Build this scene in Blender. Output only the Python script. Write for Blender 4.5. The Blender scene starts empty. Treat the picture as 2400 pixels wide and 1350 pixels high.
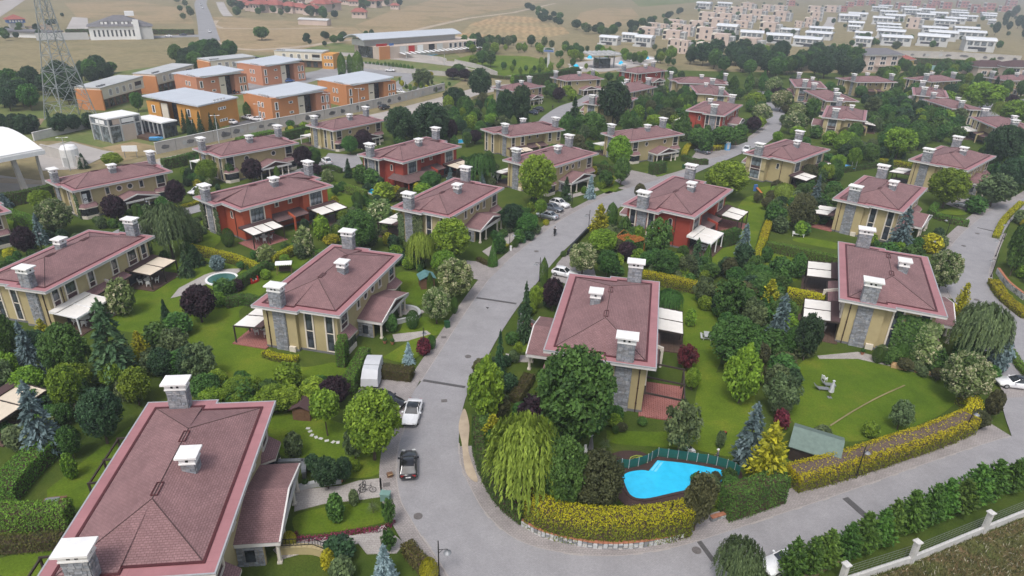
import bpy, bmesh, math, random
from mathutils import Vector, Matrix
from mathutils.geometry import tessellate_polygon
import numpy as np

R_ = math.radians
SC = bpy.context.scene
COL = SC.collection

# ------------------------------------------------------------------ camera
CAM_H, FPX, PITCH, ROLL = 47.0,1570.0, R_(25.7), R_(1.9)
_fw = Vector((0, math.cos(PITCH),-math.sin(PITCH)))
_r = Vector((1,0,0)); _u = _r.cross(_fw)
_R = _r * math.cos(ROLL) + _u * math.sin(ROLL)
_U = _u * math.cos(ROLL) - _r * math.sin(ROLL)
cd = bpy.data.cameras.new('drone_camera')
cam = bpy.data.objects.new('drone_camera', cd); COL.objects.link(cam)
cam.matrix_world = Matrix(((_R.x, _U.x,-_fw.x,0),(_R.y, _U.y,-_fw.y,0),(_R.z, _U.z,-_fw.z, CAM_H),(0,0,0,1)))
cd.sensor_width = 36.0; cd.lens = 36.0 * FPX / 2400.0
cd.clip_start = 0.5; cd.clip_end = 20000
SC.camera = cam
SC.render.resolution_x, SC.render.resolution_y = 1024,576

# ------------------------------------------------------------------ sky, sun, exposure
SUN_EL, SUN_ROT = 58.0,200.0            # sun behind the camera, a little to its left
w = bpy.data.worlds.new('World'); SC.world = w; w.use_nodes = True
nt = w.node_tree; nt.nodes.clear()
sky = nt.nodes.new('ShaderNodeTexSky'); sky.sky_type = 'NISHITA'; sky.sun_disc = False
sky.sun_elevation = R_(SUN_EL); sky.sun_rotation = R_(SUN_ROT)
sky.air_density = 1.0; sky.dust_density = 4.0; sky.ozone_density = 1.0
hs = nt.nodes.new('ShaderNodeHueSaturation'); hs.inputs['Saturation'].default_value = 0.62
bg = nt.nodes.new('ShaderNodeBackground'); bg.inputs['Strength'].default_value = 0.15
wo = nt.nodes.new('ShaderNodeOutputWorld')
nt.links.new(sky.outputs[0], hs.inputs['Color']); nt.links.new(hs.outputs[0], bg.inputs[0]); nt.links.new(bg.outputs[0], wo.inputs[0])
sd = bpy.data.lights.new('sun', 'SUN'); sd.energy = 1.3; sd.angle = R_(14); sd.color = (1.0,0.98,0.955)
sun = bpy.data.objects.new('sun', sd); COL.objects.link(sun)
_az = R_(SUN_ROT)
_sd = Vector((math.sin(_az) * math.cos(R_(SUN_EL)), math.cos(_az) * math.cos(R_(SUN_EL)), math.sin(R_(SUN_EL))))
sun.rotation_euler = (-_sd).to_track_quat('-Z', 'Y').to_euler(); sun.location = (0,0,200)
SC.view_settings.view_transform = 'Standard'; SC.view_settings.look = 'None'
SC.view_settings.exposure = 0.35; SC.view_settings.gamma = 1.0; SC.view_settings.use_curve_mapping = False
SC.render.engine = 'CYCLES'
SC.cycles.max_bounces = 6; SC.cycles.transparent_max_bounces = 6; SC.cycles.volume_bounces = 0
SC.cycles.use_denoising = True

# ------------------------------------------------------------------ survey helpers: a sight line of the photograph meets the ground
def G(u, v, z=0.0):
    d = _fw * FPX + _R * (u - 1200) - _U * (v - 675)
    t = (z - CAM_H) / d.z
    return Vector((d.x * t, d.y * t, z))
def PX(p):
    q = Vector(p) - Vector((0,0, CAM_H)); k = q.dot(_fw)
    return 1200 + FPX * q.dot(_R) / k,675 - FPX * q.dot(_U) / k
def height_at(p, v):
    """height above p at which the sight line of image row v passes"""
    lo, hi = 0.0,90.0
    for _ in range(40):
        m = (lo + hi) / 2
        if PX((p[0], p[1], m))[1] > v: lo = m
        else: hi = m
    return (lo + hi) / 2
def ppm(p):
    q = Vector((p[0], p[1], p[2] if len(p) > 2 else 0)) - Vector((0,0, CAM_H))
    return FPX / q.dot(_fw)

# ------------------------------------------------------------------ tagging
def tag(o, label=None, cat=None, group=None, kind=None):
    if label: o['label'] = label
    if cat: o['category'] = cat
    if group: o['group'] = group
    if kind: o['kind'] = kind
    return o
def thing(name, label, cat, loc=(0,0,0), rz=0.0, group=None, scale=1.0):
    o = bpy.data.objects.new(name, None); COL.objects.link(o)
    o.empty_display_size = 0.3
    o.location = loc; o.rotation_euler = (0,0, rz); o.scale = (scale,) * 3 if not hasattr(scale, '__len__') else scale
    return tag(o, label, cat, group)
def link(name, me, parent=None, loc=(0,0,0), rz=0.0, scale=None):
    o = bpy.data.objects.new(name, me); COL.objects.link(o)
    if parent is not None: o.parent = parent
    o.location = loc
    if rz: o.rotation_euler = (0,0, rz)
    if scale is not None: o.scale = scale
    return o
KIDS = {}
def copy_tree(o, parent=None, depth=0):
    c = o.copy(); COL.objects.link(c)
    if parent is not None: c.parent = parent
    for ch in o.children: copy_tree(ch, c, depth + 1)
    return c

# ------------------------------------------------------------------ mesh builder
class MB:
    def __init__(s): s.v = []; s.f = []; s.uv = None; s.tint = None; s.sm = False
    def quad(s, a, b, c, d):
        n = len(s.v); s.v += [tuple(a), tuple(b), tuple(c), tuple(d)]; s.f.append((n, n + 1, n + 2, n + 3)); return s
    def tri(s, a, b, c):
        n = len(s.v); s.v += [tuple(a), tuple(b), tuple(c)]; s.f.append((n, n + 1, n + 2)); return s
    def box(s, c, d, rz=0.0, taper=1.0):
        x, y, z = d[0] / 2, d[1] / 2, d[2] / 2; n = len(s.v); co, si = math.cos(rz), math.sin(rz)
        for sz in (-1,1):
            k = taper if sz > 0 else 1.0
            for sx, sy in ((-1,-1),(1,-1),(1,1),(-1,1)):
                px, py = sx * x * k, sy * y * k
                s.v.append((c[0] + co * px - si * py, c[1] + si * px + co * py, c[2] + sz * z))
        s.f += [(n, n + 3, n + 2, n + 1),(n + 4, n + 5, n + 6, n + 7),(n, n + 1, n + 5, n + 4),(n + 1, n + 2, n + 6, n + 5),(n + 2, n + 3, n + 7, n + 6),(n + 3, n, n + 4, n + 7)]
        return s
    def prism(s, poly, z0, z1, cap=True):
        n = len(s.v); m = len(poly)
        s.v += [(p[0], p[1], z0) for p in poly] + [(p[0], p[1], z1) for p in poly]
        for i in range(m):
            j = (i + 1) % m; s.f.append((n + i, n + j, n + m + j, n + m + i))
        if cap:
            for t in tessellate_polygon([[Vector((p[0], p[1],0)) for p in poly]]):
                a, b, c = t
                ar = (poly[b][0] - poly[a][0]) * (poly[c][1] - poly[a][1]) - (poly[c][0] - poly[a][0]) * (poly[b][1] - poly[a][1])
                if ar < 0: b, c = c, b
                s.f.append((n + m + a, n + m + b, n + m + c)); s.f.append((n + a, n + c, n + b))
        return s
    def ring(s, outer, inner, z0, z1):
        n = len(s.v); m = len(outer)
        for pl, z in ((outer, z0),(inner, z0),(outer, z1),(inner, z1)): s.v += [(p[0], p[1], z) for p in pl]
        for i in range(m):
            j = (i + 1) % m
            s.f += [(n + i, n + j, n + 2 * m + j, n + 2 * m + i),(n + m + j, n + m + i, n + 3 * m + i, n + 3 * m + j),
                    (n + 2 * m + i, n + 2 * m + j, n + 3 * m + j, n + 3 * m + i),(n + i, n + m + i, n + m + j, n + j)]
        return s
    def tube(s, a, b, r0, r1=None, n=6, cap=True):
        r1 = r0 if r1 is None else r1; a = Vector(a); b = Vector(b); d = (b - a)
        if d.length < 1e-6: return s
        d.normalize(); e = d.orthogonal().normalized(); g = d.cross(e); k = len(s.v)
        for p, r in ((a, r0),(b, r1)):
            for i in range(n):
                t = 2 * math.pi * i / n; q = p + e * (math.cos(t) * r) + g * (math.sin(t) * r); s.v.append(tuple(q))
        for i in range(n):
            j = (i + 1) % n; s.f.append((k + i, k + j, k + n + j, k + n + i))
        if cap: s.f.append(tuple(k + n + i for i in range(n))); s.f.append(tuple(k + n - 1 - i for i in range(n)))
        return s
    def lathe(s, prof, n=10, c=(0,0,0)):
        k = len(s.v)
        for r, z in prof:
            for i in range(n):
                t = 2 * math.pi * i / n; s.v.append((c[0] + r * math.cos(t), c[1] + r * math.sin(t), c[2] + z))
        for a in range(len(prof) - 1):
            for i in range(n):
                j = (i + 1) % n; s.f.append((k + a * n + i, k + a * n + j, k + (a + 1) * n + j, k + (a + 1) * n + i))
        s.f.append(tuple(k + (len(prof) - 1) * n + i for i in range(n))); s.f.append(tuple(k + n - 1 - i for i in range(n)))
        return s
    def loft(s, rings, closed=True, caps=True):
        k = len(s.v); n = len(rings[0])
        for r in rings: s.v += [tuple(p) for p in r]
        for a in range(len(rings) - 1):
            for i in range(n if closed else n - 1):
                j = (i + 1) % n; s.f.append((k + a * n + i, k + a * n + j, k + (a + 1) * n + j, k + (a + 1) * n + i))
        if caps and closed:
            s.f.append(tuple(k + n - 1 - i for i in range(n))); s.f.append(tuple(k + (len(rings) - 1) * n + i for i in range(n)))
        return s
    def mesh(s, name, mat, smooth=False):
        me = bpy.data.meshes.new(name); me.from_pydata(s.v,[], s.f)
        if mat is not None: me.materials.append(mat)
        if smooth: me.polygons.foreach_set('use_smooth',[True] * len(me.polygons))
        me.update(); return me
    def build(s, name, mat, parent=None, loc=(0,0,0), rz=0.0, smooth=False):
        return link(name, s.mesh(name, mat, smooth), parent, loc, rz)

def offset_poly(poly, d):
    """parallel polygon, d outwards for a counter-clockwise outline"""
    out = []; n = len(poly)
    for i in range(n):
        p0, p1, p2 = Vector(poly[i - 1][:2]), Vector(poly[i][:2]), Vector(poly[(i + 1) % n][:2])
        a = (p1 - p0).normalized(); b = (p2 - p1).normalized()
        na = Vector((a.y,-a.x)); nb = Vector((b.y,-b.x)); m = (na + nb)
        k = m.dot(na)
        q = p1 + m * (d / k if abs(k) > 1e-3 else 0); out.append((q.x, q.y))
    return out
def smooth_line(pts, n=5):
    """Catmull-Rom through points"""
    P = [Vector(p) for p in pts]; out = []
    for i in range(len(P) - 1):
        p0 = P[i - 1] if i else P[0] * 2 - P[1]; p1, p2 = P[i], P[i + 1]; p3 = P[i + 2] if i + 2 < len(P) else P[-1] * 2 - P[-2]
        for k in range(n):
            t = k / n
            out.append(0.5 * ((2 * p1) + (p2 - p0) * t + (2 * p0 - 5 * p1 + 4 * p2 - p3) * t * t + (3 * p1 - p0 - 3 * p2 + p3) * t ** 3))
    out.append(P[-1]); return out
def side_line(pts, d):
    """polyline moved d to its left (negative: right)"""
    out = []
    for i, p in enumerate(pts):
        a = pts[max(i - 1,0)]; b = pts[min(i + 1, len(pts) - 1)]
        t = Vector((b[0] - a[0], b[1] - a[1])).normalized(); out.append(Vector((p[0] - t.y * d, p[1] + t.x * d,0)))
    return out
def GL(px): return [G(u, v) for u, v in px]
# ------------------------------------------------------------------ materials
def _new(name):
    m = bpy.data.materials.new(name); m.use_nodes = True; n = m.node_tree; n.nodes.clear()
    out = n.nodes.new('ShaderNodeOutputMaterial'); b = n.nodes.new('ShaderNodeBsdfPrincipled'); n.links.new(b.outputs[0], out.inputs[0])
    return m, n, b
def _coord(n, kind='Object', scale=1.0):
    t = n.nodes.new('ShaderNodeTexCoord'); mp = n.nodes.new('ShaderNodeMapping'); mp.inputs['Scale'].default_value = (scale,) * 3 if not hasattr(scale, '__len__') else scale
    n.links.new(t.outputs[kind], mp.inputs[0]); return mp.outputs[0]
def _noise(n, vec, scale, detail=4, rough=0.6):
    x = n.nodes.new('ShaderNodeTexNoise'); x.inputs['Scale'].default_value = scale; x.inputs['Detail'].default_value = detail; x.inputs['Roughness'].default_value = rough
    n.links.new(vec, x.inputs['Vector']); return x.outputs[0]
def _ramp(n, fac, stops):
    r = n.nodes.new('ShaderNodeValToRGB'); e = r.color_ramp.elements
    while len(e) < len(stops): e.new(0.5)
    for q,(p, c) in zip(e, stops): q.position = p; q.color = (*c,1)
    n.links.new(fac, r.inputs[0]); return r.outputs[0]
def _mix(n, fac, a, b, mode='MIX'):
    m = n.nodes.new('ShaderNodeMix'); m.data_type = 'RGBA'; m.blend_type = mode
    for sock, val in ((m.inputs[0], fac),(m.inputs[6], a),(m.inputs[7], b)):
        if hasattr(val, 'node'): n.links.new(val, sock)
        elif hasattr(val, '__len__'): sock.default_value = (*val,1) if len(val) == 3 else val
        else: sock.default_value = val
    return m.outputs[2]
def _bump(n, b, h, strength=0.3, dist=0.05):
    k = n.nodes.new('ShaderNodeBump'); k.inputs['Strength'].default_value = strength; k.inputs['Distance'].default_value = dist
    n.links.new(h, k.inputs['Height']); n.links.new(k.outputs[0], b.inputs['Normal'])
def sc(c, k): return tuple(min(1, max(0, x * k)) for x in c)
def flat(name, col, rough=0.7, metal=0.0, var=0.15, nscale=2.0, coord='Object', big=0.0, bump=0.0, spec=0.4):
    """one colour with mottling at two sizes"""
    m, n, b = _new(name); v = _coord(n, coord)
    f = _noise(n, v, nscale,5,0.65)
    c = _ramp(n, f,[(0.3, sc(col,1 - var)),(0.7, sc(col,1 + var))])
    if big:
        g = _noise(n, v, nscale * 0.08,3); c = _mix(n,1.0, c, _ramp(n, g,[(0.35,(1 - big,) * 3),(0.65,(1 + big * 0.5,) * 3)]), 'MULTIPLY')
    n.links.new(c, b.inputs['Base Color']); b.inputs['Roughness'].default_value = rough; b.inputs['Metallic'].default_value = metal
    b.inputs['Specular IOR Level'].default_value = spec
    if bump: _bump(n, b, _noise(n, v, nscale * 6,4), bump)
    return m
def brick_mat(name, c1, c2, mortar, bw, rh, ms=0.02, coord='Object', rough=0.85, bump=0.4, offset=0.5, stain=0.25, spec=0.3, rot=None, var=0.2):
    m, n, b = _new(name); v = _coord(n, coord)
    if rot:
        mp = n.nodes.new('ShaderNodeMapping'); mp.inputs['Rotation'].default_value = rot; n.links.new(v, mp.inputs[0]); v = mp.outputs[0]
    t = n.nodes.new('ShaderNodeTexBrick'); t.offset = offset
    t.inputs['Color1'].default_value = (*c1,1); t.inputs['Color2'].default_value = (*c2,1); t.inputs['Mortar'].default_value = (*mortar,1)
    t.inputs['Scale'].default_value = 1.0; t.inputs['Mortar Size'].default_value = ms; t.inputs['Brick Width'].default_value = bw; t.inputs['Row Height'].default_value = rh
    n.links.new(v, t.inputs['Vector'])
    f = _noise(n, v,0.35,6,0.7)
    c = _mix(n,1.0, t.outputs['Color'], _ramp(n, f,[(0.3,(1 - stain,) * 3),(0.7,(1 + stain * 0.6,) * 3)]), 'MULTIPLY')
    f2 = _noise(n, v,9.0,3,0.6)
    c = _mix(n,1.0, c, _ramp(n, f2,[(0.3,(1 - var,) * 3),(0.7,(1 + var,) * 3)]), 'MULTIPLY')
    n.links.new(c, b.inputs['Base Color']); b.inputs['Roughness'].default_value = rough; b.inputs['Specular IOR Level'].default_value = spec
    inv = n.nodes.new('ShaderNodeMath'); inv.operation = 'SUBTRACT'; inv.inputs[0].default_value = 1.0; n.links.new(t.outputs['Fac'], inv.inputs[1])
    _bump(n, b, inv.outputs[0], bump,0.03)
    return m
def tinted(name, col, rough=0.8, var=0.3, hue=0.0, attr='tint', spec=0.3, nscale=1.5):
    """colour times a per-piece tint kept on the mesh"""
    m, n, b = _new(name); a = n.nodes.new('ShaderNodeAttribute'); a.attribute_name = attr
    v = _coord(n); f = _noise(n, v, nscale,5)
    c = _mix(n,1.0, col, a.outputs['Color'], 'MULTIPLY'); c = _mix(n,1.0, c, _ramp(n, f,[(0.3,(1 - var,) * 3),(0.7,(1 + var * 0.7,) * 3)]), 'MULTIPLY')
    n.links.new(c, b.inputs['Base Color']); b.inputs['Roughness'].default_value = rough; b.inputs['Specular IOR Level'].default_value = spec
    return m
def leaf_mat(name, dark, light, tip=None, transl=0.25, hue=0.018, val=0.35):
    """foliage: each leaf clump has its own shade (attribute), each plant its own hue"""
    m = bpy.data.materials.new(name); m.use_nodes = True; n = m.node_tree; n.nodes.clear()
    out = n.nodes.new('ShaderNodeOutputMaterial')
    a = n.nodes.new('ShaderNodeAttribute'); a.attribute_name = 'tint'
    sp = n.nodes.new('ShaderNodeSeparateColor'); n.links.new(a.outputs['Color'], sp.inputs[0])
    c = _ramp(n, sp.outputs[0],[(0.0, sc(dark,1.3)),(1.0, sc(light,1.35))])
    if tip: c = _mix(n, sp.outputs[1], c, tip)
    oi = n.nodes.new('ShaderNodeObjectInfo'); h = n.nodes.new('ShaderNodeHueSaturation')
    mr = n.nodes.new('ShaderNodeMapRange'); mr.inputs[3].default_value = 0.5 - hue; mr.inputs[4].default_value = 0.5 + hue
    n.links.new(oi.outputs['Random'], mr.inputs[0]); n.links.new(mr.outputs[0], h.inputs['Hue'])
    mu = n.nodes.new('ShaderNodeMath'); mu.operation = 'MULTIPLY'; mu.inputs[1].default_value = 7.31; n.links.new(oi.outputs['Random'], mu.inputs[0])
    fr = n.nodes.new('ShaderNodeMath'); fr.operation = 'FRACT'; n.links.new(mu.outputs[0], fr.inputs[0])
    mv = n.nodes.new('ShaderNodeMapRange'); mv.inputs[3].default_value = 1 - val * 0.6; mv.inputs[4].default_value = 1 + val * 0.6
    n.links.new(fr.outputs[0], mv.inputs[0]); n.links.new(mv.outputs[0], h.inputs['Value']); n.links.new(c, h.inputs['Color'])
    d = n.nodes.new('ShaderNodeBsdfPrincipled'); d.inputs['Roughness'].default_value = 0.6; d.inputs['Specular IOR Level'].default_value = 0.25
    t = n.nodes.new('ShaderNodeBsdfTranslucent'); mx = n.nodes.new('ShaderNodeMixShader'); mx.inputs[0].default_value = transl
    n.links.new(h.outputs[0], d.inputs['Base Color']); n.links.new(h.outputs[0], t.inputs[0])
    n.links.new(d.outputs[0], mx.inputs[1]); n.links.new(t.outputs[0], mx.inputs[2]); n.links.new(mx.outputs[0], out.inputs[0])
    return m
def lawn_mat(name, cols, scale=0.25, stripe=0.0):
    m, n, b = _new(name); v = _coord(n)
    f = _noise(n, v, scale,6,0.65); c = _ramp(n, f,[(0.28, cols[0]),(0.5, cols[1]),(0.72, cols[2])])
    f2 = _noise(n, v,6.0,4,0.7); c = _mix(n,1.0, c, _ramp(n, f2,[(0.3,(0.72,) * 3),(0.7,(1.22,) * 3)]), 'MULTIPLY')
    f3 = _noise(n, v,0.05,3); c = _mix(n,1.0, c, _ramp(n, f3,[(0.35,(0.8,0.85,0.8)),(0.65,(1.12,1.06,1.0))]), 'MULTIPLY')
    n.links.new(c, b.inputs['Base Color']); b.inputs['Roughness'].default_value = 0.95; b.inputs['Specular IOR Level'].default_value = 0.1
    _bump(n, b, _noise(n, v,18.0,4),0.6,0.06)
    return m
def field_mat(name, cols, scale, furrow=None):
    m, n, b = _new(name); v = _coord(n)
    f = _noise(n, v, scale,7,0.62); c = _ramp(n, f,[(0.3, cols[0]),(0.48, cols[1]),(0.6, cols[2]),(0.75, cols[1])])
    f2 = _noise(n, v, scale * 14,5,0.7); c = _mix(n,1.0, c, _ramp(n, f2,[(0.3,(0.75,) * 3),(0.7,(1.2,) * 3)]), 'MULTIPLY')
    if furrow:
        wv = n.nodes.new('ShaderNodeTexWave'); wv.inputs['Scale'].default_value = furrow; wv.inputs['Distortion'].default_value = 6.0; wv.inputs['Detail'].default_value = 3
        n.links.new(v, wv.inputs['Vector']); c = _mix(n,1.0, c, _ramp(n, wv.outputs[1],[(0.2,(0.86,) * 3),(0.8,(1.1,) * 3)]), 'MULTIPLY')
    n.links.new(c, b.inputs['Base Color']); b.inputs['Roughness'].default_value = 0.95; b.inputs['Specular IOR Level'].default_value = 0.1
    return m
def glass_mat(name, col=(0.03,0.035,0.045), rough=0.08):
    m, n, b = _new(name); v = _coord(n); f = _noise(n, v,0.9,2)
    c = _ramp(n, f,[(0.4, sc(col,0.6)),(0.62, sc(col,2.2))]); n.links.new(c, b.inputs['Base Color'])
    b.inputs['Roughness'].default_value = rough; b.inputs['Specular IOR Level'].default_value = 0.8; return m
def paint(name, col, rough=0.25, coat=0.6, metal=0.0):
    m, n, b = _new(name); v = _coord(n); f = _noise(n, v,3.0,4)
    c = _ramp(n, f,[(0.3, sc(col,0.93)),(0.7, sc(col,1.05))]); n.links.new(c, b.inputs['Base Color'])
    b.inputs['Roughness'].default_value = rough; b.inputs['Coat Weight'].default_value = coat; b.inputs['Coat Roughness'].default_value = 0.05; b.inputs['Metallic'].default_value = metal
    return m

M = {}
M['stucco'] = flat('stucco_yellow',(0.42,0.345,0.185),0.9, var=0.06, nscale=1.2, big=0.12, bump=0.1)
M['stucco_red'] = flat('stucco_red',(0.32,0.052,0.032),0.9, var=0.08, nscale=1.2, big=0.14, bump=0.1)
M['stucco_or'] = flat('stucco_orange_red',(0.42,0.085,0.035),0.9, var=0.08, nscale=1.2, big=0.14, bump=0.1)
M['trim'] = flat('cream_trim',(0.66,0.60,0.52),0.7, var=0.05, nscale=3.0, big=0.06)
M['fascia'] = flat('fascia_white',(0.62,0.60,0.58),0.6, var=0.05, nscale=1.0, big=0.12)
M['rim'] = flat('zinc_rim',(0.42,0.43,0.44),0.5,0.3, var=0.1)
M['band'] = brick_mat('eave_sheet',(0.345,0.155,0.163),(0.365,0.167,0.174),(0.26,0.11,0.116),2.1,9.0,0.012, rough=0.55, bump=0.1, stain=0.16, spec=0.5, var=0.04)
M['gutter'] = flat('gutter_maroon',(0.075,0.016,0.018),0.5, var=0.2)
M['shingle'] = brick_mat('roof_shingle',(0.235,0.135,0.135),(0.285,0.168,0.168),(0.165,0.092,0.093),0.34,0.2,0.022, coord='UV', rough=0.92, bump=0.7, stain=0.22, var=0.22)
M['shingle_br'] = brick_mat('roof_shingle_brown',(0.145,0.09,0.088),(0.18,0.112,0.108),(0.085,0.05,0.05),0.42,0.26,0.022, coord='UV', rough=0.92, bump=0.7, stain=0.25, var=0.25)
M['stone'] = tinted('grey_stone',(0.27,0.28,0.30),0.85,0.3, nscale=3.0)
M['stone_core'] = flat('stone_mortar',(0.15,0.15,0.155),0.95)
M['cap'] = flat('chimney_white',(0.80,0.79,0.77),0.75, var=0.06, nscale=1.5, big=0.1)
M['hole'] = flat('flue_dark',(0.012,0.012,0.012),0.9)
M['glass'] = glass_mat('window_glass')
M['glass_lt'] = glass_mat('curtained_glass',(0.10,0.115,0.13),0.12)
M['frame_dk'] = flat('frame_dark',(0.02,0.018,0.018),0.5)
M['panel'] = flat('panel_maroon',(0.06,0.026,0.03),0.6, var=0.2)
M['pipe'] = flat('pipe_brown',(0.05,0.025,0.018),0.5)
M['wood_dk'] = flat('wood_dark',(0.045,0.033,0.028),0.6, var=0.25, nscale=4)
M['wood'] = flat('wood_brown',(0.16,0.085,0.05),0.7, var=0.25, nscale=4)
M['wood_lt'] = flat('wood_light',(0.50,0.33,0.17),0.7, var=0.15, nscale=4)
M['wood_or'] = flat('wood_orange',(0.45,0.16,0.04),0.7, var=0.2, nscale=4)
M['awning'] = flat('awning_cloth',(0.74,0.71,0.66),0.85, var=0.05, nscale=0.8, big=0.16)
M['awning_cr'] = flat('awning_cream',(0.66,0.57,0.45),0.85, var=0.05, nscale=0.8, big=0.12)
M['white'] = flat('white_paint',(0.78,0.78,0.77),0.55, var=0.05, nscale=2)
M['grey'] = flat('grey_metal',(0.26,0.27,0.28),0.5,0.4, var=0.12)
M['grey_lt'] = flat('grey_light',(0.45,0.46,0.46),0.6, var=0.1, big=0.1)
M['black'] = flat('black_iron',(0.015,0.015,0.016),0.5)
M['steel'] = flat('galvanised_steel',(0.33,0.36,0.36),0.5,0.35, var=0.15)
M['deck_red'] = brick_mat('terrace_red',(0.23,0.075,0.065),(0.29,0.10,0.085),(0.42,0.25,0.22),0.4,0.2,0.015, rough=0.8, bump=0.2, stain=0.2)
M['deck_wood'] = brick_mat('deck_boards',(0.12,0.075,0.055),(0.15,0.095,0.07),(0.03,0.02,0.018),3.0,0.14,0.02, rough=0.7, bump=0.3)
M['deck_dk'] = brick_mat('pool_deck_boards',(0.065,0.038,0.034),(0.085,0.05,0.044),(0.02,0.014,0.013),3.0,0.15,0.02, rough=0.7, bump=0.3)
M['slab'] = brick_mat('path_slabs',(0.36,0.33,0.31),(0.41,0.38,0.355),(0.24,0.22,0.21),0.5,0.25,0.012, rough=0.85, bump=0.2, stain=0.2)
M['road'] = brick_mat('road_pavers',(0.285,0.277,0.285),(0.315,0.305,0.312),(0.25,0.242,0.25),0.22,0.11,0.012, rough=0.85, bump=0.15, stain=0.14, spec=0.3, var=0.1)
M['walk'] = brick_mat('pavement_pavers',(0.295,0.268,0.26),(0.345,0.315,0.302),(0.22,0.198,0.192),0.3,0.2,0.02, rough=0.88, bump=0.25, stain=0.22, var=0.16)
M['kerb'] = flat('kerb_stone',(0.36,0.33,0.31),0.85, var=0.15, nscale=3, big=0.1)
M['drain'] = flat('drain_grate',(0.10,0.095,0.095),0.7,0.2, var=0.3, nscale=6)
M['manhole'] = flat('manhole_iron',(0.15,0.135,0.13),0.7,0.2, var=0.3, nscale=8)
M['asphalt'] = flat('asphalt',(0.135,0.135,0.14),0.9, var=0.12, nscale=3, big=0.15)
M['asphalt_lt'] = flat('asphalt_pale',(0.27,0.265,0.27),0.9, var=0.08, nscale=2, big=0.15)
M['boulevard'] = flat('boulevard_surface',(0.38,0.345,0.315),0.9, var=0.08, nscale=1.5, big=0.12)
M['dirt'] = flat('bare_earth',(0.27,0.19,0.125),0.95, var=0.25, nscale=0.8, big=0.2)
M['soil'] = flat('bed_soil',(0.075,0.05,0.032),0.95, var=0.35, nscale=2.0)
M['sand'] = flat('sandy_verge',(0.42,0.34,0.25),0.95, var=0.15, nscale=0.8, big=0.2)
M['plaza'] = flat('plaza_concrete',(0.40,0.37,0.345),0.9, var=0.08, nscale=0.6, big=0.12)
M['concrete'] = flat('concrete_pale',(0.46,0.435,0.405),0.85, var=0.1, nscale=0.8, big=0.15)
M['concrete_wt'] = flat('concrete_whitewash',(0.58,0.57,0.55),0.85, var=0.12, nscale=1.2, big=0.2)
M['lawn'] = lawn_mat('lawn',((0.075,0.125,0.012),(0.105,0.165,0.015),(0.15,0.185,0.022)))
M['garden'] = lawn_mat('garden_ground',((0.045,0.07,0.014),(0.065,0.10,0.016),(0.095,0.12,0.024)),0.15)
M['rough'] = field_mat('rough_grass',((0.095,0.135,0.04),(0.14,0.17,0.055),(0.19,0.18,0.08)),0.06)
M['field_g'] = field_mat('green_field',((0.17,0.155,0.075),(0.255,0.21,0.115),(0.215,0.185,0.10)),0.02)
M['field_t'] = field_mat('tan_field',((0.27,0.205,0.115),(0.33,0.245,0.14),(0.235,0.19,0.10)),0.02)
M['field_w'] = field_mat('wheat_field',((0.33,0.235,0.125),(0.39,0.27,0.14),(0.29,0.235,0.125)),0.012,0.05)
M['wild'] = field_mat('wild_meadow',((0.08,0.11,0.03),(0.17,0.12,0.065),(0.11,0.135,0.04)),0.25)
M['terracotta'] = flat('terracotta_coping',(0.36,0.15,0.085),0.85, var=0.2, nscale=2)
M['tile'] = brick_mat('red_roof_tile',(0.36,0.11,0.085),(0.42,0.14,0.11),(0.22,0.07,0.06),0.4,0.4,0.05, rough=0.85, bump=0.4)
M['orange'] = flat('school_orange',(0.55,0.235,0.095),0.85, var=0.06, nscale=0.4, big=0.1)
M['orange_y'] = flat('school_amber',(0.56,0.27,0.06),0.85, var=0.06, nscale=0.4, big=0.1)
M['pinkish'] = flat('school_pink',(0.54,0.24,0.14),0.85, var=0.06, nscale=0.4, big=0.1)
M['metal_roof'] = brick_mat('metal_roof',(0.50,0.53,0.57),(0.53,0.56,0.60),(0.43,0.46,0.50),40.0,0.6,0.04, rough=0.4, bump=0.2, stain=0.06, spec=0.5, var=0.02)
M['beige'] = flat('beige_render',(0.52,0.43,0.36),0.85, var=0.07, nscale=0.3, big=0.12)
M['beige_pk'] = flat('beige_pink',(0.55,0.44,0.38),0.85, var=0.07, nscale=0.3, big=0.12)
M['brick_far'] = flat('far_brick',(0.40,0.17,0.15),0.85, var=0.1, nscale=0.5, big=0.15)
M['vault'] = flat('white_vault_roof',(0.62,0.64,0.66),0.5, var=0.05, nscale=0.5)
M['pale'] = flat('pale_grey_wall',(0.50,0.50,0.49),0.8, var=0.06, nscale=0.4, big=0.08)
M['slate'] = flat('slate_roof',(0.15,0.145,0.155),0.8, var=0.15, nscale=0.8)
M['cream'] = flat('cream_wall',(0.66,0.60,0.50),0.85, var=0.06, nscale=0.5)
M['yellow_wall'] = flat('yellow_wall',(0.60,0.42,0.14),0.85, var=0.06, nscale=0.5)
M['blue'] = flat('blue_paint',(0.07,0.16,0.42),0.6)
M['red'] = flat('red_plastic',(0.45,0.02,0.015),0.45)
M['skyblue'] = flat('sky_blue_cloth',(0.09,0.33,0.62),0.8)
M['teal'] = flat('teal_fence_net',(0.012,0.105,0.085),0.75, var=0.15, nscale=3)
M['green_pl'] = flat('green_plastic',(0.02,0.08,0.03),0.6)
M['green_gy'] = flat('green_grey_box',(0.16,0.27,0.24),0.6)
M['felt'] = flat('shed_roof_felt',(0.14,0.19,0.165),0.9, var=0.15)
M['felt_bl'] = flat('shed_roof_blue',(0.09,0.20,0.20),0.9, var=0.15)
M['skin'] = flat('skin',(0.45,0.26,0.18),0.6)
M['hair'] = flat('hair',(0.02,0.015,0.012),0.7)
M['cl_white'] = flat('white_cloth',(0.72,0.72,0.72),0.85)
M['cl_black'] = flat('black_cloth',(0.018,0.018,0.022),0.85)
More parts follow.
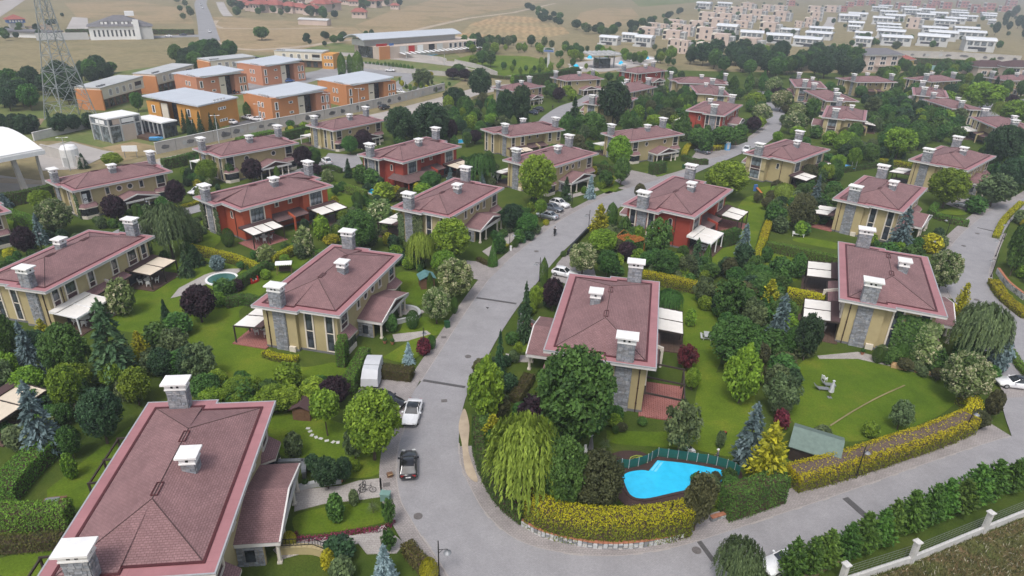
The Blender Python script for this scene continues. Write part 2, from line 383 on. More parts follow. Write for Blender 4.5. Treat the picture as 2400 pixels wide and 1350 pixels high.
M['cl_red'] = flat('dark_red_cloth',(0.28,0.03,0.025),0.85)
M['cl_check'] = brick_mat('checked_cloth',(0.28,0.26,0.30),(0.42,0.40,0.44),(0.14,0.13,0.17),0.05,0.05,0.1, rough=0.9, bump=0.0)
M['tarp'] = flat('grey_cover',(0.52,0.53,0.55),0.6, var=0.06, big=0.08)
M['rubber'] = flat('rubber',(0.014,0.014,0.014),0.85)
M['rimm'] = flat('alloy',(0.42,0.43,0.44),0.35,0.7)
M['carglass'] = glass_mat('car_glass',(0.022,0.026,0.03),0.04)
M['lamp_lens'] = flat('lamp_lens',(0.62,0.62,0.60),0.2)
M['tail_lens'] = flat('tail_lens',(0.30,0.012,0.012),0.25)
M['plate'] = flat('number_plate',(0.72,0.72,0.72),0.5)
for k_, c_ in dict(white=(0.76,0.76,0.77), black=(0.012,0.012,0.014), grey=(0.13,0.15,0.18), silver=(0.40,0.43,0.46), navy=(0.02,0.03,0.06), blue=(0.04,0.10,0.30)).items():
    M['car_' + k_] = paint('car_paint_' + k_, c_, metal=0.35 if k_ in ('grey', 'silver') else 0.0)
# water: painted pool shell under a clear surface
def _water(name, col):
    m, n, b = _new(name); v = _coord(n); f = _noise(n, v,1.2,3); c = _ramp(n, f,[(0.3, sc(col,0.92)),(0.7, sc(col,1.08))])
    n.links.new(c, b.inputs['Base Color']); b.inputs['Roughness'].default_value = 0.06; b.inputs['IOR'].default_value = 1.33
    _bump(n, b, _noise(n, v,5.0,3),0.15,0.05); return m
M['water'] = _water('pool_water',(0.035,0.52,0.83))
M['water_st'] = flat('pool_steps_tile',(0.16,0.62,0.85),0.3)
M['water_dk'] = _water('pond_water',(0.05,0.13,0.11))
# foliage
L = {}
L['dark'] = leaf_mat('leaf_dark',(0.012,0.032,0.016),(0.050,0.098,0.038))
L['mid'] = leaf_mat('leaf_mid',(0.022,0.058,0.014),(0.085,0.175,0.034))
L['light'] = leaf_mat('leaf_light',(0.060,0.115,0.012),(0.20,0.30,0.028))
L['blossom'] = leaf_mat('leaf_blossom',(0.045,0.085,0.02),(0.15,0.20,0.06), tip=(0.56,0.53,0.33))
L['plum'] = leaf_mat('leaf_plum',(0.010,0.006,0.009),(0.045,0.022,0.032), hue=0.01)
L['plum_red'] = leaf_mat('leaf_maple_red',(0.04,0.008,0.012),(0.15,0.025,0.035), hue=0.01)
L['blue'] = leaf_mat('needle_blue',(0.055,0.092,0.088),(0.19,0.26,0.27), hue=0.008)
L['icy'] = leaf_mat('needle_icy',(0.12,0.19,0.20),(0.36,0.47,0.50), hue=0.004)
L['needle'] = leaf_mat('needle_dark',(0.014,0.042,0.018),(0.055,0.115,0.042))
L['cedar'] = leaf_mat('needle_cedar',(0.026,0.062,0.028),(0.09,0.155,0.066))
L['gold'] = leaf_mat('needle_gold',(0.11,0.125,0.008),(0.46,0.43,0.025), hue=0.01)
L['thuja'] = leaf_mat('leaf_thuja',(0.028,0.068,0.012),(0.10,0.19,0.026))
L['willow'] = leaf_mat('leaf_willow',(0.08,0.115,0.014),(0.24,0.30,0.045))
L['olive'] = leaf_mat('leaf_olive',(0.042,0.066,0.028),(0.13,0.175,0.07))
L['brown'] = leaf_mat('leaf_brown_green',(0.034,0.040,0.016),(0.105,0.108,0.045))
L['hedge'] = leaf_mat('leaf_hedge',(0.020,0.054,0.012),(0.085,0.165,0.026))
L['hedge_lt'] = leaf_mat('leaf_hedge_bright',(0.040,0.085,0.012),(0.14,0.25,0.028))
L['hedge_y'] = leaf_mat('leaf_hedge_yellow',(0.055,0.085,0.006),(0.20,0.235,0.016), tip=(0.56,0.52,0.015))
L['hedge_br'] = leaf_mat('leaf_hedge_bronze',(0.035,0.040,0.010),(0.11,0.10,0.026))
L['pink'] = leaf_mat('flower_pink',(0.09,0.02,0.035),(0.34,0.05,0.12), hue=0.0)
L['violet'] = leaf_mat('flower_violet',(0.10,0.02,0.16),(0.42,0.08,0.50), hue=0.0)
L['bark'] = flat('bark',(0.085,0.062,0.045),0.95, var=0.3, nscale=6)
L['twig'] = flat('clipped_twigs',(0.12,0.085,0.07),0.95, var=0.35, nscale=8)
# ------------------------------------------------------------------ villas
class Part:
    """recipe of a part: mesh + place + sub-parts, instanced on every villa of the type"""
    def __init__(s, name, me, loc=(0,0,0), rz=0.0, subs=(), stuff=False): s.name, s.me, s.loc, s.rz, s.subs, s.stuff = name, me, loc, rz, list(subs), stuff
    def make(s, parent):
        o = link(s.name, s.me, parent, s.loc, s.rz)
        if s.stuff: o['kind'] = 'stuff'
        for q in s.subs: q.make(o)
        return o
rng = random.Random(7)
def set_tint(me, vals):
    """per-vertex colour"""
    a = me.color_attributes.new('tint', 'FLOAT_COLOR', 'POINT'); buf = np.ones((len(me.vertices),4), np.float32); buf[:, :3] = vals; a.data.foreach_set('color', buf.ravel())
def stone_blocks(faces, rh=0.24, seed=1, th=0.07):
    """coursed stone on upright faces: faces = [(origin, along, width, outward, height)]"""
    rg = random.Random(seed); b = MB(); t = []
    for o, al, wd, ou, h in faces:
        o, al, ou = Vector(o), Vector(al).normalized(), Vector(ou).normalized(); z = 0.0
        while z < h - 0.02:
            hh = min(rh * rg.uniform(0.8,1.25), h - z); x = 0.0
            while x < wd - 0.02:
                ww = min(rg.uniform(0.28,0.62), wd - x)
                if wd - x - ww < 0.15: ww = wd - x
                g = 0.018; pr = th * rg.uniform(0.55,1.25)
                a = o + al * (x + g) + Vector((0,0, z + g)); c = o + al * (x + ww - g) + Vector((0,0, z + hh - g))
                p = [a, Vector((c.x, c.y, a.z)), c, Vector((a.x, a.y, c.z))]; q = [v + ou * pr for v in p]
                b.quad(*q)
                for i in range(4): b.quad(p[i], p[(i + 1) % 4], q[(i + 1) % 4], q[i])
                k = rg.uniform(0.72,1.25); wm = rg.uniform(-0.04,0.05); t += [(k * (1 + wm), k, k * (1 - wm))] * 20
                x += ww
            z += hh
    return b, t
def stone_mesh(name, faces, **kw):
    b, t = stone_blocks(faces, **kw); me = b.mesh(name, M['stone']); set_tint(me, np.array(t, np.float32)); return me
def chimney_part(loc, wx, wy, h, capx, capy, seed, holes=2, sink=0.0):
    fs = [((-wx / 2,-wy / 2,0),(1,0,0), wx,(0,-1,0), h),((wx / 2,-wy / 2,0),(0,1,0), wy,(1,0,0), h),((wx / 2, wy / 2,0),(-1,0,0), wx,(0,1,0), h),((-wx / 2, wy / 2,0),(0,-1,0), wy,(-1,0,0), h)]
    core = MB().box((0,0, h / 2 - 0.3),(wx + 0.03, wy + 0.03, h + 0.58))
    st, t = stone_blocks(fs, seed=seed); n0 = len(st.v); st.v += core.v; st.f += [tuple(i + n0 for i in f) for f in core.f]; t += [(0.55,0.55,0.55)] * len(core.v)
    me = st.mesh('chimney', M['stone']); set_tint(me, np.array(t, np.float32))
    c = MB(); hb = 0.44
    c.box((0,0,0.06),(wx + 0.26, wy + 0.26,0.12)); c.box((0,0,0.12 + hb / 2),(wx + 0.16, wy + 0.16, hb))
    c.box((0,0,0.12 + hb + 0.05),(wx + 0.36, wy + 0.36,0.10)); z = 0.12 + hb + 0.10
    c.box((0,0, z + 0.09),(capx, capy,0.18))
    # low pyramid on the slab
    X, Y = capx / 2 - 0.02, capy / 2 - 0.02; tp = (0,0, z + 0.32)
    pts = [(-X,-Y, z + .18),(X,-Y, z + .18),(X, Y, z + .18),(-X, Y, z + .18)]
    for i in range(4): c.tri(pts[i], pts[(i + 1) % 4], tp)
    cap = c.mesh('chimney_cap', M['cap']); subs = [Part('chimney_cap', cap,(0,0, h))]
    fl = MB().box((0,0,0),(0.23,0.012,0.23)).mesh('flue_opening', M['hole'])
    for ax, ln, dp in ((0, wx, wy),(1, wy, wx)):
        n = 2 if ln > 1.3 else 1
        if holes == 1: n = 1
        for s in (-1,1):
            for i in range(n):
                o = 0 if n == 1 else (i - 0.5) * 0.52
                p = (o, s * (dp / 2 + 0.088), h + 0.12 + hb * 0.55) if ax == 0 else (s * (dp / 2 + 0.088), o, h + 0.12 + hb * 0.55)
                subs.append(Part('flue_opening', fl, p,0 if ax == 0 else math.pi / 2))
    return Part('chimney', me, loc,0, subs, stuff=True)
_W = {}
def win(kind):
    """window unit facing -y, standing on its origin; returns (frame mesh,[(subname, mesh, loc)])"""
    if kind in _W: return _W[kind]
    P = dict(tall=(1.75,2.95,2,0.85), tall1=(1.05,2.95,1,0.85), slim=(0.95,5.75,1,2.75), wide=(2.7,2.7,3,0.0), bay2=(2.5,5.6,2,2.6), small=(0.72,1.5,1,0), rec=(0.6,1.1,1,0))
    subs = []
    if kind in ('round', 'arch'):
        f = MB(); n = 20; r = 0.50; R = 0.70; pane = MB()
        if kind == 'round':
            oc = [(R * math.cos(2 * math.pi * i / n), R * math.sin(2 * math.pi * i / n)) for i in range(n)]; ic = [(x * r / R, z * r / R) for x, z in oc]
        else:
            r, R = 0.32,0.40
            hoop = [(math.cos(math.pi * i / 8), math.sin(math.pi * i / 8)) for i in range(9)]
            oc = [(R * x,0.45 + R * z) for x, z in hoop] + [(-R,-0.65),(R,-0.65)]; ic = [(r * x,0.45 + r * z) for x, z in hoop] + [(-r,-0.57),(r,-0.57)]
        m = len(oc)
        for i in range(m):
            j = (i + 1) % m
            f.quad((oc[j][0],-0.09, oc[j][1]),(oc[i][0],-0.09, oc[i][1]),(ic[i][0],-0.09, ic[i][1]),(ic[j][0],-0.09, ic[j][1]))
            f.quad((oc[i][0],-0.09, oc[i][1]),(oc[j][0],-0.09, oc[j][1]),(oc[j][0],0.02, oc[j][1]),(oc[i][0],0.02, oc[i][1]))
            f.quad((ic[j][0],-0.09, ic[j][1]),(ic[i][0],-0.09, ic[i][1]),(ic[i][0],0.0, ic[i][1]),(ic[j][0],0.0, ic[j][1]))
        k = len(pane.v); pane.v += [(x,-0.02, z) for x, z in ic]; pane.f.append(tuple(k + m - 1 - i for i in range(m)))
        subs.append(('pane', pane.mesh('pane', M['glass']),(0,0,0)))
        g = MB().box((0,-0.03,0.0),(0.05,0.02,2 * r if kind == 'round' else 1.3)); g.box((0,-0.03,0.1),(2 * r,0.02,0.05)); subs.append(('glazing_bar', g.mesh('glazing_bar', M['frame_dk']),(0,0,0)))
        _W[kind] = (f.mesh('window', M['trim']), subs); return _W[kind]
    w_, h, n, low = P[kind]; tw = 0.20 if kind in ('tall', 'tall1', 'slim', 'bay2', 'wide') else 0.14
    f = MB()
    for s in (-1,1): f.box((s * (w_ / 2 + tw / 2),-0.07, h / 2),(tw,0.18, h))
    if kind in ('small', 'rec'):
        f.box((0,-0.07, h + tw / 2),(w_ + 2 * tw,0.18, tw)); f.box((0,-0.08,-tw / 2),(w_ + 2 * tw + 0.08,0.22, tw))
    else:
        f.box((0,-0.08,0.05),(w_ - 0.004,0.2,0.1))
        if low: f.box((0,-0.06, low),(w_ - 0.004,0.14,0.1))
    fr = MB(); z0 = low + 0.05 if low and kind != 'bay2' else 0.1; z1 = h
    def panes(z0, z1, mat):
        ww = w_ / n
        for i in range(n):
            x = -w_ / 2 + ww * (i + 0.5); pm = MB().box((0,0,0),(ww - 0.10,0.01, z1 - z0 - 0.12)).mesh('pane', mat); subs.append(('pane', pm,(x,-0.012,(z0 + z1) / 2)))
        fr.box((0,-0.02, z0 + 0.03),(w_,0.05,0.06)); fr.box((0,-0.02, z1 - 0.03),(w_,0.05,0.06))
        for i in range(n + 1): fr.box((-w_ / 2 + ww * i,-0.02,(z0 + z1) / 2),(0.08,0.045, z1 - z0 - 0.12))
    if kind == 'bay2':
        panes(3.3,5.5, M['glass_lt']); panes(0.15,2.2, M['glass_lt'])
        subs.append(('panel', MB().box((0,0,0),(w_,0.05,1.0)).mesh('panel', M['panel']),(0,-0.02,2.72)))
    elif kind == 'slim':
        panes(2.8,5.7, M['glass']); panes(0.1,2.7, M['glass'])
    else:
        panes(z0, z1, M['glass_lt'] if kind == 'wide' else M['glass'])
        if low: subs.append(('panel', MB().box((0,0,0),(w_ - 0.01,0.05, low - 0.16)).mesh('panel', M['panel']),(0,-0.015, low / 2 + 0.02)))
        if kind == 'wide': subs.append(('railing', MB().box((0,0,0.45),(w_,0.03,0.05)).box((0,0,0.15),(w_,0.03,0.04)).mesh('railing', M['black']),(0,-0.10,0.1)))
    subs.append(('sash', fr.mesh('sash', M['frame_dk']),(0,0,0)))
    _W[kind] = (f.mesh('window', M['trim']), subs); return _W[kind]
def win_part(kind, loc, rz):
    f, subs = win(kind); return Part('window', f, loc, rz,[Part(a, b, c) for a, b, c in subs])
def uv_roof(tris, name, mat):
    """roof planes with the courses level: list of polygons (3-d points)"""
    b = MB(); uvs = []
    for poly in tris:
        p = [Vector(q) for q in poly]; nrm = (p[1] - p[0]).cross(p[2] - p[0])
        if nrm.z < 0: p = p[::-1]; nrm = -nrm
        nrm.normalize(); e = Vector((nrm.y,-nrm.x,0)); e = e.normalized() if e.length > 1e-4 else Vector((1,0,0)); up = nrm.cross(e)
        k = len(b.v); b.v += [tuple(q) for q in p]; b.f.append(tuple(range(k, k + len(p)))); uvs += [(q.dot(e), q.dot(up)) for q in p]
    me = b.mesh(name, mat); u = me.uv_layers.new(name='UVMap'); u.data.foreach_set('uv', np.array(uvs, np.float32).ravel()); return me
def slab_roof(a, b_, c, d, th, name, mat):
    """sloping slab: quad a b c d (ccw from above) with thickness"""
    top = uv_roof([[a, b_, c, d]], name, mat); return top

ZT = 6.6
def ivy_mesh(wd, h, seed, mat, dens=60, cut=0.0):
    rg = random.Random(seed); b = MB(); t = []
    for i in range(int(wd * h * dens)):
        x, z = rg.uniform(-wd / 2, wd / 2), rg.uniform(0, h) ; 
        if rg.random() < cut * (z / h) and abs(x) > wd * 0.2: continue
        s = rg.uniform(0.12,0.24); n = Vector((rg.uniform(-.7,.7),-1, rg.uniform(-.3,.9))).normalized(); e = n.orthogonal().normalized(); e.rotate(Matrix.Rotation(rg.uniform(0,6.3),3, n)); g = n.cross(e); c = Vector((x,-rg.uniform(0.03,0.28), z))
        b.quad(c - e * s - g * s * .6, c + e * s - g * s * .6, c + e * s + g * s * .6, c - e * s + g * s * .6); k = rg.random(); t += [(k, rg.random() * 0.3,0)] * 4
    me = b.mesh('ivy', mat); set_tint(me, np.array(t, np.float32)); return me

_VT = {}
def villa_recipe(typ, col, street, end):
    key = (typ, col, street, end)
    if key in _VT: return _VT[key]
    P = []; wall_m = M[col]
    if typ == 'A': L, W, jg, js, yj = 22.4,12.3,0.0,0.6,0.5
    else: L, W, jg, js, yj = 24.2,13.2,1.6,0.0,-0.6
    xg, xs, y = L / 2 - jg, L / 2 - js, W / 2
    def outline(i, gl=True):
        # counter-clockwise, i = inset
        a, b, yy = xg - i, xs - i, y - i
        k = i if xg > xs else -i
        return [(-a,-yy),(a,-yy),(a, yj - k),(b, yj - k),(b, yy),(-b, yy),(-b, yj - k),(-a, yj - k)]
    ins = 0.95; wl = outline(ins)
    wxg, wxs, wy = xg - ins, xs - ins, y - ins
    if typ == 'A': wpoly = wl
    else:   # recessed middle on the garden side
        wpoly = [wl[0],(-3.6,-wy),(-3.6,-wy + 1.4),(3.6,-wy + 1.4),(3.6,-wy), wl[1]] + wl[2:]
    P.append(Part('wall', MB().prism(wpoly,-0.6,6.3, True).mesh('wall', wall_m)))
    P.append(Part('plinth', MB().prism(offset_poly(wpoly,0.06),-0.6,0.35).mesh('plinth', M['stone_core'])))
    P.append(Part('eave', MB().prism(outline(0),6.22,6.58).mesh('eave', M['fascia'])))
    P.append(Part('eave_rim', MB().ring(outline(-0.03), outline(0.10),6.50,6.63).mesh('eave_rim', M['rim'])))
    P.append(Part('eave_sheet', MB().prism(outline(0.10),6.58,6.615).mesh('eave_sheet', M['band'])))
    P.append(Part('gutter', MB().ring(outline(0.98), outline(1.20),6.60,6.70).mesh('gutter', M['gutter'])))
    o = outline(1.2); zr = 8.3; xr = 4.4; z0 = 6.64
    R1, R2 = (xr,0, zr),(-xr,0, zr)
    c = [(q[0], q[1], z0) for q in o]
    # c: 0 garden -x,1 garden +x,2 jog g +x,3 jog s +x,4 street +x,5 street -x,6 jog s -x,7 jog g -x
    pl = [[c[0], c[1], R1, R2],[c[4], c[5], R2, R1]]
    for R, a, b, d, e in ((R1, c[1], c[2], c[3], c[4]),(R2, c[5], c[6], c[7], c[0])):
        pl += [[R, a, b],[R, b, d],[R, d, e]]
    P.append(Part('roof', uv_roof(pl, 'roof', M['shingle'])))
    # hip and ridge capping courses
    cp = MB()
    for a, b in ((R1, R2),(R1, c[1]),(R1, c[4]),(R2, c[0]),(R2, c[5])): cp.tube((a[0], a[1], a[2] + 0.01),(b[0], b[1], b[2] + 0.01),0.045, n=5)
    P.append(Part('ridge_capping', cp.mesh('ridge_capping', M['shingle_br'])))
    rv = MB().ring([(-0.75,-0.28),(0.75,-0.28),(0.75,0.28),(-0.75,0.28)],[(-0.69,-0.22),(0.69,-0.22),(0.69,0.22),(-0.69,0.22)],0.0,0.07).mesh('ridge_vent', M['gutter'])
    for s in (-1,1): P.append(Part('ridge_vent', rv,(s * 3.3,0.0, zr - 0.02)))
    # chimneys: two at the ends, one on the roof
    side = -1 if typ in ('A', 'C') else 1
    cx = (10.3 if typ == 'A' else (9.6 if typ == 'C' else 11.5)); cy = side * 2.75
    for s in (-1,1): P.append(chimney_part((s * cx, cy,6.6),1.0,1.75,2.25,1.75,2.4,11 + s))
    P.append(chimney_part((0.3,-side * 1.6,7.4),1.15,1.1,1.2,1.75,1.75,5, holes=1))
    # stone facing under the end chimneys
    sf = stone_mesh('stone_facing',[((-0.85,0,0),(1,0,0),1.7,(0,-1,0),6.6),((0.85,0.0,0),(0,1,0),0.2,(1,0,0),6.6),((-0.85,0.2,0),(0,-1,0),0.2,(-1,0,0),6.6)], seed=3, rh=0.23)
    score = MB().box((0,0.1,3.1),(1.7,0.24,6.6)).mesh('stone_backing', M['stone_core'])
    pipe = MB().tube((0,-0.09,0),(0,-0.09,6.25),0.065, n=6); 
    for z in (1.2,3.2,5.2): pipe.box((0,-0.06, z),(0.2,0.12,0.05))
    pipe = pipe.mesh('drain_pipe', M['pipe'])
    for s in (-1,1):
        rz = s * math.pi / 2
        half_s = -1 if typ in ('A', 'C') else 1
        X = wxg if typ in ('A', 'C') else wxs
        if end == 'strip':
            P.append(Part('stone_facing', sf,(s * (X + 0.2), cy,-0.2), rz,[Part('stone_backing', score)], stuff=True))
        if typ == 'A':
            P.append(Part('drain_pipe', pipe,(s * wxg,-4.5,0), rz))
            P.append(win_part('slim',(s * wxs,1.15,0.45), rz)); P.append(win_part('slim',(s * wxs,4.1,0.45), rz))
        elif typ == 'C':
            P.append(Part('drain_pipe', pipe,(s * wxg,-0.9,0), rz))
            P.append(win_part('slim',(s * wxs,1.2,0.45), rz)); P.append(win_part('slim',(s * wxs,4.3,0.45), rz))
        else:
            if end == 'strip':
                for yy in (cy - 1.75, cy + 1.75): P.append(win_part('slim',(s * wxs, yy,0.45), rz))
            else:
                P.append(win_part('bay2',(s * wxs,3.0,0.5), rz))
                P.append(Part('oriel', MB().box((0,-0.14,4.6),(1.1,0.3,3.2)).box((4.2,-0.14,4.6),(1.1,0.3,3.2)).mesh('oriel', wall_m),(s * wxs,3.0 - s * 2.1,0), rz))
            P.append(Part('drain_pipe', pipe,(s * wxg,-3.0,0), rz)); P.append(win_part('arch',(s * wxg,-2.0,4.4), rz))
    # street front (+y)
    pi = math.pi
    xe = 7.9 if typ == 'A' else 8.6
    for s in (-1,1): P.append(win_part('tall',(s * xe, wy,3.3), pi))
    if street == 1:
        for s in (-1,1): P.append(win_part('small',(s * 3.6, wy,4.2), pi)); P.append(win_part('round',(s * 1.15, wy,5.0), pi))
    else:
        for s in (-1,1): P.append(win_part('round',(s * 3.6, wy,5.0), pi))
    for s in (-1,1):     # bay windows with little roofs
        bo = [(-1.7,0),(-1.1,0.95),(1.1,0.95),(1.7,0)]
        sub = []
        gl = MB(); sh = MB()
        for i in range(3):
            a, b = bo[i], bo[i + 1]; gl.quad((a[0], a[1],0.75),(b[0], b[1],0.75),(b[0], b[1],2.35),(a[0], a[1],2.35))
            for k in range(3): 
                t = k / 2; sh.box((a[0] + (b[0] - a[0]) * t, a[1] + (b[1] - a[1]) * t,1.55),(0.07,0.07,1.6))
        sub.append(Part('pane', gl.mesh('pane', M['glass']))); sub.append(Part('sash', sh.mesh('sash', M['frame_dk'])))
        eo = [(-2.0,0.0),(-1.3,1.25),(1.3,1.25),(2.0,0.0)]
        base = MB().prism([(-1.8,-0.0),(1.8,-0.0),(1.15,1.05),(-1.15,1.05)],0.05,0.75); base.prism([(p[0], p[1]) for p in [eo[3], eo[2], eo[1], eo[0]]],2.35,2.58)
        zz = 2.59; rt = [(-1.5,0.02,3.28),(1.5,0.02,3.28)]
        E_ = [(p[0], p[1], zz) for p in eo]
        sub.append(Part('bay_roof', uv_roof([[E_[0], E_[1], rt[0]],[E_[1], E_[2], rt[1], rt[0]],[E_[2], E_[3], rt[1]]], 'bay_roof', M['shingle'])))
        P.append(Part('bay_window', base.mesh('bay_window', M['trim']),(s * xe, wy,0),0, sub))
    # porch with a gabled roof
    xa, xb, ya, yb, xm = -6.0 + 0.4,4.2, wy, wy + 3.75,-0.75
    if typ != 'A' or street == 2: xa, xb, xm = -6.1,2.6,-1.7
    ze, zg = 2.72,4.05
    po = MB().ring([(xa, ya + .01),(xb, ya + .01),(xb, yb),(xa, yb)],[(xa + .16, ya + .02),(xb - .16, ya + .02),(xb - .16, yb - .16),(xa + .16, yb - .16)], ze - 0.42, ze)
    for x0, x1 in ((xa, xm),(xb, xm)):     # raking white edge of the gable
        a = Vector((x0, yb - 0.02, ze - 0.05)); b = Vector((x1, yb - 0.02, zg - 0.08)); d = Vector((0,0.07,0)); u = Vector((0,0,0.16))
        po.loft([[a - d - u, a + d - u, a + d + u * .6, a - d + u * .6],[b - d - u, b + d - u, b + d + u * .6, b - d + u * .6]])
    roofp = uv_roof([[(xa - .05, ya, ze + .03),(xm, ya, zg),(xm, yb + .05, zg),(xa - .05, yb + .05, ze + .03)],[(xm, ya, zg),(xb + .05, ya, ze + .03),(xb + .05, yb + .05, ze + .03),(xm, yb + .05, zg)]], 'porch_roof', M['shingle'])
    ped = MB().tri((xa + .2, yb - 0.25, ze),(xb - .2, yb - 0.25, ze),(xm, yb - 0.25, zg - .12)).mesh('pediment', M['panel'])
    sub = [Part('porch_roof', roofp), Part('pediment', ped)]
    colm = MB().box((0,0,0.12),(0.42,0.42,0.24)).lathe([(0.17,0.24),(0.15,2.0),(0.2,2.15),(0.2,2.3)],10).mesh('column', M['trim'])
    for x in (xa + 0.9, xa + 2.6, xb - 2.6, xb - 0.35): sub.append(Part('column', colm,(x, yb - 0.35,0.0)))
    sub.append(Part('porch_floor', MB().box(((xa + xb) / 2,(ya + yb) / 2 + 0.2,-0.15),(xb - xa, yb - ya + 0.5,0.3)).mesh('porch_floor', M['slab'])))
    sub.append(Part('entrance_door', MB().box((xm, ya + 0.04,1.15),(1.3,0.06,2.3)).mesh('entrance_door', M['panel'])))
    P.append(Part('porch', po.mesh('porch', M['fascia']),(0,0,0),0, sub))
    pw = MB().box((0,0,1.1),(0.3,2.3,2.3)).mesh('porch_side_wall', M['stucco'])
    ps = stone_mesh('stone_surround',[((0.16,-1.1,0.0),(0,1,0),2.2,(1,0,0),2.28)], seed=9)
    pa = win('arch')
    P.append(Part('porch_side_wall', pw,(xb - 0.32, wy + 1.16,0),0,[Part('stone_surround', ps, stuff=True), Part('window', MB().box((0.27,0,1.25),(0.04,0.8,1.3)).mesh('window', M['glass']))]))
    # garden front (-y)
    if typ == 'A':
        for s in (-1,1):
            P.append(win_part('tall1',(s * 9.0,-wy,3.3),0)); P.append(win_part('tall',(s * 6.3,-wy,3.3),0)); P.append(win_part('tall1',(s * 2.4,-wy,3.3),0)); P.append(Part('drain_pipe', pipe,(s * 7.9,-wy,0),0))
        lr = uv_roof([[(-3.9,-wy - 1.5,2.66),(3.9,-wy - 1.5,2.66),(3.9,-wy,3.12),(-3.9,-wy,3.12)]], 'lean_to_roof', M['shingle'])
        wide_y = -wy; dx = (5.9,-1.0)
    else:
        for s in (-1,1):
            if typ == 'B': P.append(win_part('wide',(s * 6.6,-wy,3.2),0))
            else:
                P.append(win_part('tall1',(s * 8.6,-wy,3.3),0)); P.append(win_part('tall1',(s * 5.2,-wy,3.3),0))
            P.append(win_part('rec',(s * 1.5,-wy + 1.4,4.6),0))
        lr = uv_roof([[(-3.58,-wy - 1.7,2.66),(3.58,-wy - 1.7,2.66),(3.58,-wy + 1.38,3.3),(-3.58,-wy + 1.38,3.3)]], 'lean_to_roof', M['shingle_br'])
    fs = MB().box((0,-wy - 1.6,2.56),(7.6,0.14,0.2)).mesh('lean_to_fascia', M['wood_dk'])
    dv = MB().loft([[(-.15,-wy - 2.1,2.3),(.15,-wy - 2.1,2.3),(.15,-wy - 2.1,2.85),(-.15,-wy - 2.1,2.85)],[(-.15,-wy,2.7),(.15,-wy,2.7),(.15,-wy,3.5),(-.15,-wy,3.5)]]).box((0,-wy - 1.95,1.0),(0.3,0.3,2.7)).mesh('party_wall', M['trim'] if typ == 'A' else wall_m)
    P.append(Part('lean_to_roof', lr,(0,0,0),0,[Part('lean_to_fascia', fs)])); P.append(Part('party_wall', dv))
    for s in (-1,1):
        P.append(Part('garden_door', MB().box((s * 6.4,-wy - 0.03,1.2),(3.6,0.05,2.2)).mesh('garden_door', M['glass']),(0,0,0),0,[Part('sash', MB().box((s * 6.4,-wy - 0.07,1.2),(0.09,0.05,2.2)).box((s * 6.4 - 1.8,-wy - 0.07,1.2),(0.12,0.06,2.2)).box((s * 6.4 + 1.8,-wy - 0.07,1.2),(0.12,0.06,2.2)).mesh('sash', M['frame_dk']))]))
    P.append(Part('air_unit', MB().box((0,0,0.45),(0.9,0.35,0.75)).mesh('air_unit', M['cream']),(wxg + 0.25 if typ != 'B' else wxs + .25,-1.2,0), math.pi / 2))
    _VT[key] = P; return P

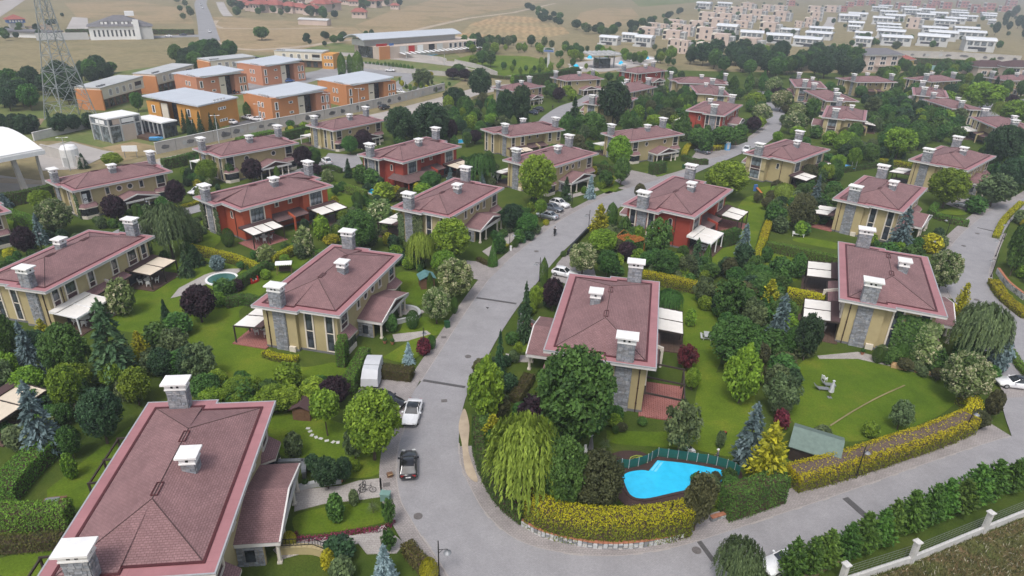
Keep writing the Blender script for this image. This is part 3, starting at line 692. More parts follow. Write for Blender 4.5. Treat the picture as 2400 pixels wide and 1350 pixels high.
VILLA = {}
VSPEC = {}
def villa(key, typ, x, y, yaw, s, label, phrase, col='stucco', street=1, end='strip', extra=()):
    root = thing('villa', label, 'house',(x, y,0), R_(yaw), 'hipped maroon roof villas of the estate', s)
    for p in villa_recipe(typ, col, street, end): p.make(root)
    VILLA[key] = root; VSPEC[key] = (typ, x, y, R_(yaw), s, phrase); return root
def vl(key, lx, ly, lz=0.0):
    t, x, y, a, s, ph = VSPEC[key]; c, si = math.cos(a) * s, math.sin(a) * s
    return Vector((x + c * lx - si * ly, y + si * lx + c * ly, lz * s))
V_LIST = [
 ('V1', 'A',-28.3,44.3,-82.8,1.010, 'cream villa seen mostly from above at the bottom, porch roof over a slab path', 'the villa nearest the bikes', 'stucco',1, 'strip'),
 ('V2', 'A',-25.2,85.8,-102.9,0.989, 'yellow villa with white swing seat on its lawn, terrace awning at one end', 'the swing seat villa', 'stucco',1, 'strip'),
 ('V3', 'A',-65.3,90.2,78.8,0.952, 'yellow villa with two garden terraces under white awnings, at the left edge', 'the two-terrace yellow villa', 'stucco',1, 'strip'),
 ('V4', 'B',-47.6,124.3,52.8,0.981, 'bright orange-red villa with wide upper windows and long awnings over both terraces', 'the orange-red villa', 'stucco_or',2, 'strip'),
 ('V5', 'A',12.4,76.6,78.7,1.052, 'yellow villa in the middle, red stairs up to its porch and a bare pergola frame', 'the villa above the big pool', 'stucco',1, 'strip'),
 ('V6', 'A',55.7,91.5,-112.7,1.072, 'yellow villa with ivy over its end wall beside the big round lawn', 'the ivy villa', 'stucco',1, 'strip'),
 ('V7', 'A',75.9,134.6,-129.0,1.048, 'yellow villa behind the ivy villa, blue cedar before its end wall', 'the blue cedar villa', 'stucco',1, 'strip'),
 ('V8', 'B',32.9,128.0,56.6,1.054, 'dark red villa beside the road with an orange trellis in its garden', 'the red trellis villa', 'stucco_red',2, 'strip'),
 ('V9', 'A',-12.3,123.8,-115.6,0.996, 'yellow villa facing the motor scooter, bright round tree before its porch', 'the villa facing the scooter', 'stucco',1, 'strip'),
 ('V10', 'A',-82.3,131.9,-127.4,0.915, 'yellow villa with a black and white club banner hung from its window', 'the banner villa', 'stucco',1, 'strip'),
 ('V11', 'A',-64.3,158.4,-129.8,0.960, 'yellow villa with two spaced round windows behind the orange-red villa', 'the villa behind the orange-red one', 'stucco',2, 'strip'),
 ('V12', 'A',-47.8,189.1,-125.9,0.899, 'yellow villa next to the boulevard, plum tree before its round windows', 'the villa beside the boulevard', 'stucco',2, 'strip'),
 ('V13', 'B',-24.8,158.9,55.7,0.991, 'deep red villa with a shingled terrace roof beside a narrow blue pool', 'the red villa with the narrow pool', 'stucco_red',2, 'strip'),
 ('V14', 'C',2.2,187.9,36.9,0.913, 'yellow villa with dark bushes under its windows below the side street', 'the villa below the side street', 'stucco',2, 'strip'),
 ('V15', 'A',8.6,156.9,-129.5,0.994, 'yellow villa with paired round windows, big bright tree hiding its roof corner', 'the villa behind the three parked cars', 'stucco',1, 'strip'),
 ('V16', 'A',35.0,186.1,-145.6,0.950, 'yellow villa with spaced round windows and a tall clipped hedge block at its porch', 'the clipped hedge villa', 'stucco',2, 'strip'),
 ('V17', 'A',0.1,261.1,-130.4,0.880, 'small far villa half hidden by two dark oaks beside the boulevard', 'the oak-hidden villa', 'stucco',2, 'strip'),
 ('V18', 'A',24.3,288.1,-150.2,0.900, 'far villa below the gatehouse with two round windows facing the side street', 'the villa below the gatehouse', 'stucco',2, 'strip'),
 ('V19', 'A',55.5,314.2,-139.9,0.966, 'far dark red villa with two white-rimmed round windows below the gatehouse', 'the far red villa', 'stucco_red',2, 'strip'),
 ('V21', 'C',42.2,264.5,49.7,0.974, 'yellow villa with three chimneys in front of the far red villa', 'the villa before the far red one', 'stucco',2, 'strip'),
 ('V22', 'B',74.2,286.5,0.2,0.978, 'wide far villa below the dark wood, its long side facing the viewer', 'the villa below the dark wood', 'stucco',2, 'strip'),
 ('V23', 'B',73.3,266.3,-95.7,0.930, 'yellow villa end-on behind the mid-distance red villa', 'the villa behind the mid-distance red one', 'stucco',2, 'bay'),
 ('V24', 'B',65.1,226.9,-119.7,0.991, 'red villa at the bend of the street with stone strip between slim windows', 'the red villa at the bend', 'stucco_red',1, 'strip'),
 ('V25', 'B',69.7,170.9,45.4,0.980, 'yellow villa at the road fork with tall curtained end window and trampoline garden', 'the villa at the fork', 'stucco',2, 'bay'),
 ('V26', 'B',107.9,225.6,63.9,0.974, 'yellow villa end-on beside the street of cream flowering trees, first of its row', 'the first villa up the flowering street', 'stucco',2, 'bay'),
 ('V27', 'B',117.7,260.5,88.8,0.963, 'second villa up the flowering tree street, long slim-windowed side turned left', 'the second villa up the flowering street', 'stucco',1, 'bay'),
 ('V28', 'B',120.5,290.6,75.5,0.954, 'third villa up the flowering tree street, under the wood edge', 'the third villa up the flowering street', 'stucco',2, 'bay'),
 ('V29', 'C',153.4,307.4,11.6,0.966, 'far villa below the gabled beige house, recessed balcony in the middle', 'the villa below the gabled house', 'stucco',2, 'strip'),
 ('V30', 'C',187.8,317.5,26.1,0.971, 'far villa just below the tennis court, recessed balcony in its front', 'the villa below the tennis court', 'stucco',2, 'strip'),
 ('V31', 'A',163.3,275.9,-116.7,0.993, 'villa end-on with a white pergola beam at its garden side, below the tennis court villa', 'the white beam villa', 'stucco',1, 'strip'),
 ('V32', 'C',160.1,254.5,-87.6,0.880, 'villa with three chimneys in front of the white beam villa, garden hidden in trees', 'the three-chimney villa', 'stucco',2, 'strip'),
 ('V33', 'C',154.6,215.8,-97.8,0.980, 'villa cut by the right edge with slim windows above a white balcony rail', 'the villa at the right edge', 'stucco',2, 'strip'),
 ('V34', 'A',109.4,166.8,-136.5,1.065, 'yellow villa behind the bright ball-shaped tree and the silver estate car', 'the silver car villa', 'stucco',1, 'strip'),
 ('V35', 'A',230.7,327.9,-162.2,0.981, 'farthest villa on the right with arched window beside a blue spruce', 'the far corner villa', 'stucco',1, 'strip'),
 ('V20', 'B',32.0,236.5,62.0,0.95, 'villa behind a broad dark oak, only its end window showing', 'the villa behind the broad oak', 'stucco',2, 'bay'),
 ('V36', 'A',-97.5,104.5,-127.0,0.93, 'villa cut by the left edge, only an eave corner and bay window showing', 'the villa at the left edge', 'stucco',1, 'strip'),
]
for q in V_LIST: villa(*q)
# ivy on the end walls
iv = ivy_mesh(3.6,5.6,3, L['mid'],70,0.5); ivb = ivy_mesh(2.4,5.2,4, L['blossom'],60,0.4); ivs = ivy_mesh(1.2,5.4,5, L['olive'],55,0.2)
def on_villa(key, name, me, loc, rz):
    o = link(name, me, VILLA[key], loc, rz); return o
o = on_villa('V6', 'ivy', iv,(9.72,2.9,0), math.pi / 2); o = on_villa('V6', 'ivy', ivb,(9.72,5.0,0), math.pi / 2)
on_villa('V9', 'ivy', ivy_mesh(2.0,4.6,8, L['olive'],60,0.2),(10.3,-0.9,1.6), math.pi / 2); on_villa('V9', 'ivy', ivs,(10.3,-4.6,0), math.pi / 2)
on_villa('V4', 'ivy', ivs,(-11.2,0.4,0),-math.pi / 2); on_villa('V4', 'ivy', ivs,(-11.2,5.2,0),-math.pi / 2)
on_villa('V10', 'ivy', ivs,(9.68,4.6,0), math.pi / 2)
# ------------------------------------------------------------------ ground, roads, pavements
def sheet(name, pts, z, mat, kind='structure'):
    b = MB(); p2 = [(p[0], p[1]) for p in pts]
    b.v = [(p[0], p[1], z) for p in p2]
    for t in tessellate_polygon([[Vector((p[0], p[1],0)) for p in p2]]):
        a, c, d = t; ar = (p2[c][0] - p2[a][0]) * (p2[d][1] - p2[a][1]) - (p2[d][0] - p2[a][0]) * (p2[c][1] - p2[a][1])
        b.f.append((a, c, d) if ar > 0 else (a, d, c))
    o = b.build(name, mat); o['kind'] = kind; return o
def slab(name, pts, z0, z1, mat, kind='structure'):
    p2 = [(p[0], p[1]) for p in pts]
    ar = sum(p2[i][0] * p2[(i + 1) % len(p2)][1] - p2[(i + 1) % len(p2)][0] * p2[i][1] for i in range(len(p2)))
    if ar < 0: p2 = p2[::-1]
    o = MB().prism(p2, z0, z1).build(name, mat); o['kind'] = kind; return o
def band(line, wl, wr):
    """closed outline of a strip along a line: wl to the left, wr to the right"""
    return side_line(line, wl) + side_line(line,-wr)[::-1]
g = 4000
gm = MB()
gm.quad((-g,-250,-0.06),(g,-250,-0.06),(g, g,-0.06),(-g, g,-0.06))
tag(gm.build('ground', M['field_g']), kind='structure')
ZL = [0.0]
def nz():
    ZL[0] += 0.004; return ZL[0] - 0.06
# far fields
sheet('field', GL([(480,40),(560,40),(830,62),(870,95),(760,112),(640,122),(520,118),(492,70)]), nz(), M['field_t'])
sheet('field', GL([(1060,92),(1105,55),(1170,36),(1250,40),(1320,62),(1335,78),(1260,92),(1180,100),(1110,100)]), nz(), M['field_w'])
sheet('field', GL([(1340,60),(1360,30),(1420,16),(1480,18),(1500,40),(1450,62),(1400,68)]), nz(), M['field_t'])
sheet('field', GL([(830,60),(930,20),(1060,-10),(1300,-4),(1240,14),(1100,36),(1000,66),(880,92)]), nz(), M['field_t'])
sheet('field', GL([(150,6),(310,2),(440,20),(455,55),(330,58),(180,40)]), nz(), M['field_t'])
sheet('field', GL([(1500,16),(1650,4),(1700,-8),(1560,-14),(1480,0)]), nz(), M['rough'])
sheet('dirt_track', band(GL([(500,95),(520,112),(600,117),(700,110),(800,96),(930,82),(1010,62),(1100,42),(1200,30),(1300,8)]),3,3), nz(), M['sand'])
sheet('dirt_track', band(GL([(505,48),(498,58),(520,66),(640,68),(780,64)]),2.5,2.5), nz(), M['sand'])
sheet('bare_ground', GL([(60,62),(112,55),(130,74),(105,80)]), nz(), M['dirt'])
# school quarter
sheet('meadow', GL([(-60,240),(110,196),(250,172),(400,150),(480,128),(640,130),(780,100),(1060,120),(1120,165),(1040,215),(900,246),(700,290),(500,330),(360,358),(200,330),(-80,330)]), nz(), M['rough'])
sheet('bare_ground', GL([(-40,270),(30,276),(105,278),(90,300),(60,305),(-40,310)]), nz(), M['dirt'])
sheet('car_park', GL([(440,196),(520,205),(745,165),(800,140),(900,150),(985,165),(960,178),(760,183),(700,200),(600,215),(560,222),(500,226),(455,210)]), nz(), M['asphalt_lt'])
sheet('car_park', GL([(540,292),(600,275),(640,285),(560,306),(530,308)]), nz(), M['asphalt'])
sheet('driveway', band(smooth_line(GL([(960,160),(958,180),(940,196),(925,206),(945,214),(1000,206)])),3,3), nz(), M['asphalt_lt'])
sheet('plaza', GL([(840,118),(900,128),(1040,116),(1110,105),(1090,100),(960,120),(900,112)]), nz(), M['plaza'])
sheet('boulevard', GL([(-80,400),(130,428),(240,408),(372,372),(500,345),(720,300),(900,262),(1040,226),(1120,204),(1200,196),(1225,182),(1150,172),(1060,155),(930,140),(790,130),(790,122),(930,130),(1080,146),(1250,176),(1290,190),(1210,204),(1120,222),(1040,250),(900,288),(740,318),(520,366),(386,392),(250,426),(130,452),(-80,486)]), nz(), M['boulevard'])
sheet('verge', GL([(-80,425),(120,434),(250,412),(372,378),(372,374),(240,402),(120,424),(-80,412)]), nz(), M['sand'])
sheet('plaza', GL([(80,348),(160,330),(240,352),(268,356),(205,386),(190,396),(100,400)]), nz(), M['plaza'])
sheet('lawn', GL([(134,340),(215,308),(270,318),(370,322),(330,345),(268,354),(240,346),(170,330)]), nz(), M['rough'])
sheet('bare_ground', GL([(240,346),(310,332),(380,345),(365,360),(300,376),(215,386),(268,356)]), nz(), M['field_t'])
sheet('lawn', GL([(1060,140),(1110,128),(1240,132),(1300,148),(1280,170),(1180,178),(1100,160)]), nz(), M['lawn'])
sheet('plaza', GL([(1330,150),(1400,140),(1500,126),(1560,140),(1480,158),(1420,168),(1350,168)]), nz(), M['plaza'])
# estate gardens
sheet('garden_ground', GL([(-300,520),(130,455),(390,394),(740,320),(1040,252),(1210,206),(1300,186),(1500,162),(1700,168),(2050,172),(2500,175),(2800,260),(2800,900),(2400,1130),(1880,1350),(1700,1480),(-300,1480)]), nz(), M['garden'])
# lawns of the estate
for pts in ([(380,790),(560,640),(640,600),(730,600),(600,700),(560,740),(620,820),(700,860),(790,850),(800,880),(640,900),(480,890),(420,840)],
            [(230,770),(420,600),(520,600),(560,640),(430,720),(380,780)],
            [(400,700),(445,690),(520,720),(560,742),(450,800),(400,812)],
            [(1860,870),(1900,838),(2010,832),(2230,900),(2250,930),(2180,985),(2010,1035),(1940,1015),(1850,980)],
            [(1420,1010),(1600,1000),(1650,880),(1760,900),(1750,1060),(1600,1050),(1440,1040)],
            [(1590,790),(1600,690),(1690,690),(1700,760),(1680,870),(1610,900)],
            [(1700,560),(1740,470),(1790,460),(1850,480),(1790,520),(1760,600),(1690,640),(1650,620)],
            [(1790,640),(1810,585),(1880,590),(1890,640),(1860,660),(1800,660)],
            [(1880,555),(1960,570),(1960,585),(1860,565)],[(690,1255),(700,1205),(860,1180),(920,1210),(915,1222),(800,1245)],
            [(630,1050),(640,960),(760,980),(900,1040),(890,1110),(800,1120),(700,1090)],[(110,1150),(250,1040),(310,1000),(330,1020),(200,1200),(120,1190)],
            [(0,1310),(150,1280),(110,1345),(0,1350)],[(925,700),(935,640),(1000,650),(1010,700),(960,720)],[(935,780),(960,745),(1040,750),(1050,775),(1000,790)],
            [(895,840),(980,790),(1010,800),(960,850)],[(1395,430),(1440,415),(1450,440),(1420,455)],[(1510,405),(1550,395),(1560,410),(1530,415)],
            [(1780,440),(1860,430),(1870,450),(1800,460)],[(1340,355),(1420,340),(1430,360),(1360,372)],[(1200,800),(1250,790),(1270,810),(1210,830)],
            [(440,540),(480,505),(500,500),(520,560),(470,590)],[(770,440),(860,480),(830,500),(760,500)],[(2195,500),(2280,470),(2290,480),(2260,505)],[(0,520),(60,500),(75,540),(30,580)]):
    sheet('lawn', smooth_line(GL(pts + pts[:1]))[:-1], nz(), M['lawn'])
# worn arc on the round lawn
sheet('worn_path', band(smooth_line(GL([(1945,1000),(2000,965),(2060,932),(2120,905)])),.09,.09), nz() + .01, M['field_g'])
# main road; kerb lines read off the photograph
KL = GL([(1792,268),(1800,292),(1775,318),(1738,338),(1640,392),(1545,422),(1443,452),(1360,492),(1297,530),(1182,620),(1117,697),(988,895)])     # left kerb, upper street
KL2 = GL([(948,1005),(942,1024),(933,1060),(930,1113),(940,1173),(960,1212),(988,1258),(1022,1305),(1050,1350),(1090,1420)])                               # left kerb below the parking bay
KR = GL([(1835,262),(1830,300),(1800,335),(1740,356),(1690,380),(1600,420),(1487,466),(1347,565),(1240,688),(1180,772),(1136,850),(1095,925),(1078,1000),(1076,1058),(1083,1102),(1107,1155),(1135,1202),(1182,1249),(1235,1278),(1295,1294),(1367,1304),(1433,1306),(1500,1300),(1600,1281),(1700,1250),(1800,1217),(1933,1173),(2033,1138),(2167,1090),(2300,1045),(2370,1024)])
KLs, KL2s, KRs = smooth_line(KL), smooth_line(KL2), smooth_line(KR)
far_edge = GL([(2440,960),(2440,1060),(2250,1150),(2060,1225),(1900,1290),(1760,1350),(1650,1420),(1400,1480),(1200,1480)])
road = KLs + GL([(960,930),(950,985)]) + KL2s + far_edge[::-1] + KRs[::-1]
ZR = nz() + 0.01
sheet('road', road, ZR, M['road'])
# side street, loop road, lanes
LOOPL = GL([(2500,395),(2440,440),(2390,470),(2330,489),(2267,538),(2230,577),(2217,600),(2207,640),(2225,690),(2262,750),(2310,830),(2345,890),(2350,960),(2370,1024)])
LOOPR = GL([(2560,440),(2480,460),(2420,482),(2372,517),(2340,570),(2318,636),(2320,664),(2335,698),(2377,738),(2440,780),(2520,860),(2560,960),(2500,1040)])
sheet('road', smooth_line(LOOPL) + smooth_line(LOOPR)[::-1], ZR + .004, M['road'])
LANE = smooth_line(GL([(120,660),(250,575),(340,528),(405,503),(480,482),(560,455),(640,428),(720,402),(790,378),(840,372)]))
sheet('road', band(LANE,2.9,2.9), ZR + .008, M['road'])
sheet('car_park', GL([(740,395),(770,360),(840,365),(850,385),(800,405)]), ZR + .012, M['road'])
SIDE = smooth_line(GL([(1395,222),(1370,238),(1330,252),(1295,275),(1275,295),(1230,305)]))
sheet('road', band(SIDE,3.2,3.2), ZR + .008, M['road'])
sheet('road', band(smooth_line(GL([(1815,240),(1818,262),(1814,285)])),3.2,3.2), ZR + .016, M['road'])
sheet('road', band(smooth_line(GL([(1790,215),(1810,230),(1818,250)])),3.0,3.0), ZR + .02, M['road'])
sheet('road', band(smooth_line(GL([(2460,232),(2380,240),(2330,245),(2310,262),(2350,285)])),3.2,3.2), ZR + .008, M['road'])
sheet('road', GL([(1640,392),(1600,388),(1640,378),(1700,365),(1745,348),(1745,358),(1690,382)]), ZR + .024, M['road'])
sheet('parking_bay', GL([(880,880),(985,893),(965,930),(950,985),(905,975),(830,935),(850,905)]), ZR + .012, M['walk'])
sheet('parking_bay', GL([(1080,625),(1095,612),(1182,622),(1140,662),(1110,655)]), ZR + .012, M['walk'])
sheet('parking_bay', GL([(1290,655),(1305,620),(1345,575),(1380,590),(1400,660),(1340,672)]), ZR + .012, M['walk'])
sheet('parking_bay', GL([(1265,512),(1290,470),(1320,470),(1345,492),(1300,520)]), ZR + .012, M['walk'])
sheet('parking_bay', GL([(1440,425),(1480,400),(1535,412),(1545,420),(1470,440)]), ZR + .012, M['walk'])
sheet('parking_bay', GL([(1620,372),(1640,345),(1690,352),(1720,362),(1660,380)]), ZR + .012, M['walk'])
sheet('parking_bay', GL([(2215,480),(2240,465),(2320,478),(2330,489),(2295,505)]), ZR + .012, M['walk'])
sheet('parking_bay', GL([(2330,890),(2400,880),(2450,930),(2360,935)]), ZR + .012, M['walk'])
# earth spilt on the corner
sheet('spilt_earth', smooth_line(GL([(1082,1040),(1075,1000),(1088,960),(1100,1000),(1098,1060),(1120,1130),(1092,1110),(1082,1040)]))[:-1], ZR + .016, M['sand'])
# pavements: raised, with separate kerbstones on the near ones
KS = MB().box((0,0,0.0),(0.86,0.2,0.2)).mesh('kerbstone', M['kerb'])
def pavement(line, width, stones=False, name='pavement', left=True, mat='walk'):
    d = width if left else -width
    inner = side_line(line, d); o = slab(name,[p for p in line] + inner[::-1],-0.05,0.10, M[mat])
    if stones:
        ln = [Vector((p[0], p[1],0)) for p in line]; acc = 0.0
        for a, b in zip(ln, ln[1:]):
            L_ = (b - a).length; t = (b - a).normalized() if L_ > 1e-6 else Vector((1,0,0))
            while acc < L_:
                p = a + t * acc
                k = link('kerbstone', KS, o,(p.x, p.y,0.045 + 0.008 * math.sin(acc * 5 + p.x)), math.atan2(t.y, t.x)); acc += 0.89
            acc -= L_
    else:
        kb = MB(); 
        for a, b in zip(line, line[1:]):
            a, b = Vector(a), Vector(b); t = (b - a)
            if t.length < 1e-4: continue
            c = (a + b) / 2; kb.box((c.x, c.y,0.04),(t.length,0.2,0.2), math.atan2(t.y, t.x))
        q = kb.build('kerb', M['kerb'], o)
    return o
pavement(KLs[:30],1.8, left=False); pavement(KLs[30:],1.7, left=False)
pavement(KL2s,1.75, True, left=False)
i0 = next(i for i, p in enumerate(KRs) if PX(p)[1] > 1040)
pavement(KRs[i0:],2.5, True, left=True)
pavement(smooth_line(LOOPL)[:42],2.0, left=False)
pavement(smooth_line(LOOPR)[18:46],0.6, left=True)
# drains and manholes
def drain(a, b, wd=0.45):
    p, q = G(*a), G(*b); c = (p + q) / 2; t = q - p
    o = MB().box((0,0,0),(t.length, wd,0.03)).mesh('drain_channel', M['drain']); return link('drain_channel', o, None,(c.x, c.y, ZR + .03), math.atan2(t.y, t.x))
tag(drain((1117,700),(1210,714)), 'dark drain grate strip across the street above the pair of white cars', 'drain', 'drain channels across the roads')
tag(drain((992,894),(1090,910)), 'reddish drain strip across the street at the mouth of the parking bay', 'drain', 'drain channels across the roads')
tag(drain((1638,1272),(1672,1318)), 'short dark drain across the wide road beside the two manholes', 'drain', 'drain channels across the roads')
tag(drain((1980,1170),(2050,1232),0.7), 'dark asphalt patch strip slanting across the wide road behind the conifer row', 'drain', 'drain channels across the roads')
tag(drain((2290,535),(2355,550),.35), 'thin drain line across the loop road near the silver car', 'drain', 'drain channels across the roads')
mh = MB().lathe([(0.42,0.0),(0.42,0.02),(0.33,0.021),(0.33,0.016),(0.05,0.016)],18).mesh('manhole_cover', M['manhole'])
for (u, v), t in (((1097,838), 'between the end of the upper street and the pool corner'),((1257,591), 'below the motor scooter'),((980,1213), 'beside the black car, on the road bend'),((1632,1293), 'left of the dark drain on the wide road'),((1705,1294), 'right of the dark drain, partly under the pale shrub'),((2258,578), 'on the loop road below its thin drain'),((2290,549), 'on the loop road just under its thin drain line'),((2288,705), 'on the loop road beside the golden cone tree')):
    p = G(u, v); tag(link('manhole_cover', mh, None,(p.x, p.y, ZR + .03)), 'round iron manhole cover ' + t, 'manhole cover', 'manhole covers')
gr = MB().box((0,0,0),(0.7,0.55,0.02)); gr = gr.mesh('gully_grate', M['manhole'])
for (u, v), t in (((1041,942), 'on the road beside the moving white car'),((720 + 186,1138), 'on the pavement beside the black bicycle'),((1040,792), 'on the pavement below the grey bin'),((1318,501), 'in the parking bay beside the dark car'),((2226,568), 'on the pavement beside the yellow clipped tree')):
    p = G(u, v); tag(link('gully_grate', gr, None,(p.x, p.y,0.125 if u not in (1041,1318) else ZR + .03),0.2), 'square iron grate ' + t, 'drain', 'square grates')
# ------------------------------------------------------------------ other buildings
ORD = ['first', 'second', 'third', 'fourth', 'fifth', 'sixth', 'seventh', 'eighth', 'ninth', 'tenth', 'eleventh', 'twelfth', 'thirteenth', 'fourteenth', 'fifteenth', 'sixteenth', 'seventeenth', 'eighteenth', 'nineteenth', 'twentieth'] + ['twenty-' + q for q in ('first', 'second', 'third', 'fourth', 'fifth', 'sixth', 'seventh', 'eighth', 'ninth')] + ['thirtieth'] + ['thirty-' + q for q in ('first', 'second', 'third', 'fourth', 'fifth', 'sixth', 'seventh', 'eighth', 'ninth')]
BLOCKS = []      # footprints other things keep clear of
def corner(left, front, right, z):
    F, Lp, Rp = G(*front, z), G(*left, z), G(*right, z)
    ux = (Rp - F); uy = (Lp - F); lx, ly = ux.length, uy.length; ux.normalize(); uy.normalize()
    m = (ux + Vector((uy.y,-uy.x,0))).normalized(); yaw = math.atan2(m.y, m.x)
    return Vector((F.x, F.y,0)), yaw, lx, ly
def P_(root, name, mb, mat, loc=(0,0,0), rz=0.0, smooth=False): return mb.build(name, M[mat] if isinstance(mat, str) else mat, root, loc, rz, smooth)
def bx(*a, **k): return MB().box(*a, **k)
def fwin(root, x, z, w_, h, face='y', at=0.0, n=1, mat='glass', trim='white'):
    """window on the -y face (face y) or -x face (face x) of a block"""
    rz = 0 if face == 'y' else -math.pi / 2; loc = (x, at, z) if face == 'y' else (at, x, z)
    f = MB()
    f.box((0,-.05, h / 2 + .06),(w_ + .24,.12,.12)); f.box((0,-.05,-h / 2 - .06),(w_ + .24,.12,.12))
    for i in range(n + 1): f.box((-w_ / 2 + w_ * i / n,-.05,0),(.12 if 0 < i < n else .24,.10, h))
    o = f.build('window', M[trim], root, loc, rz)
    bx((0,0,0),(w_,.03, h)).build('pane', M[mat], o,(0,-.012,0)); return o
SCHOOL = 'orange school blocks across the boulevard'
def school_e(label, left, front, right, vb, col='orange', col2=None):
    p, yaw, lx, ly = corner(left, front, right,7.3); root = thing('school_block', label, 'building', p, yaw, SCHOOL); c2 = col2 or col
    BLOCKS.append((p, yaw, lx, ly)); H = 7.2; xa, xb = lx * .43, lx * .74
    P_(root, 'wall', MB().prism([(0,0),(xa,0),(xa,3.2),(xb,3.2),(xb, ly),(0, ly)],-.3, H), col)
    P_(root, 'wall', bx((xb + (lx - xb) / 2 + .01, ly * .36, H / 2 - .15),(lx - xb, ly * .72, H + .1)), c2)
    P_(root, 'white_panel', bx((xa + 1.3,.3, H / 2 - .2),(2.6,.3, H - .2)), 'cream')
    g = P_(root, 'glazed_entrance', bx(((xa + 2.7 + xb) / 2,3.1, H / 2 - .3),(xb - xa - 2.8,.15, H - .6)), 'glass')
    n = 4
    for i in range(n + 1): P_(g, 'mullion', bx((xa + 2.8 + (xb - xa - 2.9) * i / n,2.98, H / 2 - .3),(.12,.1, H - .6)), 'frame_dk')
    for z in (2.2,4.4): P_(g, 'mullion', bx(((xa + 2.7 + xb) / 2,2.97, z),(xb - xa - 2.8,.1,.14)), 'frame_dk')
    r = MB(); a, b, c, d = (-.5,-.9),(lx * .93,-.9),(lx * .93, ly + .5),(-.5, ly + .5)
    r.loft([[(a[0] + 3.0, a[1],7.3),(a[0], d[1],7.3),(a[0], d[1],7.65),(a[0] + 3.0, a[1],7.65)],[(b[0], b[1],8.3),(c[0], c[1],8.3),(c[0], c[1],8.75),(b[0], b[1],8.75)]])
    P_(root, 'metal_roof', r, 'metal_roof')
    P_(root, 'roof_edge', bx((lx * .46,-.75,7.75),(lx * .8,.2,.5)), 'grey_lt')
    P_(root, 'parapet', MB().ring([(-.06,-.06),(lx * .42,-.06),(lx * .42, ly),(-.06, ly)],[(.2,.2),(lx * .42 - .2,.2),(lx * .42 - .2, ly - .2),(.2, ly - .2)], H - .01, H + .35), col)
    for k in range(4): P_(root, 'roof_vent', bx((1.2, ly * .25 + k * 1.3, H + .4),(.5,.6,.6)), 'grey_lt')
    for z in (1.9,5.0):
        for k in range(2): fwin(root, ly * .32 + k * 1.9, z,.9,1.4, 'x',0)
        fwin(root,1.7, z,1.0,2.2, 'y',0); fwin(root, lx * .86, z,.9,2.0, 'y',0); fwin(root, lx * .94, z,.9,2.0, 'y',0)
        fwin(root, xa * .72, z + .6,1.3,.5, 'y',0)
    P_(root, 'name_plate', bx((xa + 1.3,.13,3.9),(1.3,.05,.35)), 'frame_dk'); return root
def school_w(label, left, front, right, col='orange', end='x'):
    p, yaw, lx, ly = corner(left, front, right,7.0); root = thing('school_block', label, 'building', p, yaw, SCHOOL); BLOCKS.append((p, yaw, lx, ly)); H = 7.0
    P_(root, 'wall', MB().prism([(.4,1.2),(lx - .4,1.2),(lx - .4, ly),(.4, ly)],-.3,3.3), 'wood')
    P_(root, 'upper_wall', MB().prism([(0,0),(lx,0),(lx, ly - .1),(0, ly - .1)],3.3, H), 'cream')
    if end == 'x': P_(root, 'end_wall', bx((-.25, ly * .45, H / 2 - .4),(.6, ly * 1.0, H - .4)), col)
    else: P_(root, 'end_wall', bx((lx + 2.6, ly * .4, H / 2 - .3),(5.6, ly * 1.0, H)), col); [fwin(root, lx + 1.5 + k * 1.5, z,.9,1.2, 'y',-ly * .1) for k in range(3) for z in (2.0,5.2)]
    for k in range(4): fwin(root, lx * .2 + k * lx * .155,5.0,1.6,1.9, 'y',0,3)
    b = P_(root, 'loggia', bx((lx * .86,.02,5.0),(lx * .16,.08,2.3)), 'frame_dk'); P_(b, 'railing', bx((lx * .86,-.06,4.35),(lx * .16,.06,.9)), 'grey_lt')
    for k in range(6): P_(root, 'glass_door', bx((lx * (.12 + .14 * k),1.12,1.5),(lx * .09,.1,2.4)), 'glass')
    r = MB(); r.loft([[(-.2,-.2, H + .02),(lx + .2,-.2, H + .02),(lx + .2,-.2, H + .5),(-.2,-.2, H + .12)],[(-.2, ly + .2, H + .02),(lx + .2, ly + .2, H + .02),(lx + .2, ly + .2, H + .5),(-.2, ly + .2, H + .12)]]); P_(root, 'metal_roof', r, 'grey_lt')
    for k in range(5): P_(root, 'roof_vent', bx((1.0 + k * .9,1.5, H + .4),(.5,.6,.5)), 'grey'); 
    return root
school_e('pink-orange school block with entrance glazing, nearest the boulevard wall',(581,217),(635,233),(760,211),280, 'orange', 'pinkish')
school_e('orange school block behind the boulevard wall, rightmost of the row',(760,186),(811,202),(911,185),241, 'orange')
school_e('orange school block with glazed entrance, farthest back of the metal-roofed ones',(570,146),(612,157),(697,144),192, 'pinkish')
school_e('orange school block with black car parked before its glazed entrance',(419,172),(459,184),(566,169),218, 'pinkish')
school_e('amber school block with dark firs along its front',(444,284),(545,226),(545,226),284, 'orange_y') if False else None
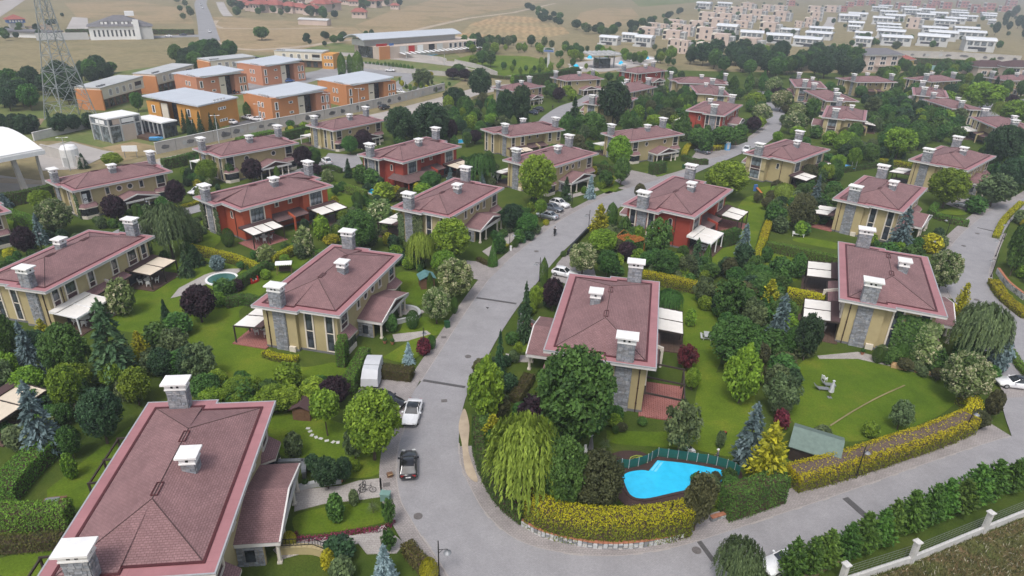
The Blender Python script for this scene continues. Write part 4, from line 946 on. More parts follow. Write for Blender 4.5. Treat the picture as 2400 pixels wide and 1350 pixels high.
# amber block is turned: its entrance faces down left
def _amber():
    p, yaw, lx, ly = corner((366,229),(466,248),(536,227),7.5); root = thing('school_block', 'amber yellow school block with dark firs along its foot', 'building', p, yaw, SCHOOL); BLOCKS.append((p, yaw, lx, ly)); H = 7.2
    ya, yb = ly * .42, ly * .75
    P_(root, 'wall', MB().prism([(0,0),(lx,0),(lx, ly),(3, ly),(3, ya),(0, ya)],-.3, H), 'orange_y'); P_(root, 'wall', bx((1.5, yb + (ly - yb) / 2, H / 2),(3, ly - yb, H)), 'orange_y')
    P_(root, 'white_panel', bx((.4, yb - 1.4, H / 2 - .2),(.3,2.4, H - .2)), 'cream'); g = P_(root, 'glazed_entrance', bx((2.9,(ya + yb) / 2 - .8, H / 2 - .2),(.15, yb - ya - 2, H - .5)), 'glass')
    for i in range(4): P_(g, 'mullion', bx((2.8, ya + .3 + (yb - ya - 2.4) * i / 3, H / 2 - .2),(.1,.12, H - .5)), 'frame_dk')
    r = MB(); r.loft([[(-.8,-.5,7.3),(lx + .4,-.5,7.3),(lx + .4,-.5,7.7),(-.8,-.5,7.7)],[(-.8, ly + .5,8.4),(lx + .4, ly + .5,8.4),(lx + .4, ly + .5,8.8),(-.8, ly + .5,8.8)]]); P_(root, 'metal_roof', r, 'metal_roof')
    for z in (1.9,5.4):
        for k in range(3): fwin(root, lx * .5 + k * 1.1, z,.8,.55, 'y',0)
    for z in (1.9,5.0): fwin(root, ya * .5, z,1.0,2.0, 'x',0); fwin(root, ly * .88, z,1.0,2.0, 'x',0)
    for k in range(4): P_(root, 'roof_vent', bx((lx * .45 + k * 1.3,.7,7.9),(.6,.5,.5)), 'grey_lt')
_amber()
school_w('white-fronted school block with orange end wall, nearest the pylon',(174,204),(234,207),(330,181))
school_w('white-fronted school block with orange end, behind the broad tree',(312,172),(363,175),(446,153))
school_w('long cream school block farthest left behind the metal roofs',(475,136),(491,143),(582,132))
school_w('long cream school block with amber end block and six windows, farthest back',(640,114),(642,119),(722,130), 'orange_y', 'end')
# glass pavilion
p, yaw, lx, ly = corner((211,270),(251,279),(325,266),6.6)
root = thing('glass_pavilion', 'glass cube pavilion with low glazed wing, white flat roofs and brick infill', 'building', p, yaw); BLOCKS.append((p, yaw, lx * 2, ly)); H = 6.5
P_(root, 'roof', bx((lx / 2, ly / 2, H),(lx + .2, ly + .2,.35)), 'white'); P_(root, 'glass_box', bx((lx / 2, ly / 2, H / 2 - .2),(lx - .3, ly - .3, H - .3)), 'glass_lt')
for x, y in ((0,0),(lx,0),(0, ly),(lx * .36,0),(lx * .8,0),(0, ly * .5)): P_(root, 'post', bx((x, y, H / 2 - .2),(.35,.35, H - .2)), 'grey_lt')
P_(root, 'brick_panel', bx((lx * .58,-.03,2.2),(lx * .42,.2,4.4)), 'beige'); P_(root, 'beam', bx((lx / 2,-.02,4.5),(lx,.25,.3)), 'grey_lt'); P_(root, 'beam', bx((0, ly / 2,4.5),(.25, ly,.3)), 'grey_lt')
P_(root, 'sign_panel', bx((lx * .6,-.1,5.5),(lx * .4,.08,1.1)), 'white'); P_(root, 'sign_panel', bx((-.1, ly * .45,5.4),(.08, ly * .5,1.1)), 'white'); P_(root, 'brick_panel', bx((lx * .25,-.02,5.5),(lx * .25,.1,1.4)), 'beige')
wl_ = lx * 1.1; P_(root, 'wing_roof', bx((lx + wl_ * .45, ly * .45 - 3.5,4.3),(5.0, wl_ * .9 + 3,.35)), 'white')
P_(root, 'wing_glass', bx((lx + wl_ * .45, ly * .45 - 3.5,2.0),(4.4, wl_ * .9 + 2.4,4.2)), 'glass')
for k in range(7): P_(root, 'post', bx((lx + wl_ * .45 - 2.3, ly * .45 - 3.5 - (wl_ * .9 + 2.6) / 2 + (wl_ * .9 + 2.6) * k / 6,2.0),(.3,.3,4.3)), 'grey_lt')
tag(slab('terrace_deck', GL([(290,318),(345,308),(394,318),(350,331)]),0,.9, M['deck_wood'], None), 'brown timber deck jutting out before the glass pavilion', 'deck'); del bpy.data.objects['terrace_deck']['kind']
# white canopy hall at the left edge
p, yaw, lx, ly = corner((-40,374),(-30,376),(100,356),8.5)
root = thing('canopy_hall', 'open hall under a white barrel roof on slanted concrete piers, left edge', 'building', p, yaw)
Rr = MB(); prof = [(t,8.6 + 2.6 * math.sin(math.pi * t)) for t in [i / 12 for i in range(13)]]; D = 26.0
rings = [[(lx * 1.02, D * t - 1, z),(-30, D * t - 1, z),(-30, D * t - 1, z + .5),(lx * 1.02, D * t - 1, z + .5)] for t, z in prof]; Rr.loft(rings); P_(root, 'barrel_roof', Rr, 'white')
P_(root, 'fascia_beam', bx(((lx - 30) / 2,-.9,8.3),(lx + 31,.5,.9)), 'white')
for i in range(6):
    x = lx - .8 - i * 4.6; P_(root, 'pier', MB().tube((x,.2,8.2),(x + (.9 if i % 2 else .1),.6,-.2),.55 if i % 2 else .3,.75 if i % 2 else .35,4), 'concrete')
    P_(root, 'pier', MB().tube((x + 1,22,8.2),(x,22,-.2),.4,.5,4), 'concrete')
for k in range(5): P_(root, 'roof_bracket', bx((lx - 8 - k * 2.1,5.5 + k * .3,11.0),(.3,.5,.9)), 'black')
# perimeter wall with oval stone insets along the boulevard
def oval_wall(px, h, label, panels, seed, size=1.0):
    ln = [Vector(p) for p in smooth_line(GL(px),8)]; root = thing('perimeter_wall', label, 'wall',(0,0,0)); r = random.Random(seed)
    tot = sum((b - a).length for a, b in zip(ln, ln[1:])); 
    def at(s):
        for a, b in zip(ln, ln[1:]):
            L_ = (b - a).length
            if s <= L_: return a + (b - a) * (s / max(L_,1e-6)),(b - a).normalized()
            s -= L_
        return ln[-1],(ln[-1] - ln[-2]).normalized()
    for i in range(panels):
        a, _t = at(tot * i / panels + .06); b, _t = at(tot * (i + 1) / panels - .06); c = (a + b) / 2; t = (b - a); rz = math.atan2(t.y, t.x)
        pn = bx((0,0,0),(t.length,.3, h)).build('wall_panel', M['concrete'], root,(c.x, c.y, h / 2 - .1), rz); bx((0,0, h / 2 + .05),(t.length + .1,.42,.12)).build('coping', M['concrete_wt'], pn)
        for k in range(r.choice((1,2,2))):
            sx, sz = r.uniform(.7,1.5) * size, r.uniform(.5,.85) * size; m = 12; an = r.uniform(-.6,.6); x0 = r.uniform(-.34,.34) * t.length
            pts = [(x0 + sx * math.cos(2 * math.pi * q / m + an * .3) * (1 + .15 * math.sin(q * 2.1)), sz * math.sin(2 * math.pi * q / m) * (1 + .12 * math.cos(q * 1.7))) for q in range(m)]
            g = MB(); g.loft([[(x,-.152, z) for x, z in pts],[(x * .0 + x,-.22, z) for x, z in pts]]); g.build('oval_inset', M['stone_core'] if r.random() < .6 else M['grey_lt'], pn,(0,0, r.uniform(-.2,.15)))
    return root
oval_wall([(366,361),(440,345),(545,322),(640,302),(740,283),(860,257),(960,233),(1042,212)],3.0, 'long pale wall with oval stone insets between boulevard and school',22,3)
oval_wall([(2086,134),(2180,136),(2280,140),(2390,147)],4.2, 'far pale wall with dark oval holes above the tennis court hedge',9,5,1.25)
def plain_wall(px, h, th, label, mat='concrete', coping=None, n=6):
    ln = smooth_line(GL(px), n) if len(px) > 2 else GL(px); root = thing('wall', label, 'wall'); b = MB(); c = MB()
    for a, q in zip(ln, ln[1:]):
        t = q - a; m = (a + q) / 2; b.box((m.x, m.y, h / 2 - .1),(t.length + .02, th, h), math.atan2(t.y, t.x)); c.box((m.x, m.y, h - .06 + .06),(t.length + .04, th + .1,.12), math.atan2(t.y, t.x))
    b.build('wall_body', M[mat], root); c.build('coping', M[coping or mat], root); return root
plain_wall([(80,330),(130,318),(216,298)],2.2,.4, 'low pale wall running from pylon field to the glass pavilion', 'concrete_wt')
plain_wall([(100,362),(150,375),(198,396)],2.6,.4, 'pale retaining wall stepping down beside the canopy hall', 'concrete')
plain_wall([(770,152),(860,160),(960,172),(1045,178)],2.0,.4, 'pale wall with small cypresses along the upper boulevard', 'concrete')
plain_wall([(1066,150),(1120,162),(1165,180)],2.2,.4, 'pale wall at the boulevard bend under young trees', 'concrete')
plain_wall([(930,132),(1020,141),(1046,147)],2.0,.4, 'pale wall with round bushes below the pool club', 'concrete')
# lattice pylon
pc = [G(115,291), G(151,300), G(216,267), G(186,262)]; c = sum(pc, Vector()) / 4; side = ((pc[0] - pc[1]).length + (pc[1] - pc[2]).length) / 2; a0 = math.atan2((pc[1] - pc[0]).y,(pc[1] - pc[0]).x)
root = thing('lattice_pylon', 'tall grey lattice power pylon standing left of the school', 'pylon',(c.x, c.y,0), a0); s0 = min(side,10.5) / 2
lv = [(0,1.0),(5,.87),(10,.74),(14.5,.63),(19,.52),(23,.43),(27,.36),(31,.30),(35,.25)]; sg = ((-1,-1),(1,-1),(1,1),(-1,1))
leg = [MB() for _ in range(4)]; brc = [MB() for _ in range(4)]
pt = lambda z, k, i: Vector((sg[i][0] * s0 * k, sg[i][1] * s0 * k, z))
for (z0, k0),(z1, k1) in zip(lv, lv[1:]):
    for i in range(4):
        j = (i + 1) % 4; a, b, d, e = pt(z0, k0, i), pt(z0, k0, j), pt(z1, k1, i), pt(z1, k1, j); leg[i].tube(a, d,.17,.15,4, False); w_ = .085
        brc[i].tube(d, e, w_, n=4, cap=False); m = (d + e) / 2
        if z0 < 10: brc[i].tube(a, m, w_, n=4, cap=False); brc[i].tube(b, m, w_, n=4, cap=False); q1, q2 = (a + m) / 2,(b + m) / 2; brc[i].tube(q1,(a + d) / 2,.06, n=4, cap=False); brc[i].tube(q2,(b + e) / 2,.06, n=4, cap=False); brc[i].tube(q1, d,.06, n=4, cap=False); brc[i].tube(q2, e,.06, n=4, cap=False)
        else: brc[i].tube(a, e, w_, n=4, cap=False); brc[i].tube(b, d, w_, n=4, cap=False)
for i in range(4): P_(root, 'leg', leg[i], 'steel'); P_(root, 'bracing', brc[i], 'steel')['kind'] = 'stuff'
for s in (-1,1):      # the forked head
    h = MB()
    for y in (-1,1):
        a = Vector((0.4 * s, y * s0 * .25,35)); q = Vector((s * 6.5, y * 1.0,43)); t = Vector((s * 5.0, y * .7,49)); o = Vector((s * 11,0,47)); w0 = Vector((s * s0 * .25, y * s0 * .25,35))
        for u_, v_ in ((w0, q),(a, q),(q, t),(q, o),(t, o),(w0,(a + q) / 2),(t, Vector((0, y * .6,48))),(q, Vector((0, y * .6,47))),(Vector((s * 2.5, y * .65,47.3)), t),(Vector((s * 2.5, y * .65,48)), q)): h.tube(u_, v_,.10, n=4, cap=False)
    for k in range(5): f = k / 4; h.tube(Vector((s * (1 + 5.2 * f),-s0 * .25 + (.25 * s0 - 1) * f,35 + 8 * f)), Vector((s * (1 + 5.2 * f), s0 * .25 - (.25 * s0 - 1) * f,35 + 8 * f)),.06, n=4, cap=False)
    P_(root, 'cross_arm', h, 'steel')['kind'] = 'stuff'
for k in range(3): 
    ins = MB().lathe([(.05,-3.0),(.16,-2.8),(.05,-2.6),(.16,-2.4),(.05,-2.2),(.16,-2.0),(.05,-1.6),(.03,0)],8); P_(root, 'insulator', ins, 'grey',((k - 1) * 8.5,0,47))
# far mansion, roadside cafe, pool club
p, yaw, lx, ly = corner((203,60),(206,62),(355,62),7.5); root = thing('mansion', 'far long white mansion with grey dormered roof behind the dark hedge', 'building', p, yaw)
ly = 16; P_(root, 'wall', bx((lx / 2, ly / 2,3.6),(lx, ly,7.4)), 'white'); P_(root, 'roof', MB().loft([[(-1,-1,7.3),(lx + 1,-1,7.3),(lx + 1, ly + 1,7.3),(-1, ly + 1,7.3)],[(14,5,13),(lx - 14,5,13),(lx - 14, ly - 5,13),(14, ly - 5,13)]]), 'slate')
for k in range(8):
    d = bx((0,0,0),(2.2,2.4,2.0)).build('dormer', M['slate'], root,(lx * .22 + k * lx * .062 + (k // 2) * 1.2,1.6,9.2)); bx((0,-1.22,0),(1.3,.05,1.3)).build('pane', M['white'], d)
for k in range(10): fwin(root, lx * .08 + k * lx * .068,3.6, lx * .035,3.6, 'y',0)
P_(root, 'stair_tower', bx((lx * .75,-.4,5.5),(lx * .09,3,11)), 'white'); P_(root, 'wing', bx((lx * .9,.5,3.5),(lx * .2,2,7)), 'pale'); P_(root, 'chimney', bx((lx * .68,8,14),(5,4,2.5)), 'white')
P_(root, 'forecourt_wall', bx((-14,3,2),(26,.6,4)), 'pale')
p, yaw, lx, ly = corner((14,46),(16,47),(58,46),5); root = thing('roadside_cafe', 'small far pavilion with red hipped roof and blue sign band', 'building', p, yaw); ly = lx * .8
P_(root, 'wall', bx((lx / 2, ly / 2,1.5),(lx * .8, ly * .8,3.2)), 'pale'); P_(root, 'sign_band', bx((lx / 2, ly / 2,4.2),(lx, ly,2.2)), 'blue'); P_(root, 'roof', MB().loft([[(-1,-1,5.3),(lx + 1,-1,5.3),(lx + 1, ly + 1,5.3),(-1, ly + 1,5.3)],[(lx * .45, ly * .45,8),(lx * .55, ly * .45,8),(lx * .55, ly * .55,8),(lx * .45, ly * .55,8)]]), 'tile')
for k in range(5): P_(root, 'sign_letter', bx((lx * (.16 + .16 * k),-.06,4.2),(lx * .1,.1,1.3)), 'white')
p, yaw, lx, ly = corner((832,98),(890,112),(1080,88),6); root = thing('pool_club', 'large club building with grey barrel roof, banners and striped awnings above its pools', 'building', p, yaw); ly = min(ly,22); BLOCKS.append((p, yaw, lx, ly))
P_(root, 'wall', bx((lx / 2, ly / 2,3),(lx, ly,6.2)), 'beige'); P_(root, 'upper_hall', bx((lx * .4, ly * .7,7.5),(lx * .86, ly * .5,3)), 'pale')
rr = MB(); rr.loft([[(-6, ly * (.3 + .75 * t),9.2 + 2.2 * math.sin(math.pi * t)),(lx * .86, ly * (.3 + .75 * t),9.2 + 2.2 * math.sin(math.pi * t)),(lx * .86, ly * (.3 + .75 * t),9.6 + 2.2 * math.sin(math.pi * t)),(-6, ly * (.3 + .75 * t),9.6 + 2.2 * math.sin(math.pi * t))] for t in [i / 8 for i in range(9)]]); P_(root, 'barrel_roof', rr, 'metal_roof')
P_(root, 'glazed_hall', bx((-.1, ly * .55,3),(.4, ly * .55,5.6)), 'glass'); P_(root, 'brick_corner', bx((3,-.05,3.2),(7,.5,6.5)), 'orange')
for k,(x, m_) in enumerate(((.2, 'pale'),(.28, 'red'),(.36, 'white'),(.47, 'cl_black'),(.55, 'pale'))): P_(root, 'banner', bx((lx * x,-.1,4.0),(lx * .055,.15,3.8)), m_)
for k in range(7): fwin(root, lx * (.66 + .05 * k),4.3, lx * .03,2.4, 'y',0)
for k in range(18):
    P_(root, 'awning', MB().quad((lx * (.16 + .045 * k),-.3,2.9),(lx * (.16 + .045 * k),-5,2.3),(lx * (.16 + .045 * k) + lx * .026,-5,2.3),(lx * (.16 + .045 * k) + lx * .026,-.3,2.9)), 'white')
P_(root, 'red_sign', bx((2.5,1.5,7.1),(7,.3,1.2)), 'red'); P_(root, 'blue_sign', bx((8.5,.8,7.1),(3,.3,1.1)), 'blue')
for (q, t) in (([(975,127),(1010,122),(1026,128),(990,133)], 'pale turquoise club pool nearest the club awnings'),([(1062,116),(1100,108),(1120,112),(1085,120)], 'pale turquoise club pool farther right')): tag(slab('swimming_pool', GL(q),-.1,.12, M['water'], None), t, 'pool', 'club pools')
for o in [x for x in bpy.data.objects if x.name.startswith('swimming_pool')]: 
    if 'kind' in o: del o['kind']
# gatehouse canopy, fountains, sign tower
p, yaw, lx, ly = corner((1380,127),(1388,130),(1440,126),7); root = thing('gatehouse', 'flat glazed gatehouse canopy on dark booths at the estate entrance', 'gatehouse', p, yaw); ly = 12; lx = max(lx,18)
P_(root, 'canopy', MB().loft([[(0,0,6.6),(lx,0,6.6),(lx,0,7.3),(0,0,7.3)],[(2, ly,6.9),(lx + 2, ly,6.9),(lx + 2, ly,7.6),(2, ly,7.6)]]), 'pale'); P_(root, 'booth', bx((lx * .55, ly * .45,2.4),(lx * .4,5,5)), 'glass')
for x in (.2,.4,.7,.9): P_(root, 'column', MB().tube((lx * x, ly * .3,0),(lx * x, ly * .3,6.7),.3), 'grey')
for k in range(6): P_(root, 'roof_rib', bx((lx * (.1 + .16 * k) + 1, ly / 2,7.75),(.3, ly,.5)), 'grey_lt')
for (u, v, wpx, t) in ((1350,160,34, 'white rimmed garden fountain left of the gatehouse'),(1455,152,26, 'small white fountain right of the gatehouse'),(1512,138,40, 'white fountain basin far right of the gatehouse'),(1382,138,26, 'white round basin behind the gatehouse')):
    p = G(u, v); R = wpx / ppm(p) / 2; f = thing('fountain', t, 'fountain', p,0, 'fountains at the gate'); MB().lathe([(R,-.1),(R,.5),(R * .8,.5),(R * .8,.2)],18).build('basin', M['white'], f); MB().lathe([(R * .5,.2),(R * .3,1.6),(.1,2.2)],8).build('glass_cone', M['water'], f)
p = G(1284,170); root = thing('billboard_tower', 'tall pylon sign with green and blue board above the park trees', 'sign', p, R_(-8)); k = ppm(p); hh = height_at(p,112); P_(root, 'pole', bx((0,0, hh * .42),(1.1,.9, hh * .84)), 'pale')
P_(root, 'board', bx((0,-.1, hh * .91),(24 / k,1.4, hh * .17)), 'pale'); P_(root, 'green_emblem', MB().loft([[(10 / k * math.cos(a), y, hh * .93 + hh * .075 * math.sin(a)) for a in [math.pi * i / 10 for i in range(11)]] for y in (-.95,-.85)]), 'green_pl'); P_(root, 'blue_strip', bx((0,-.9, hh * .88),(22 / k,.1, hh * .05)), 'blue')
# tennis court and neighbours above the wood
tag(sheet('tennis_court', GL([(2150,152),(2290,158),(2275,168),(2135,162)]),.1, M['green_gy'], None), 'grey-green tennis court under the far hedge', 'court'); del bpy.data.objects['tennis_court']['kind']
def gable_house(label, left, front, right, z, ly, wallm, roofm, storeys=3, group=None):
    p, yaw, lx, _l = corner(left, front, right, z); root = thing('gabled_house', label, 'house', p, yaw, group); P_(root, 'wall', bx((lx / 2, ly / 2, z / 2),(lx, ly, z)), wallm)
    P_(root, 'eave', bx((lx / 2, ly / 2, z - .25),(lx + 1.4, ly + 1.4,.45)), 'white')
    P_(root, 'roof', MB().loft([[(-.9,-.9, z),(lx + .9,-.9, z),(lx + .9, ly + .9, z),(-.9, ly + .9, z)],[(lx * .25, ly / 2 - .1, z + 2.8),(lx * .75, ly / 2 - .1, z + 2.8),(lx * .75, ly / 2 + .1, z + 2.8),(lx * .25, ly / 2 + .1, z + 2.8)]]), roofm)
    for s in range(storeys):
        for k in range(3): fwin(root, lx * (.2 + .3 * k),1.8 + s * (z - 1.2) / storeys, lx * .14,1.7, 'y',0,2)
    b = P_(root, 'balcony', bx((lx * .5,-.6, z * .36),(lx * .4,1.2,1.0)), wallm); return root
gable_house('beige three-storey house with grey hipped roof beside the dark wood',(2014,124),(2030,128),(2090,124),9,12, 'beige_pk', 'slate',3)
gable_house('lower beige house with brown roof, left of the three-storey one',(1966,124),(1970,124),(2014,122),7,12, 'beige_pk', 'slate',2)
gable_house('yellow house with arched front below the far oval wall',(2085,140),(2100,142),(2140,138),5.5,12, 'yellow_wall', 'tile',1)
gable_house('pink far house with brown roof right of the tennis court',(2285,152),(2295,156),(2345,153),5,12, 'beige_pk', 'shingle_br',1)
gable_house('pale far house with brown roof at the right edge above the estate',(2352,152),(2362,156),(2430,152),6,12, 'beige_pk', 'shingle_br',2)
# far quarter: barrel-roofed white houses, beige cube houses, brick houses
def far_proto(kind):
    root = bpy.data.objects.new(kind, None); COL.objects.link(root)
    if kind == 'barrel_roof_house':
        P_(root, 'wall', bx((0,0,2.6),(13,8.6,5.6)), 'pale')
        n = 9; prof = [(4.7 * math.cos(math.pi * i / (n - 1)),5.3 + 1.5 * math.sin(math.pi * i / (n - 1))) for i in range(n)]
        P_(root, 'barrel_roof', MB().loft([[(x, y, z) for y, z in prof] for x in (-6.9,6.9)]), 'vault')
        for k in range(4): g = P_(root, 'window', bx((-4.6 + k * 3.0,-4.32,3.9),(2.2,.12,1.9)), 'glass_lt')
        P_(root, 'ground_glazing', bx((-1,-4.33,1.2),(8,.1,2)), 'glass'); P_(root, 'slit_window', bx((6.52,0,3.6),(.1,4.5,.7)), 'frame_dk'); P_(root, 'terrace_wall', bx((-4,-5.6,.5),(6,2,1.2)), 'pale')
    elif kind == 'cube_house':
        P_(root, 'wall', bx((1.5,0,4),(8,9,8)), 'beige_pk'); P_(root, 'side_wing', bx((6.6,.6,3.4),(3.6,7,6.8)), 'pale'); P_(root, 'balcony_frame', bx((-3.4,0,4),(2.2,8.6,8.3)), 'cream')
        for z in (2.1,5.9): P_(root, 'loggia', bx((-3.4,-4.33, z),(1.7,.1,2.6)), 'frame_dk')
        for z in (2.2,5.6): P_(root, 'window', bx((2.2,-4.53, z),(1.4,.1,1.6)), 'glass'); P_(root, 'shutter', bx((6.6,-2.93, z - .3),(2.2,.1,2.2)), 'grey')
    else:
        P_(root, 'wall', bx((0,0,3.7),(12,9,7.6)), 'brick_far'); P_(root, 'white_frame', bx((-4.2,-.2,4),(3,9.2,8.2)), 'pale')
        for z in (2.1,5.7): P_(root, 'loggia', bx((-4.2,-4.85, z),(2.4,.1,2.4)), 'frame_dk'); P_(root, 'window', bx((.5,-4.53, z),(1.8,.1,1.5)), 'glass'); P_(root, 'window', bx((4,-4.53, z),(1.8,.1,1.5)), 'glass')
    return root
FAR = {k: far_proto(k) for k in ('barrel_roof_house', 'cube_house', 'brick_house')}; used = set(); FARPOS = []
o4, o5, o6 = 1200,1600,2000
QV = [(o6, *q) for q in [(205,480,300,390),(0,155,312,400),(0,155,268,330),(180,440,250,330),(180,415,226,270),(180,395,196,250),(140,350,140,210),(-60,85,180,250),(-60,50,215,270),(255,440,120,185),(-60,120,105,170),(200,380,88,140),(520,800,290,395),(620,880,260,350),(560,795,225,290),(660,880,165,230),(755,960,145,205),(870,1110,260,340),(830,1070,227,290),(910,1175,320,440),(380,540,52,100),(400,580,75,130),(540,690,70,120),(630,790,100,160),(810,980,82,120),(800,985,100,150),(870,1050,128,180),(1080,1210,107,150),(1085,1205,125,170),(1140,1210,165,210),(510,690,112,170),(150,290,55,100),(200,330,42,80)]] + \
     [(o5, *q) for q in [(470,690,260,350),(690,930,285,370),(930,1190,315,400),(785,1000,240,300),(1035,1280,270,340),(1060,1280,228,290),(280,480,205,300),(110,250,15,80),(285,425,18,70),(1310,1500,120,190)]] + [(o4, *q) for q in [(740,930,305,385),(930,1075,280,360),(1040,1215,300,400)]]
QC = [(o5, *q) for q in [(90,275,235,345),(205,405,290,410),(85,300,370,470),(-40,55,345,460),(450,655,325,440),(630,805,190,290),(195,360,155,240),(405,570,177,240),(30,190,180,250),(-30,80,215,310),(110,290,105,180),(245,380,60,120),(380,520,60,130),(270,440,115,190),(450,600,125,190),(555,690,80,165),(640,800,135,195),(750,900,95,180),(480,605,25,85),(660,760,40,100),(750,870,45,95),(1020,1110,150,235),(1065,1170,100,180),(940,1020,180,235),(1045,1180,50,110),(1190,1320,48,105)]] + [(o4, *q) for q in [(1060,1250,235,300),(1145,1260,195,250),(1260,1456,260,340),(1310,1456,335,450),(1335,1456,205,270),(1250,1330,205,255),(1300,1456,170,215)]] + [(o6,430,560,150,245)]
QB = [(o6, *q) for q in [(0,90,0,50),(100,190,0,45),(195,330,0,50),(345,440,20,75),(460,580,0,50),(570,700,35,80),(620,740,0,45),(720,830,15,75),(870,980,0,65),(960,1080,35,90),(1000,1130,60,110),(1080,1220,15,85),(1260,1420,0,50),(1220,1340,50,100),(1310,1390,85,130)]] + [(o5, *q) for q in [(875,960,0,50),(530,610,20,80),(1380,1456,15,60),(1320,1400,50,100)]]
for kind, Q, L0, H0, yaw, word, grp in (('barrel_roof_house', QV,15.5,6.8,-24, 'white barrel-roofed house', 'white barrel-roofed houses of the far quarter'),('cube_house', QC,13.5,8,-30, 'beige cube house', 'beige cube houses of the far quarter'),('brick_house', QB,14.5,8,-26, 'red brick house', 'red brick houses at the top')):
    it = sorted([(off + (a + b) / 2 / 3.64, y1 / 3.64,(b - a) / 3.64, y0 / 3.64) for off, a, b, y0, y1 in Q], key=lambda q: -q[1])
    rows = []
    for q in it:
        if not rows or rows[-1][0][1] - q[1] > 9: rows.append([])
        rows[-1].append(q)
    for ri, row in enumerate(rows):
        row.sort()
        for i,(u, v, wd, vt) in enumerate(row):
            p = G(u, v); s = max(.55, min(1.6, wd / ppm(p) / L0)); h = max(4, height_at(p, vt)); d = Vector((p.x, p.y,0)).normalized() * 4.5 * s; p = p + d
            sc_ = (s, s, max(.6, min(1.5, h / H0)))
            if kind in used: o = copy_tree(FAR[kind])
            else: o = FAR[kind]; used.add(kind)
            o.location = (p.x, p.y,0); o.rotation_euler = (0,0, R_(yaw + 7 * math.sin(u * 1.3 + v))); o.scale = sc_
            tag(o, f'{word}, {ORD[i]} from the left in the {ORD[ri]} row up from the dark wood' if len(rows) > 1 else f'{word}, {ORD[i]} from the left', 'house', grp); FARPOS.append((p, s))
for o in FAR.values():
    pass
# hillside village with red tile roofs
vh = None
VQ = [(560,14,30),(575,20,35),(592,25,36),(614,28,58),(644,29,50),(645,12,46),(668,20,30),(682,30,44),(704,31,40),(732,35,42),(754,27,50),(777,23,48),(742,7,56),(792,8,46),(814,11,30),(832,14,30),(843,42,40),(870,17,50),(902,13,38),(926,22,24),(812,-2,40),(700,10,30),(860,6,34)]
VQ.sort()
for i,(u, v, wd) in enumerate(VQ):
    p = G(u, v); s = max(.5, wd / ppm(p) / 15)
    if vh is None:
        vh = bpy.data.objects.new('village_house', None); COL.objects.link(vh); P_(vh, 'wall', bx((0,0,2.6),(12,9,5.4)), 'beige_pk'); P_(vh, 'roof', MB().loft([[(-7.2,-5.7,5.2),(7.2,-5.7,5.2),(7.2,5.7,5.2),(-7.2,5.7,5.2)],[(-3,-.1,8.2),(3,-.1,8.2),(3,.1,8.2),(-3,.1,8.2)]]), 'tile'); P_(vh, 'chimney', bx((2,1,8),(.8,.8,1.6)), 'cream')
        for k in range(3): P_(vh, 'window', bx((-3.6 + 3.6 * k,-4.53,3.4),(1.5,.1,1.5)), 'glass')
        o = vh
    else: o = copy_tree(vh)
    o.location = (p.x, p.y,0); o.rotation_euler = (0,0, R_(-18 + 25 * math.sin(u))); o.scale = (s, s, min(1.4, max(.8, s)))
    tag(o, f'red tile-roofed village house at the top, {ORD[i]} counting from the left', 'house', 'red tile-roofed village houses')
p = G(738,58); root = thing('shed', 'long low pale shed at the field edge under the village', 'shed', p, R_(-8)); P_(root, 'wall', bx((0,0,1.8),(24,8,3.8)), 'beige_pk'); P_(root, 'roof', MB().loft([[(-12.5,-4.5,3.7),(12.5,-4.5,3.7),(12.5,4.5,3.7),(-12.5,4.5,3.7)],[(-12.5,-.1,5),(12.5,-.1,5),(12.5,.1,5),(-12.5,.1,5)]]), 'pale')
p = G(20,84); root = thing('greenhouse', 'long low nursery roof behind a hedge at the left edge', 'greenhouse', p, R_(-4)); P_(root, 'wall', bx((0,0,1.5),(60,10,3)), 'white'); P_(root, 'roof', bx((0,0,3.3),(62,12,.8)), 'slate')
sheet('road', band(smooth_line(GL([(478,-8),(470,8),(476,30),(484,60),(488,80),(492,95)])),6,6),.06, M['asphalt_lt']); sheet('road', band(GL([(140,90),(300,88),(490,84)]),8,6),.065, M['asphalt_lt']); sheet('road', GL([(-60,50),(-60,20),(40,-8),(70,-8),(30,20),(0,40)]),.05, M['boulevard']); sheet('road', band(smooth_line(GL([(515,5),(525,25),(535,38)])),4,4),.05, M['plaza'])
sheet('forecourt', GL([(150,78),(170,40),(205,42),(210,78)]),.055, M['plaza'])
sheet('road', band(smooth_line(GL([(1900,105),(1925,80),(1945,55),(1950,40)])),5,5),.05, M['plaza'])
# ------------------------------------------------------------------ vegetation prototypes
class LB:
    """leaf builder: small quads with their own shade"""
    def __init__(s, seed): s.r = random.Random(seed); s.v = []; s.t = []; s.n = 0
    def leaf(s, c, nrm, a, b, shade, tip=0.0, up=None):
        n = nrm
        if up is None:
            e = n.orthogonal().normalized(); e.rotate(Matrix.Rotation(s.r.uniform(0,6.283),3, n))
        else:
            e = up - n * up.dot(n); e = e.normalized() if e.length > 1e-4 else n.orthogonal().normalized()
        g = n.cross(e); e = e * a; g = g * b
        s.v += [c - e, c + g - e * .1, c + e, c - g + e * .1]; s.t += [(shade, tip,0)] * 4; s.n += 1
    def mesh(s, name, mat, extra=None):
        me = bpy.data.meshes.new(name); f = np.arange(s.n * 4).reshape(-1,4)
        v = np.array([tuple(x) for x in s.v], np.float32)
        me.from_pydata(v.tolist(),[], f.tolist()); me.materials.append(mat)
        t = np.clip(np.array(s.t, np.float32),0,1); set_tint(me, t); me.update(); return me
def rv(r): 
    while True:
        q = Vector((r.uniform(-1,1), r.uniform(-1,1), r.uniform(-1,1)))
        if 0.05 < q.length < 1: return q.normalized()
